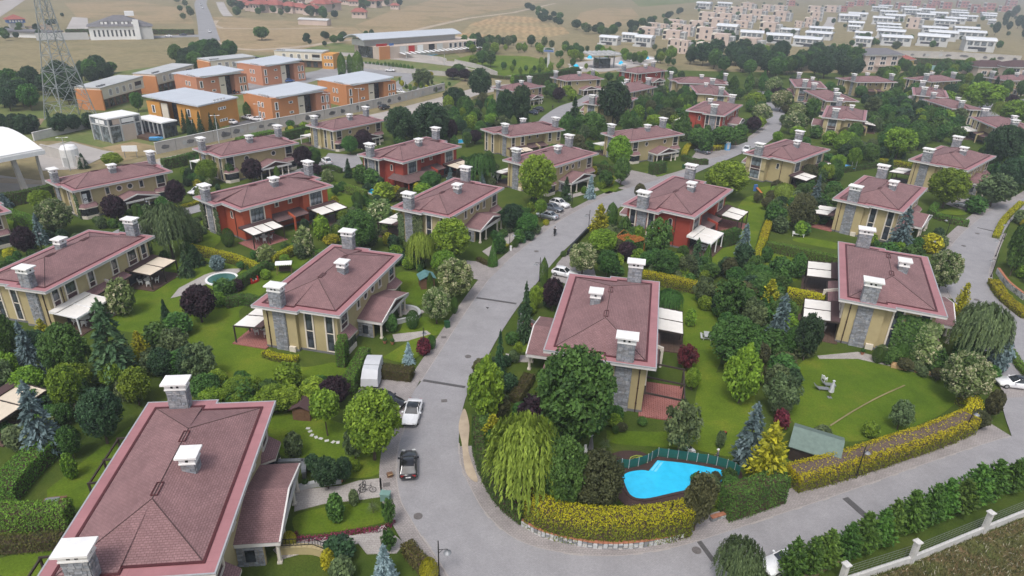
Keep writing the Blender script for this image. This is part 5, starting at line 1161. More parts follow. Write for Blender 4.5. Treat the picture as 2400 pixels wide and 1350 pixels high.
def crown_round(seed, lumps=30, per=170, leaf=0.032, env=None, z0=0.18, lump_r=(0.12,0.2), fill=500, squash=1.0, tips=0.0):
    """lumpy crown in a unit box (height 1, width 1)"""
    b = LB(seed); r = b.r; zc, rz, rx = (1 + z0) / 2,(1 - z0) / 2,0.5
    for i in range(lumps):
        # golden-spiral directions with jitter keep the outline uneven but full
        z = 1 - 2 * (i + 0.5) / lumps; a = i * 2.39996 + r.uniform(-.3,.3); q = math.sqrt(max(0,1 - z * z))
        d = Vector((q * math.cos(a), q * math.sin(a), z))
        lr = r.uniform(*lump_r); k = r.uniform(0.72,1.0)
        e = env(z) if env else 1.0
        c = Vector((d.x * (rx - lr) * k * e, d.y * (rx - lr) * k * e, zc + z * (rz - lr * .8) * (0.9 + 0.1 * k)))
        ls = r.gauss(0.45,0.16); lt = max(0, r.gauss(tips,0.25)) if tips else 0
        for j in range(per):
            n = rv(r)
            if n.z < -0.5 and r.random() < 0.6: n.z = -n.z
            p = c + Vector((n.x, n.y, n.z * squash)) * lr * r.uniform(0.65,1.08) * (e if env else 1)
            nn = (n * 0.7 + rv(r) * 0.8 + Vector((0,0,0.35))).normalized()
            s = leaf * r.uniform(0.7,1.35); b.leaf(p, nn, s * 1.2, s * .75, ls + r.gauss(0,0.2), lt * r.uniform(.3,1.5) if r.random() < tips * 1.4 else 0)
    for j in range(fill):
        n = rv(r); rad = r.uniform(0.15,0.75); e = env(n.z) if env else 1
        p = Vector((n.x * rx * rad * e, n.y * rx * rad * e, zc + n.z * rz * rad)); s = leaf * 2.0
        b.leaf(p, rv(r), s, s, r.gauss(0.35,.15))
    return b
def crown_conifer(seed, whorls=17, br=11, spray=7, droop=0.25, z0=0.03, power=1.0, leaf=(0.05,0.016), gap=0.1, up=0.0):
    b = LB(seed); r = b.r
    for w in range(whorls):
        t = (w + r.uniform(-.2,.2)) / whorls; zz = z0 + (1 - z0) * t; R = 0.5 * max(0.02,(1 - t)) ** power
        nb = max(4, int(br * (0.45 + 0.55 * (1 - t))))
        for k in range(nb):
            if r.random() < gap: continue
            a = 2 * math.pi * (k + r.uniform(-.3,.3)) / nb + w * 0.9; Lb = R * r.uniform(0.72,1.08); sh = r.gauss(0.45,0.17)
            d = Vector((math.cos(a), math.sin(a),0)); sd = Vector((-d.y, d.x,0))
            for i in range(spray):
                f = (i + 0.6) / spray; x = Lb * f; z = zz - droop * Lb * f * f * 1.2 + up * Lb * f
                wd = 0.5 * Lb * (1 - f * 0.75) + 0.02
                for m in range(3):
                    o = r.uniform(-1,1) * wd * 0.55
                    p = d * x + sd * o + Vector((0,0, z + r.uniform(-.012,.012)))
                    dirn = (d * 1.0 + sd * (o / (wd + .01)) * 0.9 + Vector((0,0,-droop * f * 1.2 + up))).normalized()
                    nn = (Vector((0,0,1)) + rv(r) * 0.55).normalized()
                    s = r.uniform(.75,1.3); b.leaf(p, nn, leaf[0] * s, leaf[1] * s * 1.4, sh + r.gauss(0,.14),0, dirn)
    for j in range(60): b.leaf(Vector((r.uniform(-.02,.02), r.uniform(-.02,.02), r.uniform(.85,1.0))), rv(r),.03,.012,.5,0, Vector((0,0,1)))
    return b
def crown_column(seed, n=3600, prof=None, leaf=(0.035,0.014), z0=0.0, rough=0.06, tips=0.0):
    """dense upright conifer or clipped plant; prof(t) gives the radius at height t"""
    b = LB(seed); r = b.r; bumps = [(r.uniform(0,6.283), r.random(), r.uniform(-1,1)) for _ in range(26)]
    for j in range(n):
        t = r.random(); a = r.uniform(0,6.283); R = prof(t)
        if r.random() > R / 0.5 + 0.12: continue
        k = 1.0; sh = 0.42
        for (ba, bt, bs) in bumps:
            dd = (math.remainder(a - ba,6.283)) ** 2 / 0.5 + (t - bt) ** 2 / 0.012; g_ = math.exp(-dd); k += rough * 2.2 * bs * g_; sh += 0.22 * bs * g_
        d = Vector((math.cos(a), math.sin(a),0)); p = d * R * k * r.uniform(.8,1.04) + Vector((0,0, z0 + (1 - z0) * t))
        nn = (d + rv(r) * .6 + Vector((0,0,.3))).normalized(); s = r.uniform(.7,1.35)
        b.leaf(p, nn, leaf[0] * s, leaf[1] * s, sh + r.gauss(0,.16), r.random() * tips,(Vector((0,0,1)) + d * .4 + rv(r) * .4))
    return b
def crown_willow(seed, strands=330, leaf=(0.035,0.010)):
    b = LB(seed); r = b.r
    for i in range(strands):
        a = r.uniform(0,6.283); q = math.sqrt(r.random()) * 0.47; zt = 0.62 + 0.36 * math.sqrt(max(0,1 - (q / 0.5) ** 2)) * r.uniform(.8,1)
        ln = r.uniform(0.25,0.62) * (0.5 + q); sh = r.gauss(.48,.18); ca, sa = math.cos(a), math.sin(a)
        for k in range(int(8 + ln * 34)):
            f = k / (8 + ln * 34); qq = q + 0.06 * math.sin(f * 1.5) ; z = zt - ln * f
            if z < 0.05: break
            p = Vector((ca * qq, sa * qq, z)) + rv(r) * 0.014
            b.leaf(p,(Vector((ca, sa,.4)) + rv(r) * .6).normalized(), leaf[0], leaf[1], sh + r.gauss(0,.13),0, Vector((ca * .25, sa * .25,-1)) + rv(r) * .5)
    for j in range(500):
        n = rv(r); b.leaf(Vector((n.x * .38, n.y * .38,.62 + n.z * .25)), rv(r),.05,.03, r.gauss(.4,.15))
    return b
def crown_yucca(seed):
    b = LB(seed); r = b.r
    for i in range(90):
        d = rv(r); d.z = abs(d.z) * 1.1 - .25; d.normalize(); L_ = r.uniform(.38,.52)
        for k in range(4):
            f = (k + .5) / 4; p = Vector((0,0,.45)) + d * L_ * f - Vector((0,0,.22 * f * f)); b.leaf(p,(Vector((0,0,1)) + rv(r) * .3).normalized(), L_ / 5.5,.018 * (1.2 - f),.45 + r.gauss(0,.15),0, d - Vector((0,0,.3 * f)))
    return b
def trunk_mesh(seed, h=0.5, r0=0.03, limbs=5, spread=0.28, top=0.75):
    r = random.Random(seed); b = MB(); p = Vector((0,0,-0.02)); q = Vector((r.uniform(-.02,.02), r.uniform(-.02,.02), h * .55)); b.tube(p, q, r0 * 1.15, r0 * .85,7)
    t = Vector((r.uniform(-.03,.03), r.uniform(-.03,.03), top)); b.tube(q, t, r0 * .8, r0 * .25,6)
    for i in range(limbs):
        a = i * 2.4 + r.uniform(-.4,.4); s = q.lerp(t, r.uniform(0,.5)); m = s + Vector((math.cos(a) * spread * .6, math.sin(a) * spread * .6,.10)); e = s + Vector((math.cos(a) * spread, math.sin(a) * spread,.26)); b.tube(s, m, r0 * .5, r0 * .32,5); b.tube(m, e, r0 * .32, r0 * .1,5)
    return b.mesh('trunk', L['bark'])
cone_env = lambda z: 1.0 if z < -0.2 else max(0.16,1.0 - 0.75 * (z + 0.2) / 1.2)
prof_col = lambda t: 0.5 * (math.sin(math.pi * min(1,(t * .92 + .08))) ** .45) if t < .6 else 0.5 * max(.03,(1 - ((t - .6) / .4) ** 1.8)) * .99
prof_cone = lambda t: 0.5 * max(.02,(1 - t)) ** .8 * (1 - .35 * math.exp(-t * 18))
prof_ball = lambda t: math.sqrt(max(0.0004,.25 - (t - .5) ** 2))
prof_block = lambda t: 0.5 if t < .8 else 0.5 * math.sqrt(max(.02,1 - ((t - .8) / .25) ** 2))
T_TALL = [trunk_mesh(i,.5,.022 + .005 * (i % 2),6) for i in range(3)]; T_LOW = trunk_mesh(5,.3,.03,6,.3,.6); T_THIN = trunk_mesh(6,.7,.014,3,.15,.8); T_CON = MB().tube((0,0,-.02),(0,0,.95),.022,.004,6).mesh('trunk', L['bark']); T_LOL = trunk_mesh(8,.62,.022,4,.2,.8)
def B(fn, mat, n, **kw): return [fn(s * 13 + 5, **kw).mesh('crown', L[mat]) for s in range(n)]
rd = [crown_round(s * 13 + 5, lumps=38, per=170, leaf=.027, lump_r=(.08,.19), fill=500) for s in range(3)]
rdF = [crown_round(s * 17 + 9, lumps=64, per=190, leaf=.019, lump_r=(.06,.155), fill=900) for s in range(2)]
def reuse(bl, mat): return [b.mesh('crown', L[mat]) for b in bl]
ra = [crown_round(s * 7 + 3, lumps=24, per=120, leaf=.027, lump_r=(.09,.17), fill=220, z0=.15) for s in range(2)]
po = [crown_round(s * 5 + 2, lumps=34, per=140, leaf=.030, env=cone_env, z0=.08, lump_r=(.11,.18), fill=420) for s in range(2)]
sh = [crown_round(s * 3 + 1, lumps=18, per=130, leaf=.05, z0=0.0, lump_r=(.18,.28), fill=250) for s in range(2)]
co = [crown_column(s + 40,4200, prof_col) for s in range(2)]; cn = [crown_column(s + 50,4200, prof_cone, rough=.05) for s in range(2)]
ball = [crown_column(61,3600, prof_ball,(.03,.018), rough=.02)]
ced = [crown_conifer(s + 70,12,9,9, droop=.45, power=.62, leaf=(.06,.02), gap=.16) for s in range(2)]
spr = [crown_conifer(s + 80,19,12,7, droop=.22, power=.9) for s in range(2)]
gold = [crown_conifer(s + 90,15,11,7, droop=-.1, power=.72, leaf=(.055,.02), gap=.12, up=.55) for s in range(2)]
wil = [crown_willow(s + 100) for s in range(2)]
FAM = dict(
 RD=(reuse(rd, 'dark'), T_TALL, 'dark_broadleaf_tree', 'tree', 'round dark green tree'), RM=(reuse(rd, 'mid'), T_TALL, 'green_broadleaf_tree', 'tree', 'round mid green tree'),
 RL=(reuse(rd, 'light'), T_TALL, 'bright_broadleaf_tree', 'tree', 'round bright yellow-green tree'), OL=(reuse(ra, 'olive'), T_TALL, 'olive_green_tree', 'tree', 'airy grey-green tree'),
 AM=(reuse(ra, 'mid'), T_TALL, 'airy_broadleaf_tree', 'tree', 'airy fresh green tree'),
 BL=([crown_round(s * 3 + 200, lumps=30, per=170, tips=.42).mesh('crown', L['blossom']) for s in range(2)], T_TALL, 'flowering_tree', 'tree', 'cream flowering round tree'),
 BU=([crown_round(s * 3 + 230, lumps=20, per=130, leaf=.045, tips=.35, z0=0, lump_r=(.16,.26)).mesh('crown', L['blossom']) for s in range(1)],[T_LOW], 'flowering_shrub', 'shrub', 'cream flowering shrub'),
 PL=(reuse(rd[:2], 'plum'),[T_LOW], 'purple_plum_tree', 'tree', 'dark purple-leaved tree'), PR=(reuse(ra, 'plum_red'),[T_LOW], 'red_maple_tree', 'tree', 'wine red maple tree'),
 BS=(reuse(spr, 'blue'),[T_CON], 'blue_spruce', 'tree', 'blue-grey spruce'), CB=(reuse(ced, 'blue'),[T_CON], 'blue_cedar', 'tree', 'wide drooping blue cedar'),
 CD=(reuse(ced, 'cedar'),[T_CON], 'cedar_tree', 'tree', 'drooping green cedar'), DC=(reuse(spr, 'needle'),[T_CON], 'conifer_tree', 'tree', 'dark pointed conifer'),
 GC=(reuse(gold, 'gold'),[T_CON], 'golden_conifer', 'tree', 'golden yellow conifer'), TC=(reuse(co, 'thuja'),[T_CON], 'columnar_conifer', 'tree', 'slim dark green column conifer'),
 TN=(reuse(cn, 'thuja'),[T_CON], 'cone_conifer', 'tree', 'neat bright green cone conifer'), TF=(reuse(gold, 'thuja'),[T_CON], 'feathery_cypress', 'tree', 'feathery green cypress'),
 WI=(reuse(wil, 'willow'), T_TALL, 'willow_tree', 'tree', 'weeping yellow-green willow'), WM=(reuse(wil, 'mid'), T_TALL, 'willow_tree', 'tree', 'weeping green tree'), WC=(reuse(wil, 'olive'), T_TALL, 'willow_tree', 'tree', 'drooping grey-green tree'),
 PO=(reuse(po, 'light'), T_TALL, 'conical_tree', 'tree', 'tall bright green conical tree'), PM=(reuse(po, 'mid'), T_TALL, 'conical_tree', 'tree', 'tall green conical tree'),
 SH=(reuse(sh, 'mid'),[T_LOW], 'shrub', 'shrub', 'leafy green shrub'), SL=(reuse(sh, 'light'),[T_LOW], 'bright_shrub', 'shrub', 'bright green shrub'), SD=(reuse(sh, 'dark'),[T_LOW], 'dark_shrub', 'shrub', 'dark green shrub'),
 SO=(reuse(sh, 'olive'),[T_LOW], 'grey_green_shrub', 'shrub', 'grey-green shrub'), SY=(reuse(sh, 'gold'),[T_LOW], 'yellow_shrub', 'shrub', 'golden yellow shrub'), SP=(reuse(sh, 'plum'),[T_LOW], 'purple_shrub', 'shrub', 'dark purple shrub'), SR=(reuse(sh, 'plum_red'),[T_LOW], 'red_shrub', 'shrub', 'wine red shrub'), SU=(reuse(sh, 'blue'),[T_LOW], 'blue_shrub', 'shrub', 'blue-grey shrub'),
 SB=(reuse(ball, 'hedge'),[T_LOW], 'clipped_bush', 'shrub', 'clipped green ball bush'), YB=(reuse(ball, 'gold'),[T_LOW], 'clipped_bush', 'shrub', 'clipped golden ball bush'),
 BR=(reuse(rd[:2], 'brown'),[T_LOW], 'bronze_broadleaf_tree', 'tree', 'round bronze-green tree'), IC=(reuse(spr[:1], 'icy'),[T_CON], 'blue_spruce', 'tree', 'icy blue spruce'),
 YU=([crown_yucca(7).mesh('crown', L['olive'])],[T_THIN], 'yucca', 'plant', 'spiky yucca'), LP=([crown_round(44, lumps=22, per=150, leaf=.034, z0=.42, lump_r=(.14,.22)).mesh('crown', L['light'])],[T_LOL], 'standard_tree', 'tree', 'small clear-stemmed round tree'),
)
FINE = dict(RD=reuse(rdF, 'dark'), RM=reuse(rdF, 'mid'), RL=reuse(rdF, 'light'), BR=reuse(rdF, 'brown'), BL=[crown_round(s * 3 + 260, lumps=58, per=190, leaf=.020, lump_r=(.06,.15), fill=800, tips=.42).mesh('crown', L['blossom']) for s in range(2)])
TREES = []
FOOT = [(t, x, y, a, s) for (t, x, y, a, s, p) in VSPEC.values()]
ROADS = [[(p[0], p[1]) for p in q] for q in (road, smooth_line(LOOPL) + smooth_line(LOOPR)[::-1], band(LANE,3.2,3.2), band(SIDE,3.5,3.5))]
def in_poly(p, poly):
    c = False; n = len(poly); x, y = p[0], p[1]
    for i in range(n):
        x1, y1 = poly[i][0], poly[i][1]; x2, y2 = poly[i - 1][0], poly[i - 1][1]
        if (y1 > y) != (y2 > y) and x < (x2 - x1) * (y - y1) / (y2 - y1) + x1: c = not c
    return c
def free(p, m, roads=True):
    for t, x, y, a, s in FOOT:
        c, si = math.cos(-a), math.sin(-a); dx, dy = p[0] - x, p[1] - y; lx, ly = c * dx - si * dy, si * dx + c * dy
        if abs(lx) < 11.0 * s + m and -6.4 * s - m < ly < 9.0 * s + m: return False
    return not roads or not any(in_poly(p, r) for r in ROADS)
_seed = random.Random(99)
def plant(kind, p, h, w, label=None, trunk=True):
    crowns, trunks, name, cat, phrase = FAM[kind]; crowns = FINE[kind] if kind in FINE and w > 4.3 and p[1] < 190 else crowns; i = _seed.randrange(1000)
    root = thing(name, label, cat,(p[0], p[1],0), _seed.uniform(0,6.283), None,(w, w * _seed.uniform(.92,1.08), h))
    link('crown', crowns[i % len(crowns)], root)
    if trunk: link('trunk', trunks[i % len(trunks)], root)
    TREES.append((root, kind, p, h)); return root
def tr(kind, u, vt, vb, wpx, label=None):
    p = G(u, vb); h = max(.4, height_at(p, vt))
    for _ in range(3):
        uu, _v = PX((p.x, p.y, h * .55)); p = Vector((p.x + (u - uu) / ppm((p.x, p.y, h * .5)), p.y,0)); h = max(.4, height_at(p, vt))
    wd = wpx / ppm((p.x, p.y, h * .5)); return plant(kind, p, h, wd, label)
def scatter(poly, mix, n, hr, ar, seed, margin=1.0, gap=0.75, trunk=True):
    far = bpy.data.objects.new('distant_trees', None) if seed >= 40 and seed != 45 else None
    if far: COL.objects.link(far); far['kind'] = 'stuff'
    r = random.Random(seed); us = [q[0] for q in poly]; vs = [q[1] for q in poly]; done = []; tries = 0
    while len(done) < n and tries < n * 30:
        tries += 1; u, v = r.uniform(min(us), max(us)), r.uniform(min(vs), max(vs))
        if not in_poly((u, v), poly): continue
        p = G(u, v); h = r.uniform(*hr); w_ = h * r.uniform(*ar)
        if not free(p, margin): continue
        if any((p - q).length < gap * (w_ + ww) / 2 for q, ww in done): continue
        k = r.choice(mix)
        if k in ('TC', 'DC', 'BS', 'TN', 'GC'): w_ = h * r.uniform(.35,.5)
        done.append((p, w_))
        if far:
            cr = FAM[k][0]; c = link('crown', cr[len(done) % len(cr)], far,(p.x, p.y,0), r.uniform(0,6.28),(w_, w_, h)); c['kind'] = 'stuff'
        else: plant(k, p, h, w_, None, trunk)
# ------------------------------------------------------------------ trees one by one (kind, column, top row, foot row, width)
for q in [
 ('BS',57,750,882,80),('RM',5,735,860,70),('GC',98,747,800,40),('RM',150,762,905,112),('CD',250,700,900,135),('GC',325,776,838,42),('GC',321,822,880,36),('RD',377,818,890,66),('RD',447,812,890,77),('RL',165,850,930,95),
 ('SH',365,760,812,70),('SH',415,735,785,74),('PL',465,670,755,86),('DC',385,700,757,36),('SH',522,655,692,52),('SL',508,686,718,42),('SP',557,655,682,30),('SL',622,632,654,28),('CD',433,588,648,52),('WC',393,475,605,112),('BU',280,655,738,68),('BL',125,468,550,92),('RL',95,445,495,55),('BS',88,500,572,46),('PL',55,532,602,56),('TN',38,515,548,22),('BS',8,452,488,46),('SY',22,582,606,34),('PL',265,458,522,60),('PL',411,422,488,46),('AM',388,468,525,46),('TC',331,484,532,13),('TC',318,476,524,16),('BU',462,540,568,24),('SB',533,535,578,30),('BU',712,532,602,52),('SL',753,506,562,44),('GC',748,500,556,22),('SY',776,550,572,42),('BU',622,573,618,46),('DC',455,572,622,60),('SU',508,598,634,40),('SO',705,566,606,40),('SO',460,512,566,32),('SH',300,520,566,40),
 ('RD',233,915,1040,112),('CB',78,893,1068,118),('BU',80,1012,1066,48),('BU',110,975,1018,40),('RM',160,1000,1075,58),('SL',160,1062,1122,36),('RL',150,860,965,78),('SO',300,880,936,66),('RL',560,888,950,92),('RL',640,905,966,84),('RM',480,880,942,76),('PL',785,885,955,80),('LP',762,918,1022,80),('SO',687,1015,1070,50),('SD',730,1066,1102,38),('RD',765,1076,1146,74),('SH',785,1158,1222,46),('YB',678,1248,1280,32),('SD',793,1262,1310,84),('SY',768,1290,1335,40),('SO',800,1310,1362,66),('RL',872,918,1078,146),('OL',830,1000,1080,66),('RD',805,1074,1130,48),('SL',833,1078,1104,26),('YU',873,1166,1204,38),('AM',910,1168,1236,38),('AM',910,1240,1296,40),('IC',900,1276,1372,92),('YB',1005,1310,1364,42),('SO',828,1148,1184,26),('PO',1140,818,985,108),('SP',1255,935,1004,104),('RM',1350,822,1050,216),('GC',1155,972,1040,62),('WI',1228,978,1180,188),('RM',1318,1030,1208,132),('BR',1405,1062,1212,130),('YU',1420,1008,1068,42),('OL',1600,942,1068,100),
 ('CB',1765,943,1082,100),('GC',1805,993,1150,104),('SR',1833,960,1004,42),('OL',1830,928,982,54),('OL',1835,878,970,94),('OL',2115,940,1008,62),('SL',2043,990,1024,42),('SO',1930,1000,1030,48),('SO',1880,1010,1045,46),('BL',2265,832,945,122),('BR',2332,915,985,44),('BR',2297,965,1004,52),('BR',1640,1112,1245,86),('WC',1735,1268,1380,112),
 ('CB',2120,483,592,82),('CB',1747,523,596,50),('BS',1915,408,494,42),('GC',2257,662,750,40),('BL',2213,588,686,84),('WC',2302,708,858,124),('SU',2346,795,874,54),('RD',1897,738,845,66),('CB',1832,688,806,76),('GC',1805,655,730,54),('PO',1748,792,945,104),('AM',1712,652,756,88),('OL',1765,698,770,64),('RM',1725,748,866,132),('BS',1783,664,710,42),('PM',1855,764,835,42),('SH',1835,834,890,74),('SH',1873,594,652,40),('BR',1880,452,545,64),('SH',1815,478,530,48),('SO',1830,508,545,42),('OL',1652,648,714,58),('BR',1710,604,655,38),('SD',1745,574,625,54),('SH',1797,579,614,34),('WM',1780,628,680,70),('CD',1633,558,645,50),('TN',1660,572,618,28),('PR',1612,808,870,58),('RL',1625,864,915,42),('SL',1620,724,765,28),('SB',2113,805,848,28),('SB',2060,814,850,26),('BU',2178,798,865,64),('SY',2185,548,592,54),('SH',2080,570,618,60),('SH',2140,575,620,60),('AM',2392,520,650,56),('SH',2190,815,870,60),('SH',2265,790,850,60),('SO',1690,1010,1050,26),
 ('RL',1055,513,618,104),('RL',1040,588,646,74),('BL',1065,608,706,98),('BL',1023,675,760,76),('WI',985,543,632,62),('RM',840,493,590,96),('BU',890,468,524,66),('TN',1155,568,625,27),('SH',1170,548,594,38),('GC',1407,478,562,58),('TC',1435,474,528,28),('BL',1367,571,646,82),('RM',1425,588,650,64),('RL',1415,538,596,74),('PL',1470,568,612,48),('SL',1497,530,576,34),('AM',1545,512,606,74),('SH',1465,508,566,38),('TC',1275,603,670,22),('PL',1297,653,730,54),('RL',1255,670,726,34),('DC',1232,660,802,54),('DC',1172,773,876,42),('LP',1215,803,846,24),('SH',1200,780,806,38),('IC',957,801,852,40),('SR',993,792,832,38),('SB',1011,786,818,22),('SB',967,728,770,32),('SB',1065,696,735,18),('TC',1008,638,688,17),('SH',917,738,778,34),('WM',1570,678,735,60),('RM',1560,588,655,74),('OL',1612,598,655,54),('SB',1208,560,580,15),('SH',1218,538,570,30),('SD',1240,542,562,32),('LP',1267,468,522,32),('RM',1235,500,548,64),('RD',1200,478,544,64),('SO',1255,525,548,30),('SB',1321,588,602,16),('YB',1280,514,528,16),
 ('RL',1258,363,484,100),('DC',1328,413,470,38),('IC',1385,410,466,34),('WM',1125,358,434,80),('BS',1130,398,444,26),('BS',1055,392,436,30),('RL',1452,318,400,66),('RM',1458,368,436,42),('AM',1420,400,440,44),('RL',1705,378,468,116),('WI',1838,428,480,50),('RL',2225,395,488,96),('RD',2356,293,390,90),('OL',2335,408,486,104),('RL',2310,194,258,98),('BR',1500,430,470,30),('SD',1545,388,402,40),
 ('RD',938,250,338,82),('RD',1010,240,345,100),('PL',1058,280,336,34),('RD',1125,160,235,64),('RD',1065,205,258,60),('RD',1185,210,302,50),('RD',1222,200,300,56),('PM',1097,220,280,36),('RL',1152,266,298,42),('PL',1113,305,338,38),('PL',1310,205,240,34),('RD',1440,190,295,86),('DC',1347,225,300,50),('RM',1390,262,320,66),('PM',1330,256,312,40),('PM',1470,252,310,42),('RL',1330,200,226,30),('PM',1690,160,222,34),('PM',1720,172,225,36),('PM',1757,165,222,28),('PM',1790,160,218,26),('BL',1813,180,230,48),('PL',1818,200,232,36),('BL',1832,212,262,54),('BL',1785,243,292,54),('RL',1770,216,255,56),('PL',1767,273,312,38),('BL',1868,242,290,50),('BL',1865,264,316,64),('RM',1905,230,290,42),('RL',1870,296,330,40),('RL',1823,308,334,26),('RM',2005,288,335,40),('RL',1985,310,368,66),('RL',2110,300,372,80),('BS',2080,325,360,16),('RM',2150,290,345,66),('BS',2130,258,290,34),('BS',2355,186,226,40),('DC',2335,178,222,34),('PL',2372,222,250,32),('RL',2385,235,295,80),('WI',2350,236,280,46),('RD',2375,370,450,70),('DC',2330,378,432,44),('PM',1602,258,330,50),('RM',1640,300,350,64),('RL',1560,290,340,40),('RM',1700,296,348,70),('SH',1655,310,360,40),
 ('PL',590,372,430,56),('PL',710,342,405,48),('RL',485,374,432,56),('TC',648,388,420,14),('RM',733,345,400,44),('PL',852,304,360,46),('RM',820,318,364,44),('TC',888,345,366,12),('DC',815,370,416,34),('BU',768,396,430,34),('SH',845,386,430,40),('SH',870,395,440,44),('RL',262,358,392,52),('DC',192,358,394,32),('RM',535,378,426,30),('SP',735,384,412,40),('WM',838,448,490,24),('SY',930,436,470,30),('SL',900,428,472,60),('RM',1010,402,445,56),('BR',945,440,480,40),('SL',990,430,462,48),('SH',2290,460,500,50),
 ('RM',612,62,94,44),('RM',480,92,128,46),('RD',440,112,150,60),('RD',470,120,158,66),('RM',520,118,148,40),('PM',540,102,125,20),('RM',320,216,262,34),('TC',800,122,180,20),('TC',820,126,178,16),('TC',838,118,182,28),('OL',990,160,205,54),('PL',1060,160,186,40),('PL',1090,162,190,36),('RM',1075,150,180,40),('RM',1130,118,155,36),('RL',1110,130,155,28),('AM',1150,118,158,34),('DC',230,148,180,40),('RM',258,145,172,32),('RD',800,168,190,16),('TC',578,238,278,18),('DC',655,228,262,14),('RM',400,165,205,42),
]: tr(*q)
# conifer row along the fence, wood, belts and gardens
for i in range(15):
    t = i / 14; u = 1868 + t * 545; v = 1352 - t * 222; tr('TF', u + _seed.uniform(-8,8), v - _seed.uniform(66,92), v + 8, _seed.uniform(66,88))
for i in range(13):
    t = i / 12; tr('TC',858 + t * 108,142 + t * 9 + _seed.uniform(-2,2),157 + t * 10,8)
DARK = ['RD'] * 5 + ['RM'] * 2; MIXED = ['RM', 'RM', 'RD', 'RL', 'AM', 'OL', 'PM', 'DC', 'SH', 'RM']; LIGHT = ['RL', 'AM', 'RL', 'RM', 'PO']; SHR = ['SH', 'SL', 'SO', 'SD', 'SH', 'SY', 'BU']
scatter([(1560,160),(1700,178),(1860,190),(2010,186),(1990,150),(1880,145),(1760,140),(1620,142)], DARK,52,(8,12.5),(.8,1.1),1,0,.55)
scatter([(1090,128),(1230,112),(1340,118),(1420,126),(1600,156),(1540,158),(1440,146),(1340,146),(1240,128),(1150,130)], LIGHT,46,(4,6.5),(.7,1.0),2,0,.6)
scatter([(1040,108),(1130,100),(1240,106),(1300,116),(1200,118),(1100,122)],['RD', 'RM', 'OL'],22,(5,8),(.7,1.0),3,0,.6)
scatter([(0,215),(100,206),(200,180),(262,168),(262,198),(200,212),(190,240),(90,262),(0,262)], DARK,30,(6,9),(.8,1.1),4,0,.6)
scatter([(410,150),(500,128),(560,132),(540,148),(480,160),(430,172)], DARK,16,(6,9.5),(.8,1.1),5,0,.6)
scatter([(880,340),(1140,300),(1150,330),(1090,355),(1000,330),(910,350)], MIXED,10,(3,6),(.7,1),6)
scatter([(1040,250),(1150,235),(1160,290),(1090,320),(1060,290)], MIXED,16,(4,7.5),(.6,.9),7)
scatter([(1280,320),(1420,300),(1430,345),(1330,350)], MIXED,10,(3.5,6),(.6,.9),8)
scatter([(1480,250),(1600,225),(1640,260),(1610,300),(1520,300)], MIXED,20,(4,7),(.6,.9),9)
scatter([(1960,300),(2120,285),(2260,300),(2250,340),(2150,365),(2080,400),(1990,400),(1950,350)], MIXED,34,(3.5,6.5),(.6,1.0),10)
scatter([(2020,250),(2140,235),(2180,262),(2270,290),(2150,300),(2040,290)],['RD', 'RM', 'OL', 'RD', 'DC'],24,(5,8),(.7,1),11)
scatter([(2250,290),(2400,330),(2400,450),(2350,420),(2340,360)], MIXED,14,(3,6),(.7,1),12)
scatter([(1560,215),(1620,215),(1640,240),(1600,255)], MIXED,8,(4,6),(.6,.9),13)
scatter([(2010,195),(2400,195),(2400,240),(2230,235),(2100,215)],['RM', 'RL', 'RM', 'AM', 'RD'],30,(5,8.5),(.7,1),14,.5)
scatter([(2090,165),(2300,168),(2400,172),(2400,190),(2090,185)],['RL', 'RM', 'AM'],22,(5,8),(.7,1),15,0)
scatter([(1700,505),(1800,455),(1900,430),(1960,460),(1900,540),(1870,560),(1810,520)],['SH', 'SL', 'SO', 'BR', 'RM', 'SH'],22,(2,4.2),(.8,1.1),16)
scatter([(1800,400),(1900,385),(1960,400),(1960,430),(1840,430)],['SH', 'RM', 'RL', 'BR', 'AM'],16,(2.5,5),(.8,1.1),17)
scatter([(1640,650),(1780,620),(1870,700),(1880,830),(1790,900),(1690,800)],['RM', 'SH', 'OL', 'RM', 'AM', 'SD'],16,(2.5,5),(.8,1.1),18)
scatter([(700,490),(900,470),(920,520),(780,570),(700,580)], SHR,18,(1.5,3),(.8,1.2),19)
scatter([(900,560),(1010,570),(990,640),(930,620)], SHR,10,(1.5,3),(.8,1.2),20)
scatter([(0,800),(200,850),(420,830),(480,900),(330,960),(150,1000),(0,960)],['RM', 'RL', 'RD', 'SH', 'OL'],18,(2.5,5.5),(.8,1.1),21)
scatter([(490,905),(760,905),(740,960),(640,985),(480,960)],['RL', 'RM', 'SL', 'SH'],12,(2,3.6),(.9,1.2),22)
scatter([(1120,880),(1250,830),(1290,920),(1250,1000),(1180,960)],['SH', 'SD', 'BR', 'SO'],14,(1.2,2.6),(.9,1.3),23)
scatter([(1220,690),(1300,690),(1290,780),(1230,800)],['SH', 'SD', 'SL'],6,(1.2,2.5),(.8,1.1),24)
scatter([(1420,560),(1600,560),(1620,680),(1500,640)],['SH', 'RM', 'AM', 'SL', 'SO'],14,(2,4.2),(.8,1.1),25)
scatter([(430,400),(480,360),(560,440),(520,480),(440,470)], SHR + ['DC', 'RM'],12,(1.5,3.6),(.8,1.1),26)
scatter([(560,430),(720,400),(740,430),(600,470)], SHR,10,(1.2,2.5),(.8,1.2),27)
scatter([(2040,840),(2230,830),(2210,900),(2080,860)],['SH', 'SO', 'BU', 'SD', 'BR'],14,(1.2,2.6),(.9,1.3),28)
scatter([(2370,500),(2480,470),(2500,760),(2420,720),(2370,640)],['SH', 'SY', 'SO', 'AM', 'SL'],20,(1.5,3.5),(.9,1.3),29)
scatter([(960,500),(1010,430),(880,440),(900,480)], SHR,10,(1.5,3),(.8,1.2),30)
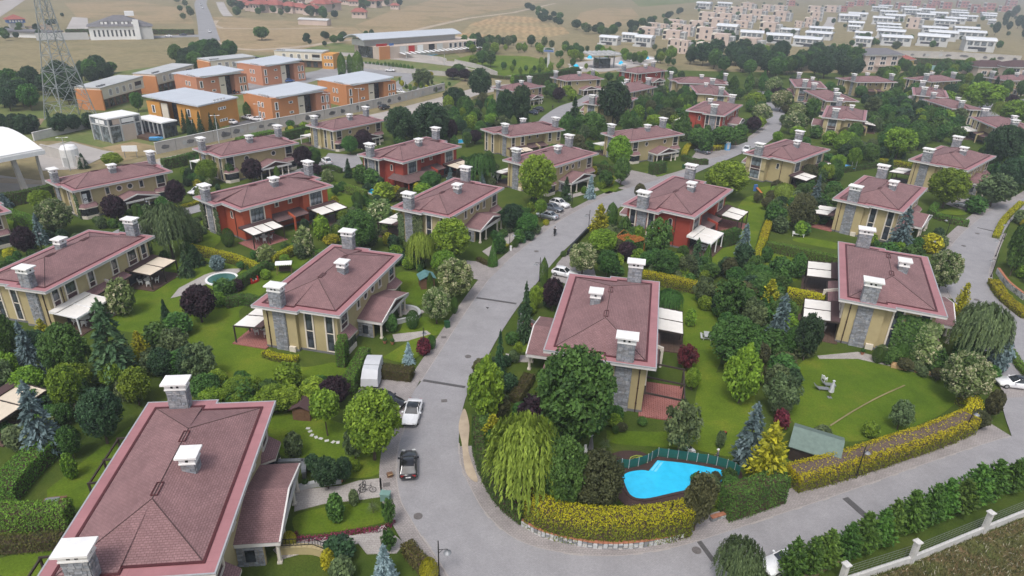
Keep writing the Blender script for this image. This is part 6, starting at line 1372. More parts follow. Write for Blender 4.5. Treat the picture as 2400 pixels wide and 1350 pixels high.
scatter([(1100,380),(1180,390),(1180,440),(1110,450),(1060,400)],['SH', 'RM', 'SD', 'OL'],10,(2,4),(.8,1.1),31)
scatter([(1300,430),(1420,400),(1440,440),(1360,470)], SHR,10,(1.3,3),(.8,1.2),32)
scatter([(20,620),(110,560),(260,540),(330,520),(200,590),(60,640)], SHR,10,(1,2.2),(.9,1.2),33)
scatter([(650,320),(740,300),(900,290),(900,310),(760,330)], SHR,8,(2,3.6),(.8,1.1),34)
scatter([(930,190),(1010,180),(1060,200),(1020,225),(950,215)],['SH', 'SL', 'TN', 'SY', 'SO'],24,(1.2,3),(.7,1),35,0)
scatter([(1160,160),(1290,152),(1400,165),(1290,182),(1180,178)],['RL', 'AM', 'PO'],22,(3,5),(.6,.8),36,0)
LOW = ['SH', 'SL', 'SO', 'SD', 'SH', 'BR', 'SH', 'AM', 'RM']
for i,(poly, n, hr) in enumerate([
 ([(560,740),(640,830),(600,870),(480,880),(440,830),(520,790)],0,(1,2)),([(330,560),(470,500),(480,560),(420,640),(340,640)],16,(1,3)),([(520,610),(640,600),(720,560),(760,570),(700,610),(600,650)],18,(.8,2)),
 ([(860,560),(1000,600),(1000,640),(940,640),(860,590)],14,(1,2.5)),([(800,540),(900,520),(940,560),(850,590)],12,(1.5,3.5)),([(1080,530),(1250,480),(1260,530),(1160,590)],22,(.8,2.4)),([(1390,560),(1480,540),(1520,640),(1420,650)],16,(1,3)),
 ([(1540,640),(1640,620),(1700,660),(1560,670)],14,(1.5,3.2)),([(1600,680),(1700,700),(1720,760),(1640,740)],8,(1.5,3)),([(1700,740),(1860,760),(1880,860),(1820,960),(1720,900),(1680,830)],24,(1.5,4)),([(1740,620),(1850,690),(1850,760),(1740,740)],14,(1.5,4)),
 ([(1760,480),(1870,400),(1960,420),(1960,540),(1880,560)],30,(1.5,4)),([(1880,330),(2040,290),(2130,330),(2100,380),(1990,400),(1900,400)],34,(2,5)),([(2040,240),(2180,230),(2270,270),(2250,330),(2100,330)],34,(3,6.5)),([(2000,560),(2200,560),(2200,620),(2100,620)],14,(1.2,3)),
 ([(2200,830),(2320,800),(2340,900),(2230,900)],16,(1.2,3)),([(1440,1030),(1520,1000),(1420,960),(1380,1020)],8,(1,2)),([(1130,980),(1260,960),(1330,1060),(1340,1180),(1240,1180),(1160,1100)],20,(1.5,3)),([(1630,1130),(1700,1130),(1790,1110),(1840,1120),(1800,1150),(1640,1190)],10,(1.2,2.4)),
 ([(0,900),(150,900),(240,1000),(100,1060),(0,1100)],18,(1.2,3)),([(640,1060),(700,1060),(690,1110),(640,1100)],6,(1,2)),([(0,560),(100,540),(200,560),(60,640),(0,640)],12,(1,2.4)),([(200,500),(400,480),(420,520),(260,560)],14,(1,2.5)),([(1560,290),(1640,270),(1760,300),(1720,345),(1600,340)],28,(2,4.5)),
 ([(1270,320),(1420,300),(1420,350),(1300,420)],18,(2,4.5)),([(1040,250),(1180,240),(1250,290),(1100,330),(900,350)],34,(2,5.5)),([(1440,230),(1640,210),(1650,250),(1600,300),(1470,310)],34,(2.5,6)),([(700,460),(900,440),(940,500),(780,560)],24,(1.2,3)),([(2250,300),(2400,320),(2400,460),(2340,440)],18,(2,4)),([(1900,195),(2100,195),(2300,200),(2200,230),(1960,240)],26,(3,6)),([(1760,190),(1860,190),(1860,330),(1720,300),(1700,230)],26,(2,5)),
 ([(1180,200),(1420,180),(1600,180),(1600,210),(1300,240)],30,(2.5,5.5)),([(440,370),(560,400),(700,390),(560,440),(430,440)],18,(1.2,3.2)),([(640,300),(760,300),(740,350),(650,360)],10,(1.5,3.2))]): scatter(poly, LOW if i < 26 else LOW + MIXED, n, hr,(.8,1.3),300 - 290 + i if False else i - 100,.6,.62)
# far belts: village, hill side, white-roof quarter
scatter([(520,-6),(900,-8),(980,2),(900,30),(760,48),(620,42),(540,40)],['RD', 'RM', 'OL'],70,(6,10),(.8,1.1),40,0,.5)
scatter([(1230,22),(1320,40),(1345,62),(1300,66),(1260,48)],['RD', 'RM'],16,(5,9),(.9,1.2),41,0,.5)
scatter([(1330,70),(1420,68),(1500,52),(1600,30),(1620,40),(1500,78),(1420,90)],['RD', 'RM', 'OL'],30,(5,9),(.9,1.2),42,0,.5)
scatter([(1420,112),(1620,118),(2000,120),(2380,118),(2400,30),(2100,8),(1640,8),(1560,50)],['RD', 'RM', 'OL', 'RM'],110,(4,7),(.8,1.1),43,0,.5)
scatter([(1560,140),(1800,138),(1820,120),(1700,112),(1480,118)],['RM', 'RL', 'OL'],30,(4,6.5),(.8,1.1),44,0,.5)
scatter([(2320,30),(2440,40),(2440,100),(2330,92)],['RD', 'DC', 'RD'],16,(10,17),(.5,.7),45,0,.5)
scatter([(700,96),(830,84),(880,78),(960,66),(860,100),(740,112)],['RD', 'RM'],14,(3,6),(.9,1.1),46,0,.6)
scatter([(150,300),(220,290),(230,320),(90,322),(0,318),(0,300)],['RD', 'DC', 'SD'],12,(3,6),(.8,1.1),47,0,.6)
scatter([(420,290),(505,302),(530,310),(440,322)],['DC', 'RD', 'DC'],12,(4,7),(.6,.8),48,0,.5)
scatter([(0,70),(60,66),(150,30),(180,20),(140,70),(80,96),(0,100)],['RD', 'RM'],14,(3,6),(.9,1.1),49,0,.6)
scatter([(400,5),(470,10),(470,40),(430,48)],['RM', 'OL'],6,(5,8),(.9,1.1),50,0,.6)

# ------------------------------------------------------------------ hedges: clipped, leaf by leaf over a twiggy core
def hedge(px, h, w, mat, label, top_y=0.0, brown=0.0, seed=0, dens=95, taper=.9, leaf=.085, closed=False, zt=0.45):
    ln = smooth_line(GL(px),6) if len(px) > 2 else GL(px)
    b = LB(seed + 500); r = b.r; core = MB()
    d0 = side_line(ln, w / 2 - .12); d1 = side_line(ln,-(w / 2 - .12))
    rings = [[(p[0], p[1],-.05),(q[0], q[1],-.05),(q[0] + (p[0] - q[0]) * .04, q[1] + (p[1] - q[1]) * .04, h - .12),(p[0] + (q[0] - p[0]) * .04, p[1] + (q[1] - p[1]) * .04, h - .12)] for p, q in zip(d0, d1)]
    core.loft(rings)
    for a, c in zip(ln, ln[1:]):
        t = (Vector(c) - Vector(a)); L_ = t.length
        if L_ < 1e-3: continue
        t.normalize(); s = Vector((-t.y, t.x,0)); dn = dens
        dist = (Vector(a) - Vector((0,0, CAM_H))).length; lf = leaf * max(1, dist / 130); dn = dens / max(1, dist / 130) ** 2
        for side in (-1,1):
            for i in range(int(L_ * h * dn)):
                z = h * r.random() ** .8; k = 1 - (1 - taper) * z / h
                p = Vector(a) + t * r.uniform(0, L_) + s * side * (w / 2 * k + r.gauss(0,.06)); p.z = z
                nn = (s * side + rv(r) * .75 + Vector((0,0,.3))).normalized(); q = lf * r.uniform(.7,1.4)
                ty = max(0, min(1,(z / h - zt) / (1 - zt) + r.gauss(0,.22))) * top_y
                b.leaf(p, nn, q, q * .55,.42 + r.gauss(0,.22) + .1 * math.sin(p.x * 1.7 + p.y * 2.3), ty if r.random() < .8 else 0, Vector((0,0,1)) + rv(r) * .8)
        for i in range(int(L_ * w * dn * 1.15)):
            o = r.uniform(-w / 2, w / 2)
            if brown and abs(o) < w * brown and r.random() < .85: continue
            p = Vector(a) + t * r.uniform(0, L_) + s * o * taper; p.z = h + r.gauss(0,.05) + (r.uniform(0,.14) if r.random() < .2 else 0); q = lf * r.uniform(.7,1.4)
            b.leaf(p,(Vector((0,0,1)) + rv(r) * .9).normalized(), q, q * .6,.5 + r.gauss(0,.22), top_y * min(1, max(0, r.gauss(.75,.3))))
    for e0, e1 in ((ln[0], ln[1]),(ln[-1], ln[-2])):
        t = (Vector(e0) - Vector(e1)).normalized(); s = Vector((-t.y, t.x,0))
        for i in range(int(w * h * dens * 1.3)):
            z = h * r.random() ** .8; p = Vector(e0) + s * r.uniform(-w / 2, w / 2) + t * r.gauss(.05,.05); p.z = z; q = leaf * r.uniform(.8,1.5)
            b.leaf(p,(t + rv(r) * .75 + Vector((0,0,.3))).normalized(), q, q * .55,.42 + r.gauss(0,.22), max(0, min(1,(z / h - zt) / (1 - zt) + r.gauss(0,.22))) * top_y, Vector((0,0,1)) + rv(r) * .8)
    root = thing('hedge', label, 'hedge',(0,0,0),0, 'hedges between the gardens')
    f = link('foliage', b.mesh('foliage', L[mat]), root); c_ = core.build('twigs', L['twig'] if brown else M['soil'], root)
    return root
HEDGES = [
 ([(1120,1005),(1122,1060),(1140,1120),(1175,1180),(1228,1226)],1.9,1.3, 'hedge', 'dark green hedge curving round the road corner below the willow',0,0),
 ([(1236,1224),(1300,1252),(1380,1266),(1470,1268),(1560,1258),(1608,1246)],3.5,1.7, 'hedge_y', 'tall yellow-green hedge round the pool corner, above the stone wall',1,0),
 ([(1695,1210),(1760,1190),(1822,1168)],3.3,2.0, 'hedge', 'dark green hedge block between bronze bush and golden conifer by the pool',0,0),
 ([(1852,1140),(1960,1112),(2090,1070),(2180,1040),(2262,1006)],2.2,2.4, 'hedge_y', 'long yellow hedge with bare brown middle along the wide road',1,.27),
 ([(2262,1000),(2275,972),(2252,945)],2.0,1.6, 'hedge_y', 'bright yellow hedge end turning up at the lawn corner',1,0),
 ([(10,1180),(60,1120),(110,1072),(150,1040)],2.0,2.6, 'hedge_lt', 'thick green hedge left of the bottom villa lawn',0,0),
 ([(-20,1232),(80,1232),(170,1226)],2.2,1.8, 'hedge_lt', 'straight green hedge with a lower bronze hedge before it, bottom left',0,0),
 ([(-20,1290),(70,1285),(150,1278)],1.2,1.4, 'hedge_br', 'low bronze hedge under the straight green hedge, bottom left',0,0),
 ([(818,925),(838,885),(858,850)],2.3,1.5, 'hedge_lt', 'bright green hedge beside the covered trailer',0,0),
 ([(868,880),(915,884),(966,890)],1.5,1.9, 'hedge_br', 'bronze-green hedge along the parking bay',0,0),
 ([(437,592),(500,606),(560,622),(606,642)],1.7,1.1, 'hedge_y', 'yellow-topped hedge in front of the orange-red villa, longer arm',1,0),
 ([(640,622),(668,608),(700,592)],1.7,1.1, 'hedge_y', 'yellow-topped hedge in front of the orange-red villa, short arm',1,0),
 ([(540,690),(580,665),(626,636)],1.8,1.2, 'hedge', 'dark green hedge between the small round pool and the swing seat lawn',0,0),
 ([(530,720),(575,712),(610,722)],1.5,1.6, 'hedge', 'stepped dark hedge beside the purple tree',0,0),
 ([(700,590),(740,602),(790,598)],1.2,1.2, 'hedge_lt', 'green hedge behind the swing seat villa',0,0),
 ([(8,505),(60,522),(120,552)],1.5,2.0, 'hedge_lt', 'green hedge beside the left-edge villa',0,0),
 ([(-20,486),(50,478),(142,456)],2.6,1.6, 'hedge', 'tall dark hedge along the boulevard left of the banner villa',0,0),
 ([(384,398),(430,388),(486,372)],2.6,1.6, 'hedge', 'tall dark hedge along the boulevard behind the banner villa',0,0),
 ([(640,338),(700,322),(738,312)],2.6,1.5, 'hedge', 'tall dark hedge beside the boulevard villa',0,0),
 ([(420,532),(450,524),(482,512)],1.0,.9, 'hedge', 'low dark hedge along the lane beside the orange-red villa',0,0),
 ([(415,492),(455,482),(480,470)],.8,.9, 'hedge_y', 'low yellow hedge on the far kerb of the lane',1,0),
 ([(780,446),(815,452),(858,466)],1.8,1.4, 'hedge_lt', 'green hedge right of the orange-red villa',0,0),
 ([(740,402),(775,398),(800,406)],1.2,1.0, 'hedge', 'clipped dark hedge at the lane end car park',0,0),
 ([(1505,660),(1600,680),(1712,712)],2.0,1.3, 'hedge_y', 'yellow-topped hedge behind the villa above the big pool',1,0),
 ([(1795,588),(1880,606),(1964,626)],1.9,1.4, 'hedge_lt', 'green hedge between the ivy villa and the blue cedar villa',0,0),
 ([(1846,488),(1812,514),(1795,545),(1786,574)],1.5,1.5, 'hedge_y', 'yellow hedge snaking down beside the red trellis villa lawn',1,0),
 ([(1784,580),(1772,612),(1768,650)],2.0,1.2, 'hedge_y', 'ragged golden hedge continuing below the yellow snaking hedge',.6,0),
 ([(1842,706),(1885,714),(1924,724)],2.2,1.7, 'hedge_y', 'yellow-topped dark hedge block between two ivy villa awnings',1,0),
 ([(1690,578),(1708,574),(1724,568)],3.0,1.6, 'hedge', 'tall dark hedge block between two awnings of the red trellis villa',0,0),
 ([(2192,488),(2182,506),(2220,522),(2266,532)],1.4,1.3, 'hedge_lt', 'low square-cut hedge round the silver car bay',0,0),
 ([(2060,384),(2100,390),(2132,396)],1.5,1.4, 'hedge_y', 'yellow-ended hedge behind the blue cedar villa',.6,0),
 ([(2332,560),(2352,520),(2392,480)],.9,1.2, 'hedge_y', 'low yellow shrub strip on the outer side of the loop road, upper part',.8,0),
 ([(2326,668),(2352,706),(2404,748)],1.1,1.8, 'hedge_y', 'low yellow shrub strip on the outer side of the loop road, lower part',.8,0),
 ([(2366,830),(2390,868),(2420,900)],.9,.9, 'hedge_lt', 'low bright hedge above the white car at the right edge',0,0),
 ([(1524,410),(1538,408),(1553,404)],3.0,2.0, 'hedge', 'tall clipped hedge block before the porch of the clipped hedge villa',0,0),
 ([(1388,402),(1420,406),(1448,410)],2.2,1.5, 'hedge', 'dark hedge between two yellow villas with round windows',0,0),
 ([(1602,368),(1612,350),(1636,344),(1668,354),(1700,348)],1.4,1.6, 'hedge_y', 'yellow looped hedge round the grey car',1,0),
 ([(1600,376),(1630,386),(1656,386)],1.5,1.6, 'hedge', 'dark square hedge before the yellow loop hedge',0,0),
 ([(1692,334),(1720,340),(1746,332)],1.7,1.6, 'hedge', 'dark box hedges at the road junction',0,0),
 ([(1240,890),(1225,915),(1205,945)],1.0,1.6, 'hedge_br', 'bronze hedge left of the villa above the big pool',0,0),
 ([(620,836),(655,846),(698,850)],.9,.9, 'hedge_y', 'low golden bush row under the swing seat villa wall',1,0),
 ([(800,862),(808,846),(806,836)],3.4,1.2, 'hedge_lt', 'tall clipped green pillar hedge at the swing seat villa corner',0,0),
 ([(955,1290),(975,1318),(1000,1345)],1.1,1.3, 'hedge_br', 'bronze hedge along the pavement at the bottom',0,0),
 ([(1170,593),(1180,585),(1190,578)],.5,.7, 'hedge_y', 'golden dwarf edging at the corner facing the scooter',1,0),
 ([(1120,612),(1140,622),(1158,626)],.8,.9, 'hedge_br', 'low clipped hedge round the neat cone conifer',0,0),
 ([(1880,424),(1980,404),(2060,392)],1.4,1.2, 'hedge', 'green hedge behind the trampoline garden',0,0),
 ([(2100,147),(2200,153),(2320,158)],3.5,2.0, 'hedge', 'long dark hedge under the far wall by the tennis court',0,0),
 ([(1150,182),(1200,186),(1290,178),(1360,168)],1.2,1.5, 'hedge', 'thin green hedge line along the boulevard bend',0,0),
 ([(1210,205),(1290,196),(1350,182)],5.0,3.0, 'hedge', 'high dark screen hedge behind the oak-hidden villa',0,0),
 ([(155,81),(250,80),(455,81)],3.0,2.0, 'hedge', 'long dark hedge before the far white mansion',0,0),
 ([(560,338),(600,326),(640,318)],1.6,2.4, 'hedge_lt', 'bright bushy hedge behind the villa beside the boulevard',0,0),
]
for i, q in enumerate(HEDGES): hedge(q[0], q[1], q[2], q[3], q[4], q[5], q[6], seed=i)
# flower ribbons
def flowers(name, px, h, w, mat, label, seed, cat='flower bed'):
    ln = smooth_line(GL(px),6); b = LB(seed); r = b.r
    for a, c in zip(ln, ln[1:]):
        t = (c - a); L_ = t.length
        if L_ < 1e-4: continue
        t.normalize(); s = Vector((-t.y, t.x,0))
        for i in range(int(L_ * w * 170)):
            p = a + t * r.uniform(0, L_) + s * r.uniform(-w / 2, w / 2); p.z = r.uniform(.05, h); q = r.uniform(.05,.10); b.leaf(p,(Vector((0,0,1)) + rv(r) * .9).normalized(), q, q * .8,.5 + r.gauss(0,.3))
    return tag(link(name, b.mesh(name, L[mat]), None), label, cat)
flowers('flower_bed',[(690,1252),(705,1266),(760,1262),(830,1250),(890,1242),(915,1232),(922,1222)],.3,.7, 'pink', 'curved ribbon of deep pink flowers edging the small front lawn',601)
flowers('flower_bed',[(2046,1087),(2060,1083),(2075,1078)],.5,.9, 'violet', 'short violet flower clump at the lower end of the yellow hedge',602)
flowers('flower_bed',[(2088,1073),(2104,1068),(2118,1064)],.45,.8, 'violet', 'middle violet flower clump under the yellow hedge',603)
flowers('flower_bed',[(2124,1062),(2155,1053),(2192,1040)],.5,.9, 'violet', 'longest violet flower strip under the yellow hedge',604)
# ------------------------------------------------------------------ terraces beside the villas
PG = {}
def pergola_recipe(style):
    if style in PG: return PG[style]
    W_, D_ = 6.6,4.5; P = []; wood = M['wood_dk'] if style != 'white' else M['white']
    post = MB().box((0,0,1.25),(.16,.16,2.5)).mesh('post', wood); 
    for x in (-W_ / 2 + .1,0, W_ / 2 - .1): P.append(Part('post', post,(x,-D_ + .1,0)))
    beam = MB().box((0,0,0),(W_,.14,.2)).mesh('beam', wood); P += [Part('beam', beam,(0,-D_ + .1,2.6)), Part('beam', beam,(0,-.1,2.95))]
    sl = math.atan2(.35, D_); rf = bx((0,-D_ / 2,0),(.12, D_ + .1,.16)).mesh('rafter', wood)
    n = 3 if style == 'three' else 2
    for i in range(n + 1): b = MB(); x = -W_ / 2 + .07 + (W_ - .14) * i / n; b.loft([[(x - .06,-D_,2.6),(x + .06,-D_,2.6),(x + .06,-D_,2.8),(x - .06,-D_,2.8)],[(x - .06,0,2.95),(x + .06,0,2.95),(x + .06,0,3.15),(x - .06,0,3.15)]]); P.append(Part('rafter', b.mesh('rafter', wood)))
    if style != 'open':
        for i in range(n):
            x0, x1 = -W_ / 2 + .16 + (W_ - .14) * i / n,-W_ / 2 - .02 + (W_ - .14) * (i + 1) / n; sg_ = MB()
            rows = 7; rings = [[(x0,-D_ + .08 + (D_ - 1.2) * k / rows,2.74 + .27 * k / rows - (.035 if k % 2 else 0)),(x1,-D_ + .08 + (D_ - 1.2) * k / rows,2.74 + .27 * k / rows - (.035 if k % 2 else 0))] for k in range(rows + 1)]
            sg_.loft([[p, q,(q[0], q[1], q[2] + .02),(p[0], p[1], p[2] + .02)] for p, q in rings]); P.append(Part('awning', sg_.mesh('awning', M['awning_cr' if style == 'cream' else 'awning'])))
        hd = MB().loft([[(-W_ / 2,-1.1,3.05),(W_ / 2,-1.1,3.05),(W_ / 2,-1.1,3.17),(-W_ / 2,-1.1,3.17)],[(-W_ / 2,0,3.17),(W_ / 2,0,3.17),(W_ / 2,0,3.29),(-W_ / 2,0,3.29)]]).mesh('back_roof', M['awning'] if style == 'white' else M['shingle_br'])
        P.append(Part('back_roof', hd))
    P.append(Part('terrace_floor', bx((0,-D_ / 2,.05),(W_ + .5, D_ + .6,.22)).mesh('terrace_floor', M['deck_red'] if style in ('red', 'open', 'three') else M['deck_wood'])))
    PG[style] = P; return P
def pergola(key, side, style, label):
    t, x, y, a, s, ph = VSPEC[key]; wy = 5.2 if t == 'A' else 5.65; p = vl(key, side * 7.5,-wy - .05)
    root = thing('terrace_pergola', label, 'pergola', p, a, 'awning pergolas on the villa terraces', s)
    for q in pergola_recipe(style): q.make(root)
    return root
for key, sd_, st, tx in [
 ('V1',1, 'open', 'dark pergola frame peeping out beside the bottom villa, lower one'),('V1',-1, 'open', 'dark pergola frame peeping out beside the bottom villa, upper one'),
 ('V2',1, 'red', 'two-panel white awning terrace at the swing seat villa'),('V3',-1, 'white', 'white awning terrace with red floor at the two-terrace yellow villa, lower one'),('V3',1, 'cream', 'brown-posted cream awning terrace with chairs at the two-terrace villa, upper one'),
 ('V4',-1, 'three', 'three-panel white awning terrace of the orange-red villa'),('V4',1, 'plain', 'two-panel awning terrace of the orange-red villa, far end'),('V5',-1, 'open', 'bare pergola frame over red brick floor at the villa above the big pool'),('V5',1, 'plain', 'two white awning strips behind the villa above the big pool'),
 ('V6',-1, 'plain', 'upper white double awning left of the ivy villa'),('V6',1, 'plain', 'lower white double awning left of the ivy villa'),('V7',1, 'red', 'awning terrace with red play things left of the blue cedar villa'),('V8',-1, 'white', 'nearer white awning terrace of the red trellis villa with loungers'),('V8',1, 'red', 'farther awning terrace of the red trellis villa'),
 ('V9',1, 'plain', 'white awning terrace left of the villa facing the scooter'),('V15',1, 'plain', 'white awning terrace with two folded parasols, behind the villa facing the scooter'),('V34',1, 'plain', 'white awning terrace left of the silver car villa'),('V25',-1, 'plain', 'near awning terrace of the villa at the fork'),('V25',1, 'plain', 'far awning terrace of the villa at the fork, beside the trampoline'),
 ('V16',1, 'white', 'white awning and small peaked tent left of the clipped hedge villa'),('V13',1, 'cream', 'cream awning terrace at the far end of the red villa with the narrow pool'),('V14',-1, 'cream', 'cream awning terrace in front of the villa below the side street'),('V26',1, 'plain', 'white awning strips right of the first villa up the flowering street'),('V31',-1, 'white', 'white pergola beam left of the white beam villa'),('V24',1, 'plain', 'small awning left of the red villa at the bend'),('V33',-1, 'white', 'white balcony pergola of the villa at the right edge'),('V12',1, 'white', 'white awning left of the villa beside the boulevard'),('V11',1, 'white', 'white awning left of the villa behind the orange-red one'),('V32',-1, 'plain', 'white awning left of the three-chimney villa')]: pergola(key, sd_, st, tx)
# off-frame house terrace at the left edge
p = G(-10,985); root = thing('terrace_pergola', 'cream awning terrace cut by the left edge, beside the blue cedar', 'pergola', p, R_(78), 'awning pergolas on the villa terraces')
for q in pergola_recipe('cream'): q.make(root)
# shingled terrace roof of the red villa
o = link('terrace_roof', uv_roof([[(-11.6,-9.2,2.5),(-2.6,-9.2,2.5),(-3.6,-5.7,3.3),(-9.6,-5.7,3.3)],[(-11.6,-2.5,2.5),(-11.6,-9.2,2.5),(-9.6,-5.7,3.3),(-9.6,-2.5,3.3)]], 'terrace_roof', M['shingle_br']), VILLA['V13'])
for x, y in ((-11.3,-8.9),(-7.0,-8.9),(-2.9,-8.9),(-11.3,-2.8)): bx((x, y,1.2),(.2,.2,2.5)).build('post', M['stucco_red'], o)

# ------------------------------------------------------------------ cars
def car(kind, colr, label, uv, d, z=0.0, snap=True):
    K = dict(sedan=(4.75,1.84,1.44), hatch=(4.25,1.78,1.47), suv=(4.6,1.88,1.66), estate=(4.75,1.82,1.52), coupe=(4.7,1.86,1.40))[kind]; Ln, Wd, Ht = K
    p = G(*uv); q = G(uv[0] + d[0], uv[1] + d[1]); t = q - p; yaw = math.atan2(t.y, t.x)
    root = thing('parked_car', label, 'car',(p.x, p.y, ZR + .02 + z), yaw, 'cars standing about the estate')
    key = (kind, colr)
    if key not in CARS:
        h = Ln / 2; w2 = Wd / 2; P = []; bel = .92 if kind != 'suv' else 1.05; body = MB()
        boot = -h + (.95 if kind in ('sedan', 'coupe') else .25)
        st = [(-h,.80,.42, bel * .86),(-h + .12,.93,.30, bel * .98),(-h + .6,1.0,.22, bel + .02),(-h * .35,1.0,.2, bel + .02),(h * .2,1.0,.2, bel),(h * .38,.99,.2, bel - .01),(h * .72,.96,.22, bel - .12),(h - .15,.88,.28, bel - .24),(h,.72,.38, bel - .36)]
        body.loft([[(x,-w2 * k * .92, zb),(x, w2 * k * .92, zb),(x, w2 * k, zb + .18),(x, w2 * k, zt - .16),(x, w2 * k * .9, zt),(x,-w2 * k * .9, zt),(x,-w2 * k, zt - .16),(x,-w2 * k, zb + .18)] for x, k, zb, zt in st])
        P.append(Part('body', body.mesh('body', M['car_' + colr], True)))
        f0, f1, r1, r0 = h * .36, h * .05,(-h * .38 if kind in ('sedan', 'coupe') else -h * .62),(-h * .66 if kind in ('sedan', 'coupe') else -h * .9)
        gl = MB(); gl.loft([[(f0,-w2 * .84, bel - .03),(f0, w2 * .84, bel - .03),(r0, w2 * .84, bel - .01),(r0,-w2 * .84, bel - .01)],[(f1,-w2 * .66, Ht - .04),(f1, w2 * .66, Ht - .04),(r1, w2 * .66, Ht - .03),(r1,-w2 * .66, Ht - .03)]]); P.append(Part('cabin_glass', gl.mesh('cabin_glass', M['carglass'])))
        rf = MB(); rm = 'car_' + colr if kind != 'coupe' else 'carglass'
        rf.loft([[(f1 + .06,-w2 * .67, Ht - .05),(f1 + .06, w2 * .67, Ht - .05),(f1 + .02, w2 * .6, Ht - .01),(f1 + .02,-w2 * .6, Ht - .01)],[((f1 + r1) / 2,-w2 * .69, Ht - .02),((f1 + r1) / 2, w2 * .69, Ht - .02),((f1 + r1) / 2, w2 * .6, Ht + .04),((f1 + r1) / 2,-w2 * .6, Ht + .04)],[(r1 - .06,-w2 * .67, Ht - .05),(r1 - .06, w2 * .67, Ht - .05),(r1 - .02, w2 * .6, Ht - .01),(r1 - .02,-w2 * .6, Ht - .01)]])
        P.append(Part('roof_panel', rf.mesh('roof_panel', M[rm], True)))
        for s in (-1,1):
            for (xa, xb) in ((f0, f1),(r0, r1),((f0 + r0) / 2 - .1,(f1 + r1) / 2 - .05)):
                P.append(Part('pillar', MB().tube((xa, s * w2 * .85, bel - .02),(xb, s * w2 * .67, Ht - .03),.05,.045,5).mesh('pillar', M['car_' + colr])))
            P.append(Part('mirror', bx((0,0,0),(.16,.22,.14)).mesh('mirror', M['car_' + colr]),(f0 - .28, s * (w2 + .08), bel + .02)))
            P.append(Part('headlight', bx((0,0,0),(.22,.34,.12)).mesh('headlight', M['lamp_lens']),(h - .10, s * w2 * .60, bel - .30),-s * .35))
            P.append(Part('taillight', bx((0,0,0),(.12,.36,.15)).mesh('taillight', M['tail_lens']),(-h + .06, s * w2 * .62, bel - .14), s * .2))
            for x in (h * .62,-h * .6):
                ty = MB().tube((0,-.11,0),(0,.11,0),.325, n=14).mesh('wheel', M['rubber']); rm_ = MB().tube((0,-.125,0),(0,.125,0),.21, n=10).mesh('rim', M['rimm'])
                P.append(Part('wheel', ty,(x, s * (w2 - .10),.325),0,[Part('rim', rm_)]))
        P.append(Part('number_plate', bx((0,0,0),(.03,.5,.12)).mesh('number_plate', M['plate']),(-h - .01,0,.62))); P.append(Part('grille', bx((0,0,0),(.05,.9,.18)).mesh('grille', M['black']),(h - .03,0,.48)))
        CARS[key] = P
    for q in CARS[key]: q.make(root)
    return root
CARS = {}
for q in [
 ('coupe', 'white', 'white saloon with dark glass roof driving down the street past the parking bay',(967,978),(-14,50)),('hatch', 'black', 'black hatchback parked at the kerb beside the bicycles',(958,1100),(1,-60)),('sedan', 'black', 'black saloon half hidden under the bright tree in the parking bay',(906,948),(34,12)),
 ('hatch', 'white', 'white hatchback nosed in behind the roof of the villa above the big pool',(1322,648),(36,8)),('sedan', 'silver', 'silver-white saloon parked nearest of three across from the red trellis villa',(1283,512),(-34,-8)),('sedan', 'grey', 'dark grey saloon parked in the middle of three',(1296,494),(34,9)),('suv', 'white', 'white car parked farthest of three by the street',(1311,485),(34,9)),
 ('sedan', 'grey', 'blue-grey saloon inside the yellow looped hedge',(1646,360),(-30,-7)),('suv', 'white', 'white jeep at the road fork behind a chimney',(1748,357),(-7,8)),('estate', 'silver', 'silver estate car parked behind the low square hedge',(2261,488),(-40,-8)),('coupe', 'white', 'white low saloon at the right edge above the road junction',(2378,908),(-50,-6)),('sedan', 'white', 'white car half hidden by the conifer row at the bottom',(1838,1330),(-60,18)),
 ('suv', 'white', 'white car at the lane end beside the plum tree',(765,384),(-12,-8)),('suv', 'black', 'black car parked on the side street, upper of two',(1261,261),(-26,-6)),('hatch', 'navy', 'dark car parked on the side street under oaks, lower of two',(1249,268),(-26,-6)),('hatch', 'white', 'white car parked behind the orange-red villa at the lane',(464,455),(-30,10)),
 ('sedan', 'white', 'white car nearest the amber school block in the small car park',(541,291),(-30,-4)),('sedan', 'white', 'white car in the school car park, middle one',(581,280),(-26,-5)),('sedan', 'white', 'white car in the school car park, right one',(602,284),(-26,-3)),('sedan', 'white', 'white car partly hidden behind the oval wall below the right school block',(812,244),(26,-6)),('hatch', 'white', 'white car on the school drive beside the right school block',(938,219),(26,2)),('suv', 'black', 'black pick-up driving along the boulevard',(901,256),(28,-6)),('hatch', 'black', 'black car before the glazed school entrance',(552,219),(-20,-8)),('hatch', 'blue', 'bright blue vehicle in the school yard',(679,193),(20,-2)),('sedan', 'white', 'white car on the drive beside the small golden conifer',(914,168),(-20,-1)),
 ('sedan', 'white', 'white car parked before the pool club, right one',(882,137),(-20,-1)),('sedan', 'silver', 'silver car parked before the pool club, left one',(868,135),(-20,-1)),('sedan', 'white', 'white car on the far lane before the long dark hedge',(395,87),(-20,0)),('sedan', 'navy', 'dark car on the far lane near the crossroads',(429,84),(-20,0)),('suv', 'white', 'white van on the far road below the crossroads',(492,76),(-2,16)),('suv', 'white', 'white van on the far road, nearest of the upper group',(474,20),(-2,16)),('suv', 'white', 'white van on the far road, middle of the upper group',(471,12),(-2,16)),('sedan', 'navy', 'blue car behind the far cream school block',(597,139),(20,-1))]: car(*q)
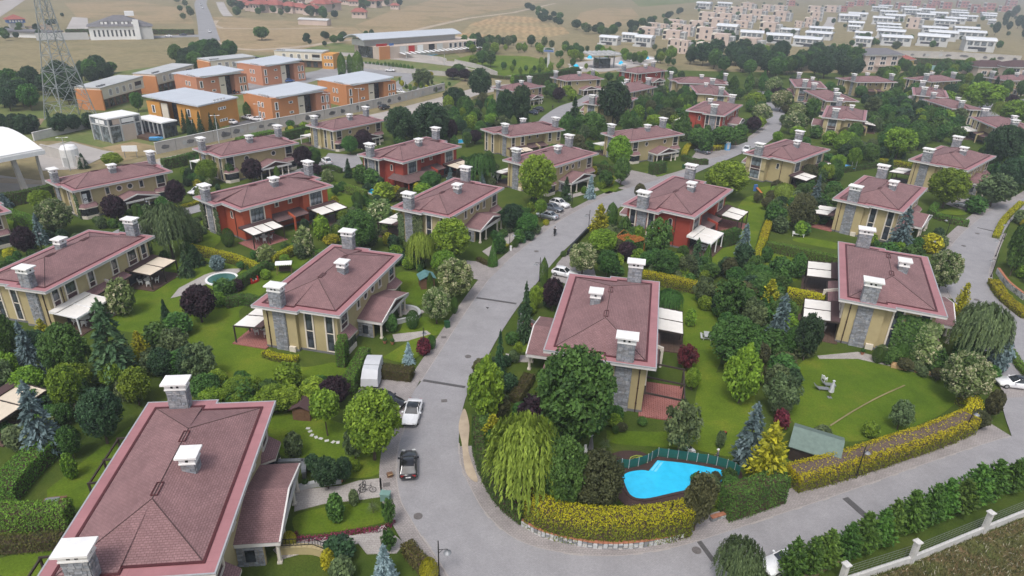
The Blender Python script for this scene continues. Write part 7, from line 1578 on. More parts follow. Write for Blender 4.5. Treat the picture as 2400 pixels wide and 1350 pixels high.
# covered trailer
p = G(862,905); q = G(880,850); t = q - p; root = thing('covered_trailer', 'pale grey covered box trailer standing beside the bright hedge', 'trailer',(p.x + .4, p.y + 1.2, ZR + .02), math.atan2(t.y, t.x))
P_(root, 'cover', MB().loft([[(-2.3,-1.05,.5),(-2.3,1.05,.5),(-2.15,1.0,1.5),(-2.15,-1.0,1.5)],[(-1.2,-1.1,.4),(-1.2,1.1,.4),(-1.2,.95,2.25),(-1.2,-.95,2.25)],[(.6,-1.1,.4),(.6,1.1,.4),(.6,.95,2.45),(.6,-.95,2.45)],[(2.2,-1.05,.5),(2.2,1.05,.5),(2.1,.95,2.3),(2.1,-.95,2.3)]]), 'tarp')
P_(root, 'seam', bx((-.3,0,2.36),(.04,1.9,.06)), 'grey'); P_(root, 'towbar', MB().tube((-2.3,0,.45),(-3.2,0,.4),.05), 'black')
for s in (-1,1): P_(root, 'wheel', MB().tube((.3, s * 1.0,.3),(.3, s * 1.15,.3),.3, n=12), 'rubber')

# ------------------------------------------------------------------ lamps
def lamp_mesh():
    P = [Part('pole', MB().lathe([(.13,0),(.13,.35),(.065,.4),(.05,4.3),(.02,4.38)],8).mesh('pole', M['black'])), Part('arm', MB().tube((0,0,3.35),(.75,0,3.45),.03).tube((.75,0,3.45),(.75,0,3.25),.025).tube((0,0,2.95),(.4,0,3.4),.02).mesh('arm', M['black'])),
         Part('lamp_shade', MB().lathe([(.34,0),(.30,.05),(.10,.16),(.05,.24)],14).mesh('lamp_shade', M['grey']),(.75,0,3.05),0,[Part('lens', MB().lathe([(.2,-.02),(.12,-.10),(.02,-.12)],10).mesh('lens', M['lamp_lens']))])]
    return P
LP_ = lamp_mesh()
def lamp(u, v, ang, label, s=1.0):
    root = thing('street_lamp', label, 'street lamp', G(u, v), R_(ang), 'black street lamps with disc shades', s)
    for q in LP_: q.make(root)
for q in [(2005,1122,35, 'black street lamp before the long yellow hedge'),(1563,1258,60, 'black street lamp before the tall pool corner hedge'),(2257,1026,20, 'black street lamp at the yellow hedge corner by the junction'),(1029,1356,0, 'black street lamp at the bottom pavement beside the golden ball bush'),(994,835,90, 'black street lamp behind the wine red shrub'),(1379,541,180, 'black street lamp across from the scooter on the wooded kerb'),(1264,660,180, 'black street lamp beside the slim column conifer'),(1194,588,-10, 'black street lamp beside the white meter box'),(2217,552,150, 'black street lamp beside the blue cedar villa pavement'),(2190,600,150, 'black street lamp beside the yellow clipped tree',.9),(2352,562,170, 'black street lamp on the outer kerb of the loop road, upper'),(2333,602,170, 'black street lamp on the outer kerb of the loop road, middle'),(2322,650,170, 'black street lamp on the outer kerb of the loop road, lower'),(1340,488,160, 'black street lamp beside the farthest of the three parked cars'),(1327,470,160, 'black street lamp behind the three parked cars',.9),(2263,497,200, 'black street lamp in front of the silver estate car'),(318,555,100, 'black street lamp on the lane under the roof edge of the two-terrace villa',.95),(100,588,100, 'black street lamp beside the purple tree at the left edge',.95),(348,508,100, 'black street lamp beside the banner villa porch',.95),(1010,345,100, 'dark lamp post under the oaks',1.0)]: lamp(*q)
hp = [Part('pole', MB().lathe([(.16,0),(.09,9.8)],7).mesh('pole', M['grey_lt'])), Part('luminaire', MB().tube((-1.1,0,9.8),(1.1,0,9.8),.05).box((-1.2,0,9.85),(.7,.3,.14)).box((1.2,0,9.85),(.7,.3,.14)).mesh('luminaire', M['white']))]
for u, v, t in ((514,338, 'behind the villa with two spaced round windows'),(612,306, 'at the school car park'),(770,276, 'before the pink school block'),(843,262, 'beside the black pick-up'),(1042,153, 'at the boulevard bend'),(953,140, 'before the club pools'),(165,400, 'on the plaza before the canopy hall'),(2198,150, 'beside the tennis court')):
    root = thing('high_lamp', 'tall pale double lamp mast ' + t, 'lamp mast', G(u, v), R_(20), 'tall lamp masts of the boulevard',.8)
    for q in hp: q.make(root)

# ------------------------------------------------------------------ the big pool
def rmk(o): 
    if 'kind' in o: del o['kind']
    return o
deck = rmk(slab('pool_deck', smooth_line(GL([(1425,1068),(1460,1058),(1500,1060),(1522,1068),(1545,1062),(1650,1074),(1718,1094),(1740,1118),(1700,1150),(1500,1196),(1440,1160)]) ,3),-.1,.12, M['deck_dk'])); tag(deck, 'dark boarded deck round the big blue pool', 'deck')
root = thing('swimming_pool', 'big bright blue L-shaped swimming pool behind the yellow corner hedge', 'pool',(0,0,0))
PW = smooth_line(GL([(1458,1122),(1464,1113),(1480,1107),(1503,1104),(1520,1106)]),4) + smooth_line(GL([(1540,1081),(1600,1087),(1660,1097),(1694,1105),(1708,1117),(1690,1132),(1640,1144),(1570,1160),(1510,1172),(1476,1162),(1458,1122)]),4)[:-1]
ar = sum(PW[i].x * PW[(i + 1) % len(PW)].y - PW[(i + 1) % len(PW)].x * PW[i].y for i in range(len(PW)))
if ar < 0: PW = PW[::-1]
MB().prism(PW,0,.15).build('water', M['water'], root); MB().ring(offset_poly(PW,.3), offset_poly(PW,-.02),.05,.19).build('coping', M['deck_dk'], root)
for k in range(4):
    a, b = G(1523 + k * 8,1106 + k * 2.2), G(1541 + k * 8,1083 + k * 1.2); a2, b2 = G(1529 + k * 8,1107 + k * 2.2), G(1547 + k * 8,1084 + k * 1.2)
    m = (a + b + a2 + b2) / 4; q = [m + (v - m) * .92 for v in (a, b, b2, a2)]
    ar = sum(q[i].x * q[(i + 1) % 4].y - q[(i + 1) % 4].x * q[i].y for i in range(4)); MB().prism(q if ar > 0 else q[::-1],.06,.165 - .003 * k).build('pool_step', M['water_st'] if k < 2 else M['water'], root)
fl = GL([(1440,1104),(1456,1098),(1473,1100),(1495,1095),(1517,1087),(1526,1081),(1541,1072),(1564,1075),(1587,1078),(1609,1081),(1632,1085),(1656,1088),(1678,1093),(1702,1100),(1720,1108),(1732,1118)])
root = thing('pool_fence', 'green netting safety fence with pale posts curving round the big pool', 'fence')
for a, b in zip(fl, fl[1:]):
    t = b - a; m = (a + b) / 2; bx((0,0,.62),(t.length - .06,.03,1.1)).build('fence_panel', M['teal'], root,(m.x, m.y,.1), math.atan2(t.y, t.x)); bx((0,0,.62),(.06,.06,1.26)).build('post', M['grey_lt'], root,(a.x, a.y,.1))
hz_ = MB(); prev = None; r_ = random.Random(4)
for i in range(70):
    a = i * .45; R = .35 + .25 * math.sin(i * .37) + .1 * r_.random(); c = G(1498,1080); q = Vector((c.x + R * math.cos(a) * 1.6, c.y + R * math.sin(a),.17 + .02 * (i % 5)))
    if prev: hz_.tube(prev, q,.025, n=4, cap=False)
    prev = q
tag(hz_.build('garden_hose', M['hose'] if 'hose' in M else flat('hose_green',(.35,.45,.06),.5)), 'tangled yellow-green hose lying on the pool deck by the fence', 'hose')
def closed_parasol(u, v, h, mat, label, top='white'):
    root = thing('closed_parasol', label, 'parasol', G(u, v)); MB().tube((0,0,0),(0,0, h),.03, n=6).build('pole', M['wood'], root); b = MB(); n = 12
    b.loft([[(k * (1 + .25 * (i % 2)) * math.cos(6.283 * i / n), k * (1 + .25 * (i % 2)) * math.sin(6.283 * i / n), z) for i in range(n)] for k, z in ((.26, h * .35),(.22, h * .5),(.15, h * .75),(.06, h * .97))]); b.build('canopy', M[mat], root); MB().lathe([(.18, h * .97),(.16, h),(.02, h + .06)],10).build('cap', M[top], root); bx((0,0,.04),(.5,.5,.08)).build('foot', M['grey'], root)
    return root
closed_parasol(1383,1068,2.7, 'slate', 'tall closed dark parasol with white top beside the pool trees')
closed_parasol(409,788,2.3, 'skyblue', 'closed sky blue parasol behind the lawn picnic table', 'skyblue')
closed_parasol(1944,932,2.5, 'tarp', 'closed pale grey parasol leaning over the loungers on the round lawn', 'tarp')
for u, t in ((1155, 'left'),(1166, 'right')):
    root = thing('folded_sunshade', f'white triangular folded sunshade on a stand, {t} one of two', 'parasol', G(u,430), R_(-20), 'two folded white sunshades'); MB().tri((-.75,0,2.6),(0,-.02,.9),(.75,0,2.6)).tri((.75,.05,2.6),(0,.05,.9),(-.75,.05,2.6)).build('cloth', M['white'], root); MB().tube((0,.02,0),(0,.02,1.0),.04).build('pole', M['white'], root)

# ------------------------------------------------------------------ garden furniture and small things
def table_set(p, rz, label, mat='white', chairs=4, group='garden tables'):
    root = thing('garden_table', label, 'table', p, rz, group); MB().lathe([(.7,.70),(.7,.74)],14).build('table_top', M[mat], root); MB().lathe([(.3,0),(.06,.08),(.06,.7)],8).build('table_leg', M[mat], root)
def chair(p, rz, label, mat='white', group='garden chairs'):
    root = thing('garden_chair', label, 'chair', p, rz, group); bx((0,0,.42),(.55,.5,.06)).build('seat', M[mat], root); MB().loft([[(-.27,-.24,.42),(.27,-.24,.42),(.27,-.30,.42),(-.27,-.30,.42)],[(-.24,-.36,.98),(.24,-.36,.98),(.24,-.42,.98),(-.24,-.42,.98)]]).build('backrest', M[mat], root)
    for x in (-.25,.25):
        bx((x,-.02,.64),(.06,.5,.05)).build('armrest', M[mat], root)
        for y in (-.22,.22): bx((x, y,.3),(.06,.06,.62)).build('leg', M[mat], root)
for key, lx, ly, nm in (('V2',7.2,-7.4, 'the swing seat villa terrace'),('V3',6.3,-7.4, 'the upper terrace of the two-terrace villa'),('V3',-7.6,-7.6, 'the lower terrace of the two-terrace villa'),('V6',7.4,-7.6, 'the lower ivy villa terrace'),('V8',-7.6,-7.8, 'the nearer red trellis villa terrace'),('V4',-7.2,-7.8, 'the three-panel terrace of the orange-red villa')):
    c = vl(key, lx, ly,.17); table_set(c,0, 'round white table under the awning on ' + nm)
    for k in range(4):
        a = k * math.pi / 2 + .4; d = c + Vector((math.cos(a), math.sin(a),0)) * 1.15; chair((d.x, d.y,.17), a + math.pi / 2,('far', 'near', 'inner', 'outer')[k] + ' white chair round the table on ' + nm)
c = G(1931,893); chair(c, R_(-60), 'single white armchair on the round lawn behind the grey loungers')
def lounger(u, v, ang, label):
    root = thing('sun_lounger', label, 'sun lounger', G(u, v), R_(ang), 'two grey loungers'); bx((.35,0,.32),(1.3,.65,.07)).build('bed', M['grey'], root); MB().loft([[(-.3,-.32,.30),(-.3,.32,.30),(-.3,.32,.37),(-.3,-.32,.37)],[(-.85,-.32,.75),(-.85,.32,.75),(-.82,.32,.82),(-.82,-.32,.82)]]).build('backrest', M['grey'], root)
    for x in (-.2,.9):
        for y in (-.27,.27): bx((x, y,.15),(.06,.06,.3)).build('leg', M['grey'], root)
lounger(1922,914,-8, 'grey sun lounger nearest the closed parasol on the round lawn'); lounger(1938,905,-8, 'grey sun lounger between white armchair and parasol')
def picnic(u, v, ang, mat, label, cloth=None):
    root = thing('picnic_table', label, 'picnic table', G(u, v), R_(ang), 'picnic tables with fixed benches')
    for k in range(4): bx((0,-.34 + .225 * k,.74),(1.7,.2,.05)).build('plank', M[mat], root)
    for s in (-1,1): bx((0, s * .78,.44),(1.7,.26,.05)).build('bench', M[mat], root); bx((s * .6,0,.38),(.09,1.5,.09)).build('brace', M[mat], root); MB().tube((s * .6,-.55,0),(s * .6,-.2,.72),.05, n=4).tube((s * .6,.55,0),(s * .6,.2,.72),.05, n=4).build('leg', M[mat], root)
    if cloth: q = MB().loft([[(-.7,-.5,.79),(.5,-.5,.80),(.5,.4,.79),(-.7,.4,.79)],[(-.7,-.5,.82),(.5,-.5,.86),(.5,.4,.82),(-.7,.4,.82)]]).build('folded_cloth', M[cloth]); q.location = root.location; q.rotation_euler = root.rotation_euler; tag(q, 'grey cloth folded on the brown picnic table', 'cloth')
picnic(412,802,15, 'wood_dk', 'grey picnic table on the lawn beside the blue parasol'); picnic(128,1188,10, 'wood', 'brown picnic table with a grey cloth beside the thick hedge', 'grey'); picnic(1656,794,80, 'grey_lt', 'pale table with bench on the lawn beside the leafy tree group')
p = G(668,640); root = thing('swing_seat', 'garden swing seat under a white scalloped canopy', 'swing seat', p, R_(12))
for s in (-1,1):
    for d in (-1,1): MB().tube((s * 1.15, d * .75,0),(s * 1.1,0,1.85),.05, n=6).build('leg', M['wood'], root)
MB().loft([[(-1.3,-.7 + .28 * k,1.9 + .22 * math.sin(math.pi * k / 5)) for k in range(6)] + [(-1.3,.7,1.78),(-1.3,-.7,1.78)],[(1.3,-.7 + .28 * k,1.9 + .22 * math.sin(math.pi * k / 5)) for k in range(6)] + [(1.3,.7,1.78),(1.3,-.7,1.78)]]).build('canopy', M['white'], root); bx((0,0,.5),(1.9,.6,.12)).build('seat', M['wood_dk'], root); bx((0,.32,.85),(1.9,.1,.6)).build('backrest', M['wood_dk'], root)
for k in range(8): MB().lathe([(.16,0),(.12,-.10),(.02,-.15)],8).build('scallop', M['white'], root,(-1.14 + .325 * k,-.7,1.82))
p = G(598,663); root = thing('seesaw', 'red plastic toy seesaw on the lawn', 'toy', p, R_(60))
MB().loft([[(-.75,-.16,.55),(-.75,.16,.55),(-.75,.14,.1),(-.75,-.14,.1)],[(0,-.2,.3),(0,.2,.3),(0,.18,.02),(0,-.18,.02)],[(.75,-.16,.55),(.75,.16,.55),(.75,.14,.1),(.75,-.14,.1)]]).build('rocker', M['red'], root)
for s in (-1,1): bx((s * .6,0,.75),(.08,.3,.5)).build('backrest', M['red'], root); bx((s * .3,0,.55),(.05,.3,.25)).build('handle', M['grey_lt'], root)
def shed(u, v, ang, sx, sy, hw, roofm, wallm, label, rise=.6):
    root = thing('garden_shed', label, 'shed', G(u, v), R_(ang)); bx((0,0, hw / 2),(sx, sy, hw)).build('wall', M[wallm], root); bx((0,-sy / 2 - .02, hw * .45),(.8,.05, hw * .85)).build('door', M['wood'], root); a, b = sx / 2 + .25, sy / 2 + .25
    MB().loft([[(-a,-b, hw - .02),(0,-b, hw + rise),(a,-b, hw - .02),(a,-b, hw - .12),(0,-b, hw + rise - .1),(-a,-b, hw - .12)],[(-a, b, hw - .02),(0, b, hw + rise),(a, b, hw - .02),(a, b, hw - .12),(0, b, hw + rise - .1),(-a, b, hw - .12)]]).build('roof', M[roofm], root); return root
shed(1000,672,20,2.2,2.0,1.9, 'felt_bl', 'wood', 'brown garden shed with green-blue roof beside the flowering tree'); shed(715,975,-5,2.0,1.9,1.6, 'shingle_br', 'wood', 'small brown playhouse behind the bottom villa lawn'); shed(1905,1068,62,4.2,4.6,1.9, 'felt', 'wood_dk', 'shed with wide grey-green felt roof between golden conifer and yellow hedge',1.1)
# orange trellis roof
p = G(1475,585); root = thing('trellis_arbour', 'orange timber trellis arbour over bushes beside the red villa', 'trellis', p, R_(35))
for i in range(9): bx((-2.0 + .5 * i,0,2.35),(.09,4.0,.12)).build('slat', M['wood_or'], root)
for i in range(4): bx((0,-1.8 + 1.2 * i,2.24),(4.4,.10,.12)).build('beam', M['wood_or'], root)
for x, y in ((-1.9,-1.8),(1.9,-1.8),(1.9,1.8),(-1.9,1.8)): bx((x, y,1.1),(.12,.12,2.2)).build('post', M['wood_or'], root)
for s in (-1,1): MB().tube((s * 1.5,2.0,2.4),(0,2.0,3.3),.05, n=4).build('brace', M['wood_or'], root)
p = G(1985,398); root = thing('trampoline', 'round netted trampoline in the garden of the villa at the fork', 'trampoline', p); MB().lathe([(2.1,.85),(2.1,.95),(1.75,.95),(1.75,.92)],22).build('frame', M['skyblue'], root); MB().lathe([(1.75,.88),(.1,.88)],20).build('mat', M['black'], root)
for k in range(8): a = k * .785; MB().tube((2.1 * math.cos(a),2.1 * math.sin(a),0),(2.1 * math.cos(a),2.1 * math.sin(a),2.8),.035, n=5).build('net_pole', M['grey_lt'], root)
ntm = MB(); 
for k in range(32): a = k * .19635; ntm.tube((2.05 * math.cos(a),2.05 * math.sin(a),.95),(2.05 * math.cos(a),2.05 * math.sin(a),2.7),.01, n=3, cap=False)
for z in (1.4,1.9,2.4,2.7):
    for k in range(24): a, b = k * .2618,(k + 1) * .2618; ntm.tube((2.05 * math.cos(a),2.05 * math.sin(a), z),(2.05 * math.cos(b),2.05 * math.sin(b), z),.01, n=3, cap=False)
ntm.build('net', M['black'], root)['kind'] = 'stuff'
for (u, v, t) in ((2105,862, 'left'),(2160,873, 'right')):
    root = thing('planter_box', f'light timber planter box on the path edge of the ivy villa, {t} one', 'planter', G(u, v), R_(-20), 'two timber planter boxes')
    for s in (-1,1): bx((0, s * .42,.25),(1.9,.07,.5)).build('side_board', M['wood_lt'], root); bx((s * .92,0,.25),(.07,.9,.5)).build('end_board', M['wood_lt'], root)
    bx((0,0,.4),(1.78,.78,.06)).build('filling', M['wood_lt'], root)
p = G(1870,553); root = thing('white_table', 'low square white table on the lawn of the blue cedar villa', 'table', p, R_(-20)); bx((0,0,.6),(2.2,1.6,.12)).build('table_top', M['white'], root); [bx((x, y,.3),(.1,.1,.6)).build('leg', M['white'], root) for x in (-1,1) for y in (-.7,.7)]
p = G(1703,352); root = thing('portable_cabin', 'pale blue portable guard cabin with white dome at the road fork', 'cabin', p, R_(10)); bx((0,0,1.1),(1.3,1.3,2.2)).build('wall', M['skyblue'], root); MB().lathe([(.85,2.2),(.75,2.45),(.4,2.7),(.05,2.8)],12).build('dome', M['white'], root); bx((0,-.67,1.2),(.7,.04,1.5)).build('door', M['pale'], root)
p = G(1770,448); root = thing('toy_slide', 'small blue and orange toy slide on the lawn beside the bright spreading tree', 'toy', p, R_(30)); MB().loft([[(-.3,-.3,1.0),(.3,-.3,1.0),(.3,-.3,1.06),(-.3,-.3,1.06)],[(-.3,-2.0,.1),(.3,-2.0,.1),(.3,-2.0,.16),(-.3,-2.0,.16)]]).build('chute', M['wood_or'], root); bx((0,.1,.8),(.8,.5,1.6)).build('tower', M['blue'], root)
for (u, v, t) in ((1048,768, 'beside the smaller flowering tree'),(1227,570, 'on the pavement below the scooter'),(1602,395, 'at the clipped hedge villa pavement')):
    root = thing('wheelie_bin', 'dark green wheelie bin ' + t, 'bin', G(u, v), R_(30), 'dark green bins'); MB().box((0,0,.52),(.58,.62,.95),0,1.12).build('bin_body', M['green_pl'], root); bx((0,0,1.03),(.66,.72,.08)).build('lid', M['green_pl'], root); MB().tube((-.25,.34,.12),(.25,.34,.12),.12, n=8).build('wheel', M['rubber'], root)
p = G(904,1172); root = thing('utility_box', 'pale green utility cabinet on the pavement beside the black bicycle path', 'cabinet', p, R_(-5)); bx((0,0,.45),(.9,.6,.9)).build('box_body', M['green_gy'], root); bx((0,0,.92),(1.0,.7,.06)).build('lid', M['green_gy'], root)
p = G(1197,588); root = thing('meter_box', 'small white meter post at the foot of a street lamp', 'cabinet', p); bx((0,0,.45),(.35,.3,.9)).build('box_body', M['white'], root); bx((0,0,.93),(.42,.36,.06)).build('lid', M['white'], root)
p = G(1243,536); root = thing('mailbox', 'white box on a post in the flower bed behind the scooter', 'mailbox', p); bx((0,0,.5),(.08,.08,1.0)).build('post', M['white'], root); bx((0,0,1.1),(.5,.35,.35)).build('box_body', M['white'], root)
p = G(170,388); root = thing('white_tank', 'white upright tank beside the dark conifer on the plaza edge', 'tank', p); MB().lathe([(2.0,0),(2.0,4.2),(1.5,4.9),(.2,5.2)],16).build('tank_body', M['white'], root); bx((0,-2.02,1.2),(1.2,.1,2.4)).build('hatch', M['grey_lt'], root)
p = G(308,370); root = thing('notice_board', 'white notice board on posts on the bare ground beyond the banner villa', 'sign', p, R_(12)); bx((0,0,2.4),(3.6,.15,1.5)).build('board', M['white'], root); [bx((x,.05,1.0),(.12,.12,2.0)).build('post', M['grey'], root) for x in (-1.4,1.4)]
p = G(366,331); root = thing('small_boat', 'blue covered boat on the edge of the timber deck', 'boat',(p.x, p.y,.1), R_(10)); MB().loft([[(-1.6,-.7,.9),(-1.6,.7,.9),(-1.6,.4,.2),(-1.6,-.4,.2)],[(.6,-.8,.95),(.6,.8,.95),(.6,.45,.15),(.6,-.45,.15)],[(2.0,-.08,1.1),(2.0,.08,1.1),(2.0,.05,.6),(2.0,-.05,.6)]]).build('hull', M['skyblue'], root); bx((-.3,0,1.0),(2.4,1.2,.12)).build('cover', M['skyblue'], root)
# bicycles
def bicycle(u, v, ang, mat, label, s=1.0):
    root = thing('bicycle', label, 'bicycle', G(u, v), R_(ang), None, s); root.location.z = .13
    for x in (-.52,.52):
        b = MB(); n = 18
        for i in range(n): a, c = 6.283 * i / n,6.283 * (i + 1) / n; b.tube((x + .33 * math.cos(a),0,.34 + .33 * math.sin(a)),(x + .33 * math.cos(c),0,.34 + .33 * math.sin(c)),.026, n=4, cap=False)
        for i in range(5): a = 1.2566 * i; b.tube((x,0,.34),(x + .32 * math.cos(a),0,.34 + .32 * math.sin(a)),.006, n=3, cap=False)
        b.build('wheel', M['rubber'], root)
    f = MB(); 
    for a, c in (((-.52,0,.34),(-.08,0,.32)),((-.08,0,.32),(.34,0,.80)),((-.22,0,.82),(.36,0,.84)),((-.08,0,.32),(-.24,0,.92)),((-.52,0,.34),(-.21,0,.80)),((.52,0,.34),(.36,0,.95))): f.tube(a, c,.022, n=5)
    f.build('frame', M[mat], root); MB().tube((.36,-.28,1.0),(.36,.28,1.0),.018).tube((.36,0,.95),(.36,0,1.0),.02).build('handlebar', M['black'], root); MB().loft([[(-.38,-.08,.93),(-.38,.08,.93),(-.38,.08,.98),(-.38,-.08,.98)],[(-.1,-.02,.95),(-.1,.02,.95),(-.1,.02,.99),(-.1,-.02,.99)]]).build('saddle', M['black'], root)
bicycle(862,1156,5, 'black', 'black bicycle standing on the slab path, right one of the leaning pair'); bicycle(848,1152,75, 'black', 'black bicycle turned across the path, left one of the leaning pair'); bicycle(896,1248,25, 'white', "small white and pink child's bicycle at the end of the pink flowers",.72)
# paths, steps, low walls round the bottom villa and its neighbours
def path(name, px, lab=None, z1=.1, mat='slab'):
    o = slab(name, GL(px),-.05, z1, M[mat]); return o
path('path',[(690,1150),(800,1140),(840,1128),(893,1122),(897,1165),(850,1172),(760,1182),(690,1200)]); path('path',[(640,1290),(660,1276),(740,1262),(830,1256),(900,1240),(928,1258),(948,1275),(930,1298),(860,1300),(840,1275),(740,1290),(660,1312)])
path('path',[(920,785),(1000,776),(1010,784),(955,800),(925,802)]); path('path',[(930,722),(960,722),(1000,730),(985,738),(935,738)]); path('path',[(1130,590),(1180,560),(1200,540),(1225,545),(1190,575),(1150,605)])
path('path',[(1915,835),(2010,826),(2110,848),(2210,878),(2205,888),(2100,862),(2010,842),(1920,842)]); path('path',[(1185,830),(1240,835),(1245,850),(1190,848)]); path('path',[(2265,955),(2290,945),(2310,1000),(2280,1015)]); path('path',[(1290,470),(1400,440),(1405,446),(1300,476)])
path('path',[(420,676),(480,645),(520,632),(570,630),(545,650),(480,668),(440,690),(400,700)], mat='slab')
for i, q in enumerate([[(690,1115),(700,1100),(714,1100),(716,1118)],[(716,1146),(740,1142),(742,1150),(716,1156)]]): pass
plain_wall([(678,1152),(706,1148),(740,1140),(800,1132)],.55,.35, 'low grey wall along the slab path to the bottom villa porch', 'grey_lt'); plain_wall([(655,1100),(706,1098),(714,1100),(714,1128)],1.1,.35, 'L-shaped grey stone wall behind the bottom villa porch', 'grey'); plain_wall([(655,1300),(735,1298),(790,1322)],.9,.35, 'yellow plinth wall under the wrought iron railing', 'stucco'); plain_wall([(930,722),(975,730),(980,748),(930,760)],.7,.3, 'grey wall round the paved court of the swing seat villa', 'grey_lt')
rl = GL([(648,1300),(700,1298),(735,1296),(790,1318)]); root = thing('iron_railing', 'black wrought iron railing beside the bottom villa steps', 'railing')
for a, b in zip(rl, rl[1:]):
    t = b - a; m = (a + b) / 2; bx((0,0,0),(t.length,.05,.06)).build('rail', M['black'], root,(m.x, m.y,1.75), math.atan2(t.y, t.x)); bx((0,0,0),(t.length,.05,.05)).build('rail', M['black'], root,(m.x, m.y,1.05), math.atan2(t.y, t.x))
    for k in range(max(2, int(t.length / .28))): q = a + t * (k / max(2, int(t.length / .28))); bx((0,0,0),(.035,.035,.7)).build('baluster', M['black'], root,(q.x, q.y,1.4))
# stairs up to the middle villa's porch
root = thing('porch_stairs', 'red-treaded stairs with stone cheeks up to the porch above the big pool', 'stairs', vl('V5',5.2,10.6), R_(78.7 + 180), None,1.0)
for k in range(8): bx((0,0,0),(1.7,.34,.16)).build('step', M['deck_red'], root,(0,1.3 - k * .32,.1 + k * .155))
for s in (-1,1): MB().loft([[(s * 1.0 - .15,1.6,0),(s * 1.0 + .15,1.6,0),(s * 1.0 + .15,1.6,.5),(s * 1.0 - .15,1.6,.5)],[(s * 1.0 - .15,-1.4,0),(s * 1.0 + .15,-1.4,0),(s * 1.0 + .15,-1.4,1.9),(s * 1.0 - .15,-1.4,1.9)]]).build('cheek_wall', M['stone_core'], root)
# stone garden wall at the pool corner: separate stones and coping lengths
def stone_wall(px, h, label, seed):
    ln = smooth_line(GL(px),6); root = thing('stone_garden_wall', label, 'wall'); r = random.Random(seed); acc = 0; cnt = 0
    b = MB()
    for a, c in zip(ln, ln[1:]): t = c - a; m = (a + c) / 2; b.box((m.x, m.y, h / 2 - .1),(t.length + .1,.28, h), math.atan2(t.y, t.x))
    b.build('wall_core', M['stone_core'], root)
    sh_ = [bx((0,0,0),(1,.16,1),0,.8).mesh('stone', M[k]) for k in ('grey_lt', 'pale', 'grey', 'concrete')]
    for a, c in zip(ln, ln[1:]):
        t = c - a; L_ = t.length; t.normalize(); rz = math.atan2(t.y, t.x); s = Vector((t.y,-t.x,0)); x = 0
        while x < L_ - .05:
            w_ = min(r.uniform(.4,.75), L_ - x); z = 0
            while z < h - .08:
                hh = min(r.uniform(.18,.3), h - z); q = a + t * (x + w_ / 2) + s * (.13 + r.uniform(0,.04))
                if cnt < 280: link('stone', r.choice(sh_), root,(q.x, q.y, z + hh / 2), rz + r.uniform(-.05,.05),(w_ * .92,1, hh * .88)); cnt += 1
                z += hh
            x += w_
        q = (a + c) / 2 - s * .02; bx((0,0,0),(L_ - .03,.42,.1)).build('coping', M['terracotta'], root,(q.x, q.y, h + .02), rz)
stone_wall([(1224,1231),(1270,1256),(1330,1272),(1400,1284),(1470,1284),(1540,1275),(1600,1260)],.75, 'curved rubble stone wall with terracotta coping under the pool corner hedge',5)
stone_wall([(1665,1222),(1740,1200),(1812,1180)],.5, 'short stone wall with terracotta coping under the dark hedge block',6); stone_wall([(1940,1128),(1985,1115),(2045,1096)],.45, 'terracotta-topped stone wall under the long yellow hedge',7); stone_wall([(2336,640),(2360,672),(2400,704)],1.0, 'curving grey retaining wall beside the loop road shrubs',8)
# white fence with concrete posts along the bottom right
fp = GL([(1968,1372),(2133,1318),(2303,1248),(2440,1192)]); root = thing('perimeter_fence', 'white low wall with capped concrete posts and wire behind the conifer row', 'fence')
for i,(a, b) in enumerate(zip(fp, fp[1:])):
    t = b - a; m = (a + b) / 2; rz = math.atan2(t.y, t.x); bx((0,0,.35),(t.length - .5,.25,.8)).build('low_wall', M['concrete_wt'], root,(m.x, m.y,0), rz)
    w_ = MB()
    for z in (1.0,1.3,1.6,1.9,2.2): w_.tube(a + Vector((0,0, z)), b + Vector((0,0, z)),.012, n=4, cap=False)
    for k in range(int(t.length / .5)): q = a + t * (k / int(t.length / .5)); w_.tube(q + Vector((0,0,.75)), q + Vector((0,0,2.2)),.006, n=3, cap=False)
    w_.build('wire_mesh', M['grey'], root)['kind'] = 'stuff'
for a in fp[:-1]: ps = bx((0,0,1.2),(.42,.42,2.5)).build('fence_post', M['concrete_wt'], root,(a.x, a.y,0),.4); MB().box((0,0,2.5),(.62,.62,.12)).box((0,0,2.62),(.5,.5,.14),0,.5).build('post_cap', M['concrete_wt'], ps)
sheet('verge', GL([(1800,1420),(2060,1262),(2250,1172),(2500,1062),(2600,1140),(2303,1254),(2133,1324),(1900,1420)]),.012, M['garden'])
sheet('wild_meadow', GL([(1880,1420),(2010,1368),(2133,1324),(2303,1254),(2460,1190),(2600,1300),(2400,1600),(1900,1600)]),.02, M['wild'])
wm = LB(71); 
for i in range(9000):
    u, v = wm.r.uniform(1990,2420), wm.r.uniform(1215,1370)
    if v < 1378 - (u - 1968) * .40: continue
    p = G(u, v); q = wm.r.uniform(.12,.35); p.z = q * .5; wm.leaf(p, rv(wm.r), q,.035, wm.r.random(),1.0 if wm.r.random() < .08 else 0, Vector((wm.r.gauss(0,.3), wm.r.gauss(0,.3),1)))
tag(link('tall_grass', wm.mesh('tall_grass', leaf_mat('meadow_blades',(.05,.055,.018),(.17,.16,.06), tip=(.6,.55,.42)))), kind='stuff')
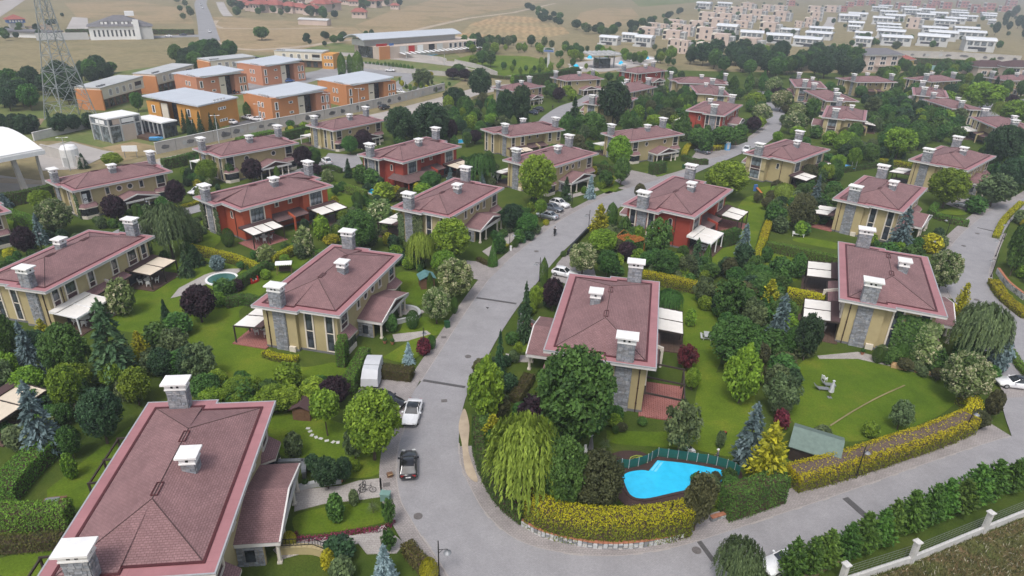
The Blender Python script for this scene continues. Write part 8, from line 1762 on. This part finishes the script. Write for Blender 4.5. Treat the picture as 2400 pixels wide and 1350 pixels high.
# small round pool, narrow pools, stepping stones, dark fence by the street
p = G(520,655); root = thing('round_pool', 'small round green pond pool with white rim behind the dark hedge', 'pool', p); MB().lathe([(2.5,-.1),(2.5,.22),(2.15,.22),(2.15,.12)],26).build('rim', M['white'], root); MB().lathe([(2.15,.0),(2.15,.13)],26).build('water', M['water_dk'], root)
def small_pool(px, label):
    o = slab('swimming_pool', GL(px),-.05,.14, M['water']); rmk(o); tag(o, label, 'pool'); q = [tuple(v[:2]) for v in GL(px)]; ar = sum(q[i][0] * q[(i + 1) % len(q)][1] - q[(i + 1) % len(q)][0] * q[i][1] for i in range(len(q))); q = q if ar > 0 else q[::-1]; MB().ring(offset_poly(q,.5), q,-.02,.17).build('coping', M['plaza'], o)
small_pool([(848,446),(862,441),(912,458),(898,466)], 'narrow bright blue pool beside the red villa'); small_pool([(1062,330),(1098,326),(1100,334),(1064,338)], 'small teal pool between two plum trees')
st = bx((0,0,.04),(.55,.42,.1),0,.8).mesh('stepping_stone', M['concrete_wt'])
for i,(u, v) in enumerate([(722,1005),(727,1012),(731,1021),(741,1026),(752,1029),(766,1034),(781,1037),(792,1038)]): tag(link('stepping_stone', st, None, G(u, v), i * .7), f'pale stepping stone, {ORD[i]} of the curved row behind the bottom villa', 'stone', 'stepping stones')
plain_wall([(1330,600),(1350,574),(1385,538),(1402,528)],1.0,.25, 'black slatted screen fence along the wooded kerb by the scooter', 'black'); 
p = G(914,1118); root = thing('cardboard_box', 'torn brown cardboard carton on the pavement beside the black car', 'box',(p.x, p.y,.1), R_(25)); bx((0,0,.2),(.55,.4,.4)).build('carton', M['wood'], root); MB().quad((-.27,-.2,.4),(.27,-.2,.4),(.30,-.45,.55),(-.24,-.45,.5)).build('flap', M['wood_lt'], root)
# pots along the ivy villa path and the swing seat villa court
pot = MB().lathe([(.16,0),(.26,.36),(.28,.42),(.22,.42),(.2,.38)],12).mesh('flower_pot', M['terracotta'])
for u, v, t in ((2020,832, 'beside the stone strip of the ivy villa'),(902,806, 'on the swing seat villa porch wall, left'),(920,808, 'on the swing seat villa porch wall, right'),(800,1130, 'at the end of the low wall by the slab path'),(716,1142, 'at the bottom villa porch corner')): p = G(u, v); o = link('flower_pot', pot, None,(p.x, p.y,.1)); tag(o, 'terracotta flower pot ' + t, 'pot', 'terracotta pots'); MB().lathe([(.2,0),(.34,.2),(.25,.42),(.03,.5)],9).build('plant', L['thuja'], o,(0,0,.38))
# club banner on its villa
ln_ = VILLA['V10']; t_, x_, y_, a_, s_, _p = VSPEC['V10']
root = thing('club_banner', 'black and white club banner with round crest hanging from the window of its villa', 'banner', vl('V10',7.9,5.35,5.3), a_ + math.pi, None, s_)
MB().box((-.35,0,-1.1),(.85,.04,2.3)).build('white_half', M['cl_white'], root); MB().box((.33,.005,-1.0),(.5,.04,2.1)).build('black_half', M['cl_black'], root); MB().lathe([(.27,-.01),(.27,.01)],16).build('crest', M['cl_black'], root,(-.35,-.03,-1.15)); bpy.data.objects['crest'].rotation_euler = (math.pi / 2,0,0); c_ = MB().lathe([(.16,-.02),(.16,.012)],14).build('crest_ring', M['cl_white'], root,(-.35,-.035,-1.15)); c_.rotation_euler = (math.pi / 2,0,0); MB().box((-.35,-.055,-1.15),(.05,.01,.22)).build('crest_mark', M['cl_black'], root)
for s in (-1,1): MB().box((-.35 + s * .37,-.03,-1.15),(.06,.02,.42)).build('numeral', M['cl_black'], root)
MB().tube((-.9,0,.08),(.7,0,.08),.03).build('rod', M['wood'], root)

# ------------------------------------------------------------------ people
def person(label, p, yaw, joints, cols, group=None, hat=None, scale=1.0):
    """one continuous skinned body; joints: name -> position; faces coloured by the limb they belong to"""
    J = {k: Vector(v) for k, v in joints.items()}
    chain = [('pelvis', 'waist', 'torso'),('waist', 'chest', 'torso'),('chest', 'neck', 'torso'),('neck', 'head', 'skin'),('head', 'crown', 'skin')]
    for s in 'lr': chain += [('pelvis', 'hip' + s, 'legs'),('hip' + s, 'knee' + s, 'legs'),('knee' + s, 'ankle' + s, 'legs'),('ankle' + s, 'toe' + s, 'shoe'),('chest', 'sh' + s, 'torso'),('sh' + s, 'elbow' + s, 'torso'),('elbow' + s, 'wrist' + s, 'torso'),('wrist' + s, 'hand' + s, 'skin')]
    rad = dict(pelvis=.155, waist=.14, chest=.165, neck=.062, head=.098, crown=.085, hip=.098, knee=.066, ankle=.046, toe=.042, sh=.072, elbow=.05, wrist=.036, hand=.042)
    names = list(J); me = bpy.data.meshes.new('body'); me.from_pydata([tuple(J[n]) for n in names],[(names.index(a), names.index(b)) for a, b, _ in chain],[])
    o = bpy.data.objects.new('tmp_body', me); COL.objects.link(o); sk = o.modifiers.new('s', 'SKIN'); sb = o.modifiers.new('d', 'SUBSURF'); sb.levels = sb.render_levels = 2
    for i, n in enumerate(names): r = rad.get(n, rad.get(n[:-1],.06)); me.skin_vertices[0].data[i].radius = (r, r * (.78 if n in ('chest', 'waist', 'pelvis') else 1)); me.skin_vertices[0].data[i].use_root = n == 'pelvis'
    dg = bpy.context.evaluated_depsgraph_get(); m2 = bpy.data.meshes.new_from_object(o.evaluated_get(dg)); bpy.data.objects.remove(o); m2.name = 'body'
    m2.materials.clear(); order = ['torso', 'legs', 'skin', 'shoe']
    for k in order: m2.materials.append(M[cols[k]])
    segs = [(J[a], J[b], k) for a, b, k in chain]
    for f in m2.polygons:
        c = f.center; best = 9; mk = 0
        for a, b, k in segs:
            t = max(0, min(1,(c - a).dot(b - a) / max(1e-6,(b - a).length_squared))); d = (c - a - (b - a) * t).length
            if d < best: best = d; mk = order.index(k)
        f.material_index = mk; f.use_smooth = True
    root = thing('person', label, 'person', p, yaw, group, scale); link('body', m2, root); up = (J['crown'] - J['neck']).normalized(); fwd = Vector((0,-1,0)); fwd = (fwd - up * fwd.dot(up)).normalized(); hd = J['head'] + up * .03
    hb = MB(); side = up.cross(fwd); n = 10; rings = []
    for k in range(5): a = k * math.pi / 2 / 4; rings.append([hd + (side * math.cos(6.283 * i / n) + fwd * (math.sin(6.283 * i / n) - .12)) * .112 * math.cos(a * .98) + up * (.02 + .125 * math.sin(a)) for i in range(n)])
    if hat: rings.insert(0,[hd + (side * math.cos(6.283 * i / n) + fwd * (math.sin(6.283 * i / n) + .25)) * .16 + up * .015 for i in range(n)])
    hb.loft(rings).build('cap' if hat else 'hair', M[hat or 'hair'], root, smooth=True)
    fc = MB(); fc.box(tuple(hd + fwd * .105 - up * .02),(.026,.05,.04)); fc.build('nose', M['skin'], root)
    for s in (-1,1):
        q = hd + fwd * .094 + side * s * .036 + up * .008; MB().lathe([(.012,-.006),(.012,.006)],6, tuple(q)).build('eye', M['hair'], root)
        w_ = J['hand' + ('l' if s < 0 else 'r')]; e = J['wrist' + ('l' if s < 0 else 'r')]; d = (w_ - e).normalized(); ax = d.orthogonal().normalized(); bn = d.cross(ax)
        for k in range(4): a0 = w_ + ax * (.027 - .018 * k); ln_f = (.06,.07,.066,.05)[k]; MB().tube(a0, a0 + d * ln_f * .6,.0095, n=5).tube(a0 + d * ln_f * .6, a0 + d * ln_f + bn * .025,.009,.007, n=5).build('finger', M['skin'], root)
        MB().tube(w_ - d * .02 + ax * .03, w_ + ax * .055 + d * .03 + bn * .01,.011,.009, n=5).build('thumb', M['skin'], root)
    return root
stand = dict(pelvis=(0,0,.95), waist=(0,0,1.12), chest=(0,-.01,1.36), neck=(0,0,1.52), head=(0,-.03,1.64), crown=(0,-.02,1.74), hipl=(-.1,0,.90), kneel=(-.12,-.05,.50), anklel=(-.12,.03,.09), toel=(-.13,-.14,.04), hipr=(.1,0,.90), kneer=(.13,-.12,.50), ankler=(.13,-.12,.09), toer=(.14,-.29,.04), shl=(-.2,0,1.42), elbowl=(-.27,.03,1.14), wristl=(-.25,-.14,.94), handl=(-.24,-.2,.90), shr=(.2,0,1.42), elbowr=(.27,-.02,1.14), wristr=(.22,-.22,1.0), handr=(.2,-.29,.98))
bend = dict(pelvis=(0,.1,.88), waist=(0,-.02,1.0), chest=(0,-.26,1.04), neck=(0,-.44,1.02), head=(0,-.54,.96), crown=(0,-.63,.93), hipl=(-.1,.1,.84), kneel=(-.14,-.02,.48), anklel=(-.14,.12,.09), toel=(-.15,-.06,.04), hipr=(.1,.1,.84), kneer=(.14,-.1,.48), ankler=(.14,-.04,.09), toer=(.15,-.22,.04), shl=(-.19,-.33,1.0), elbowl=(-.22,-.4,.72), wristl=(-.13,-.5,.48), handl=(-.1,-.53,.41), shr=(.19,-.33,1.0), elbowr=(.22,-.42,.73), wristr=(.12,-.54,.5), handr=(.09,-.57,.43))
sit = dict(pelvis=(0,.08,.84), waist=(0,.06,1.0), chest=(0,0,1.24), neck=(0,-.03,1.40), head=(0,-.07,1.52), crown=(0,-.06,1.62), hipl=(-.11,.05,.82), kneel=(-.2,-.36,.76), anklel=(-.19,-.28,.36), toel=(-.2,-.45,.31), hipr=(.11,.05,.82), kneer=(.2,-.36,.76), ankler=(.19,-.28,.36), toer=(.2,-.45,.31), shl=(-.2,-.02,1.30), elbowl=(-.29,-.16,1.08), wristl=(-.27,-.42,1.06), handl=(-.27,-.48,1.06), shr=(.2,-.02,1.30), elbowr=(.29,-.16,1.08), wristr=(.27,-.42,1.06), handr=(.27,-.48,1.06))
G1 = 'gardeners and riders'
person('man in white cap, checked shirt and black trousers standing behind the pool fence', G(1679,1083), R_(250), stand, dict(torso='cl_check', legs='cl_black', skin='skin', shoe='cl_black'), hat='cl_white')
person('gardener in dark red top and black trousers bending over the lawn beside the blue cedar', G(1697,1028), R_(-60), bend, dict(torso='cl_red', legs='cl_black', skin='skin', shoe='cl_black'))
pS, qS = G(1300,552), G(1306,536); aS = math.atan2((qS - pS).y,(qS - pS).x) + math.pi / 2
person('scooter driver in white shirt and dark trousers riding up the street',(pS.x, pS.y, ZR), aS, {k: (x, y - .12, z) for k,(x, y, z) in sit.items()}, dict(torso='cl_white', legs='cl_black', skin='skin', shoe='cl_black'), hat='cl_black')
person('scooter passenger in black clothes sitting behind the white-shirted driver',(pS.x, pS.y, ZR), aS, {k: (x, y + .36, z + .05) for k,(x, y, z) in sit.items()}, dict(torso='cl_black', legs='cl_black', skin='skin', shoe='cl_black'))
person('tiny figure in dark clothes walking on the side street above the parked cars', G(1295,257), R_(40), stand, dict(torso='cl_black', legs='cl_black', skin='skin', shoe='cl_black'))
root = thing('motor_scooter', 'dark motor scooter carrying two people up the street', 'scooter',(pS.x, pS.y, ZR), aS)
for y in (-.62,.62): w_ = MB().tube((-.06, y,.26),(.06, y,.26),.26, n=14).build('wheel', M['rubber'], root); MB().tube((-.07, y,.26),(.07, y,.26),.13, n=10).build('rim', M['rimm'], w_)
MB().loft([[(-.2,.75,.5),(.2,.75,.5),(.18,.75,.72),(-.18,.75,.72)],[(-.22,.1,.4),(.22,.1,.4),(.19,.1,.76),(-.19,.1,.76)],[(-.16,-.2,.3),(.16,-.2,.3),(.14,-.2,.4),(-.14,-.2,.4)]]).build('body', M['car_black'], root); MB().loft([[(-.22,-.42,.35),(.22,-.42,.35),(.2,-.36,.35),(-.2,-.36,.35)],[(-.2,-.55,.95),(.2,-.55,.95),(.18,-.48,.95),(-.18,-.48,.95)]]).build('leg_shield', M['car_black'], root); bx((0,.35,.79),(.32,.95,.1)).build('saddle', M['rubber'], root); MB().tube((-.34,-.5,1.03),(.34,-.5,1.03),.025).tube((0,-.62,.3),(0,-.5,1.03),.035).build('handlebar', M['black'], root); MB().lathe([(.09,-.04),(.09,.04)],10,(0,-.58,.9)).build('headlight', M['lamp_lens'], root)
p = G(1616,1058); root = thing('lawn_mower', 'white and black lawn mower standing behind the green pool fence', 'mower', p, R_(20)); bx((0,0,.3),(.55,.7,.3)).build('deck', M['white'], root); bx((0,-.55,.4),(.5,.5,.45),0,.85).build('grass_box', M['white'], root); bx((0,.05,.52),(.3,.35,.2)).build('engine', M['black'], root); MB().tube((-.22,-.7,.5),(-.22,-1.2,1.05),.02).tube((.22,-.7,.5),(.22,-1.2,1.05),.02).tube((-.22,-1.2,1.05),(.22,-1.2,1.05),.02).build('handle', M['black'], root)
for x in (-.3,.3):
    for y in (-.28,.3): MB().tube((x - .03, y,.13),(x + .03, y,.13),.13, n=10).build('wheel', M['rubber'], root)
p = G(1371,1066); root = thing('garden_statue', 'white garden statue of a sitting animal beside the closed dark parasol', 'statue', p, R_(200)); MB().box((0,0,.2),(.5,.5,.4)).build('plinth', M['stone_core'], root); MB().lathe([(.24,.4),(.27,.6),(.2,.9),(.13,1.05)],10).build('body', M['white'], root, smooth=True); hdm = MB().lathe([(.05,1.0),(.16,1.08),(.17,1.2),(.08,1.32)],10,(0,-.06,0)).build('head', M['white'], root, smooth=True); [MB().tube((s * .1,-.04,1.25),(s * .15,-.02,1.42),.05,.015,5).build('ear', M['white'], hdm) for s in (-1,1)]
# bird on the road
p = G(1143,726); root = thing('bird', 'small dark bird on the street below the drain strip', 'bird',(p.x, p.y, ZR + .02), R_(40)); MB().loft([[(k * math.cos(6.283 * i / 8), y,.16 + z + k * .9 * math.sin(6.283 * i / 8)) for i in range(8)] for y, k, z in ((-.26,.02,.14),(-.2,.055,.13),(-.1,.06,.05),(.05,.085,0),(.18,.05,-.02),(.38,.03,-.05))]).build('body', M['black'], root, smooth=True); [MB().tube((s * .03,.02,.1),(s * .03,0,0),.01, n=4).build('leg', M['black'], root) for s in (-1,1)]
# ------------------------------------------------------------------ the air: even, thin haze in one closed box
hm = bpy.data.materials.new('haze'); hm.use_nodes = True; hn = hm.node_tree; hn.nodes.clear()
ho = hn.nodes.new('ShaderNodeOutputMaterial'); hv = hn.nodes.new('ShaderNodeVolumePrincipled'); hv.inputs['Color'].default_value = (.86,.92,1.0,1); hv.inputs['Density'].default_value = .0004; hv.inputs['Anisotropy'].default_value = .2
hn.links.new(hv.outputs[0], ho.inputs['Volume'])
tag(MB().box((0,1900,25.4),(8300,4500,53)).build('haze', hm), kind='stuff')
# ------------------------------------------------------------------ a label of its own for every plant
SIZE = lambda k, h: ('tall ' if h > 9 else 'small ' if h < 3.2 else '') if FAM[k][3] == 'tree' and not FAM[k][4].startswith(('tall', 'small')) else ''
LANDM = [((x, y), VSPEC[k][5]) for k,(t, x, y, a, s, p) in VSPEC.items()]
for (u, v), t in (((455,235), 'the amber school block'),((667,245), 'the pink school block'),((835,215), 'the right school block'),((520,205), 'the middle school blocks'),((640,165), 'the rear school blocks'),((165,285), 'the lattice pylon'),((310,300), 'the glass pavilion'),((960,120), 'the pool club'),((1410,150), 'the gatehouse'),((1284,170), 'the billboard tower'),((1580,1120), 'the big blue pool'),((2050,960), 'the round lawn'),((1710,840), 'the lawn left of the ivy villa'),((2050,128), 'the gabled beige house'),((250,75), 'the far mansion'),((1800,160), 'the dark wood edge'),((2200,158), 'the tennis court'),((1540,135), 'the barrel-roofed houses'),((1200,80), 'the wheat field'),((2130,1250), 'the white perimeter fence'),((500,830), 'the picnic lawn'),((1230,1100), 'the road corner'),((60,950), 'the left-edge terrace'),((850,985), 'the parking bay'),((640,905), 'the long shrub belt'),((2300,780), 'the loop road bend'),((1330,560), 'the scooter'),((1810,290), 'the flowering street'),((1000,195), 'the club drive island'),((2360,70), 'the white-roof quarter')):
    q = G(u, v); LANDM.append(((q.x, q.y), t))
grp = {}
for root, k, p, h in TREES:
    if root.get('kind') == 'stuff': continue
    b = min(LANDM, key=lambda m: (m[0][0] - p[0]) ** 2 + (m[0][1] - p[1]) ** 2); u, v = PX((p[0], p[1],0)); bu, bv = PX((b[0][0], b[0][1],0)); du, dv = u - bu,(v - bv) * 1.6
    rel = ('left of' if du < 0 else 'right of') if abs(du) > abs(dv) else ('behind' if dv < 0 else 'in front of')
    ph = SIZE(k, h) + FAM[k][4]; txt = f'{ph} {rel} {b[1]}'; root['category'] = FAM[k][3]; root['group'] = FAM[k][4] + 's'; grp.setdefault(txt,[]).append((u, v, root))
for txt, L_ in grp.items():
    if len(L_) == 1: L_[0][2]['label'] = txt; continue
    L_.sort(key=lambda q: q[0])
    for i,(u, v, r) in enumerate(L_): r['label'] = f'{ORD[min(i, len(ORD) - 1)]} from left: {txt}' if len(L_) > 2 else f'{txt}, {"left" if i == 0 else "right"} one of two'
for root, k, p, h in TREES:
    t = root.get('label')
    if t and len(t.split()) > 15: root['label'] = ' '.join(w_ for w_ in t.split() if w_ not in ('the', 'round', 'of'))
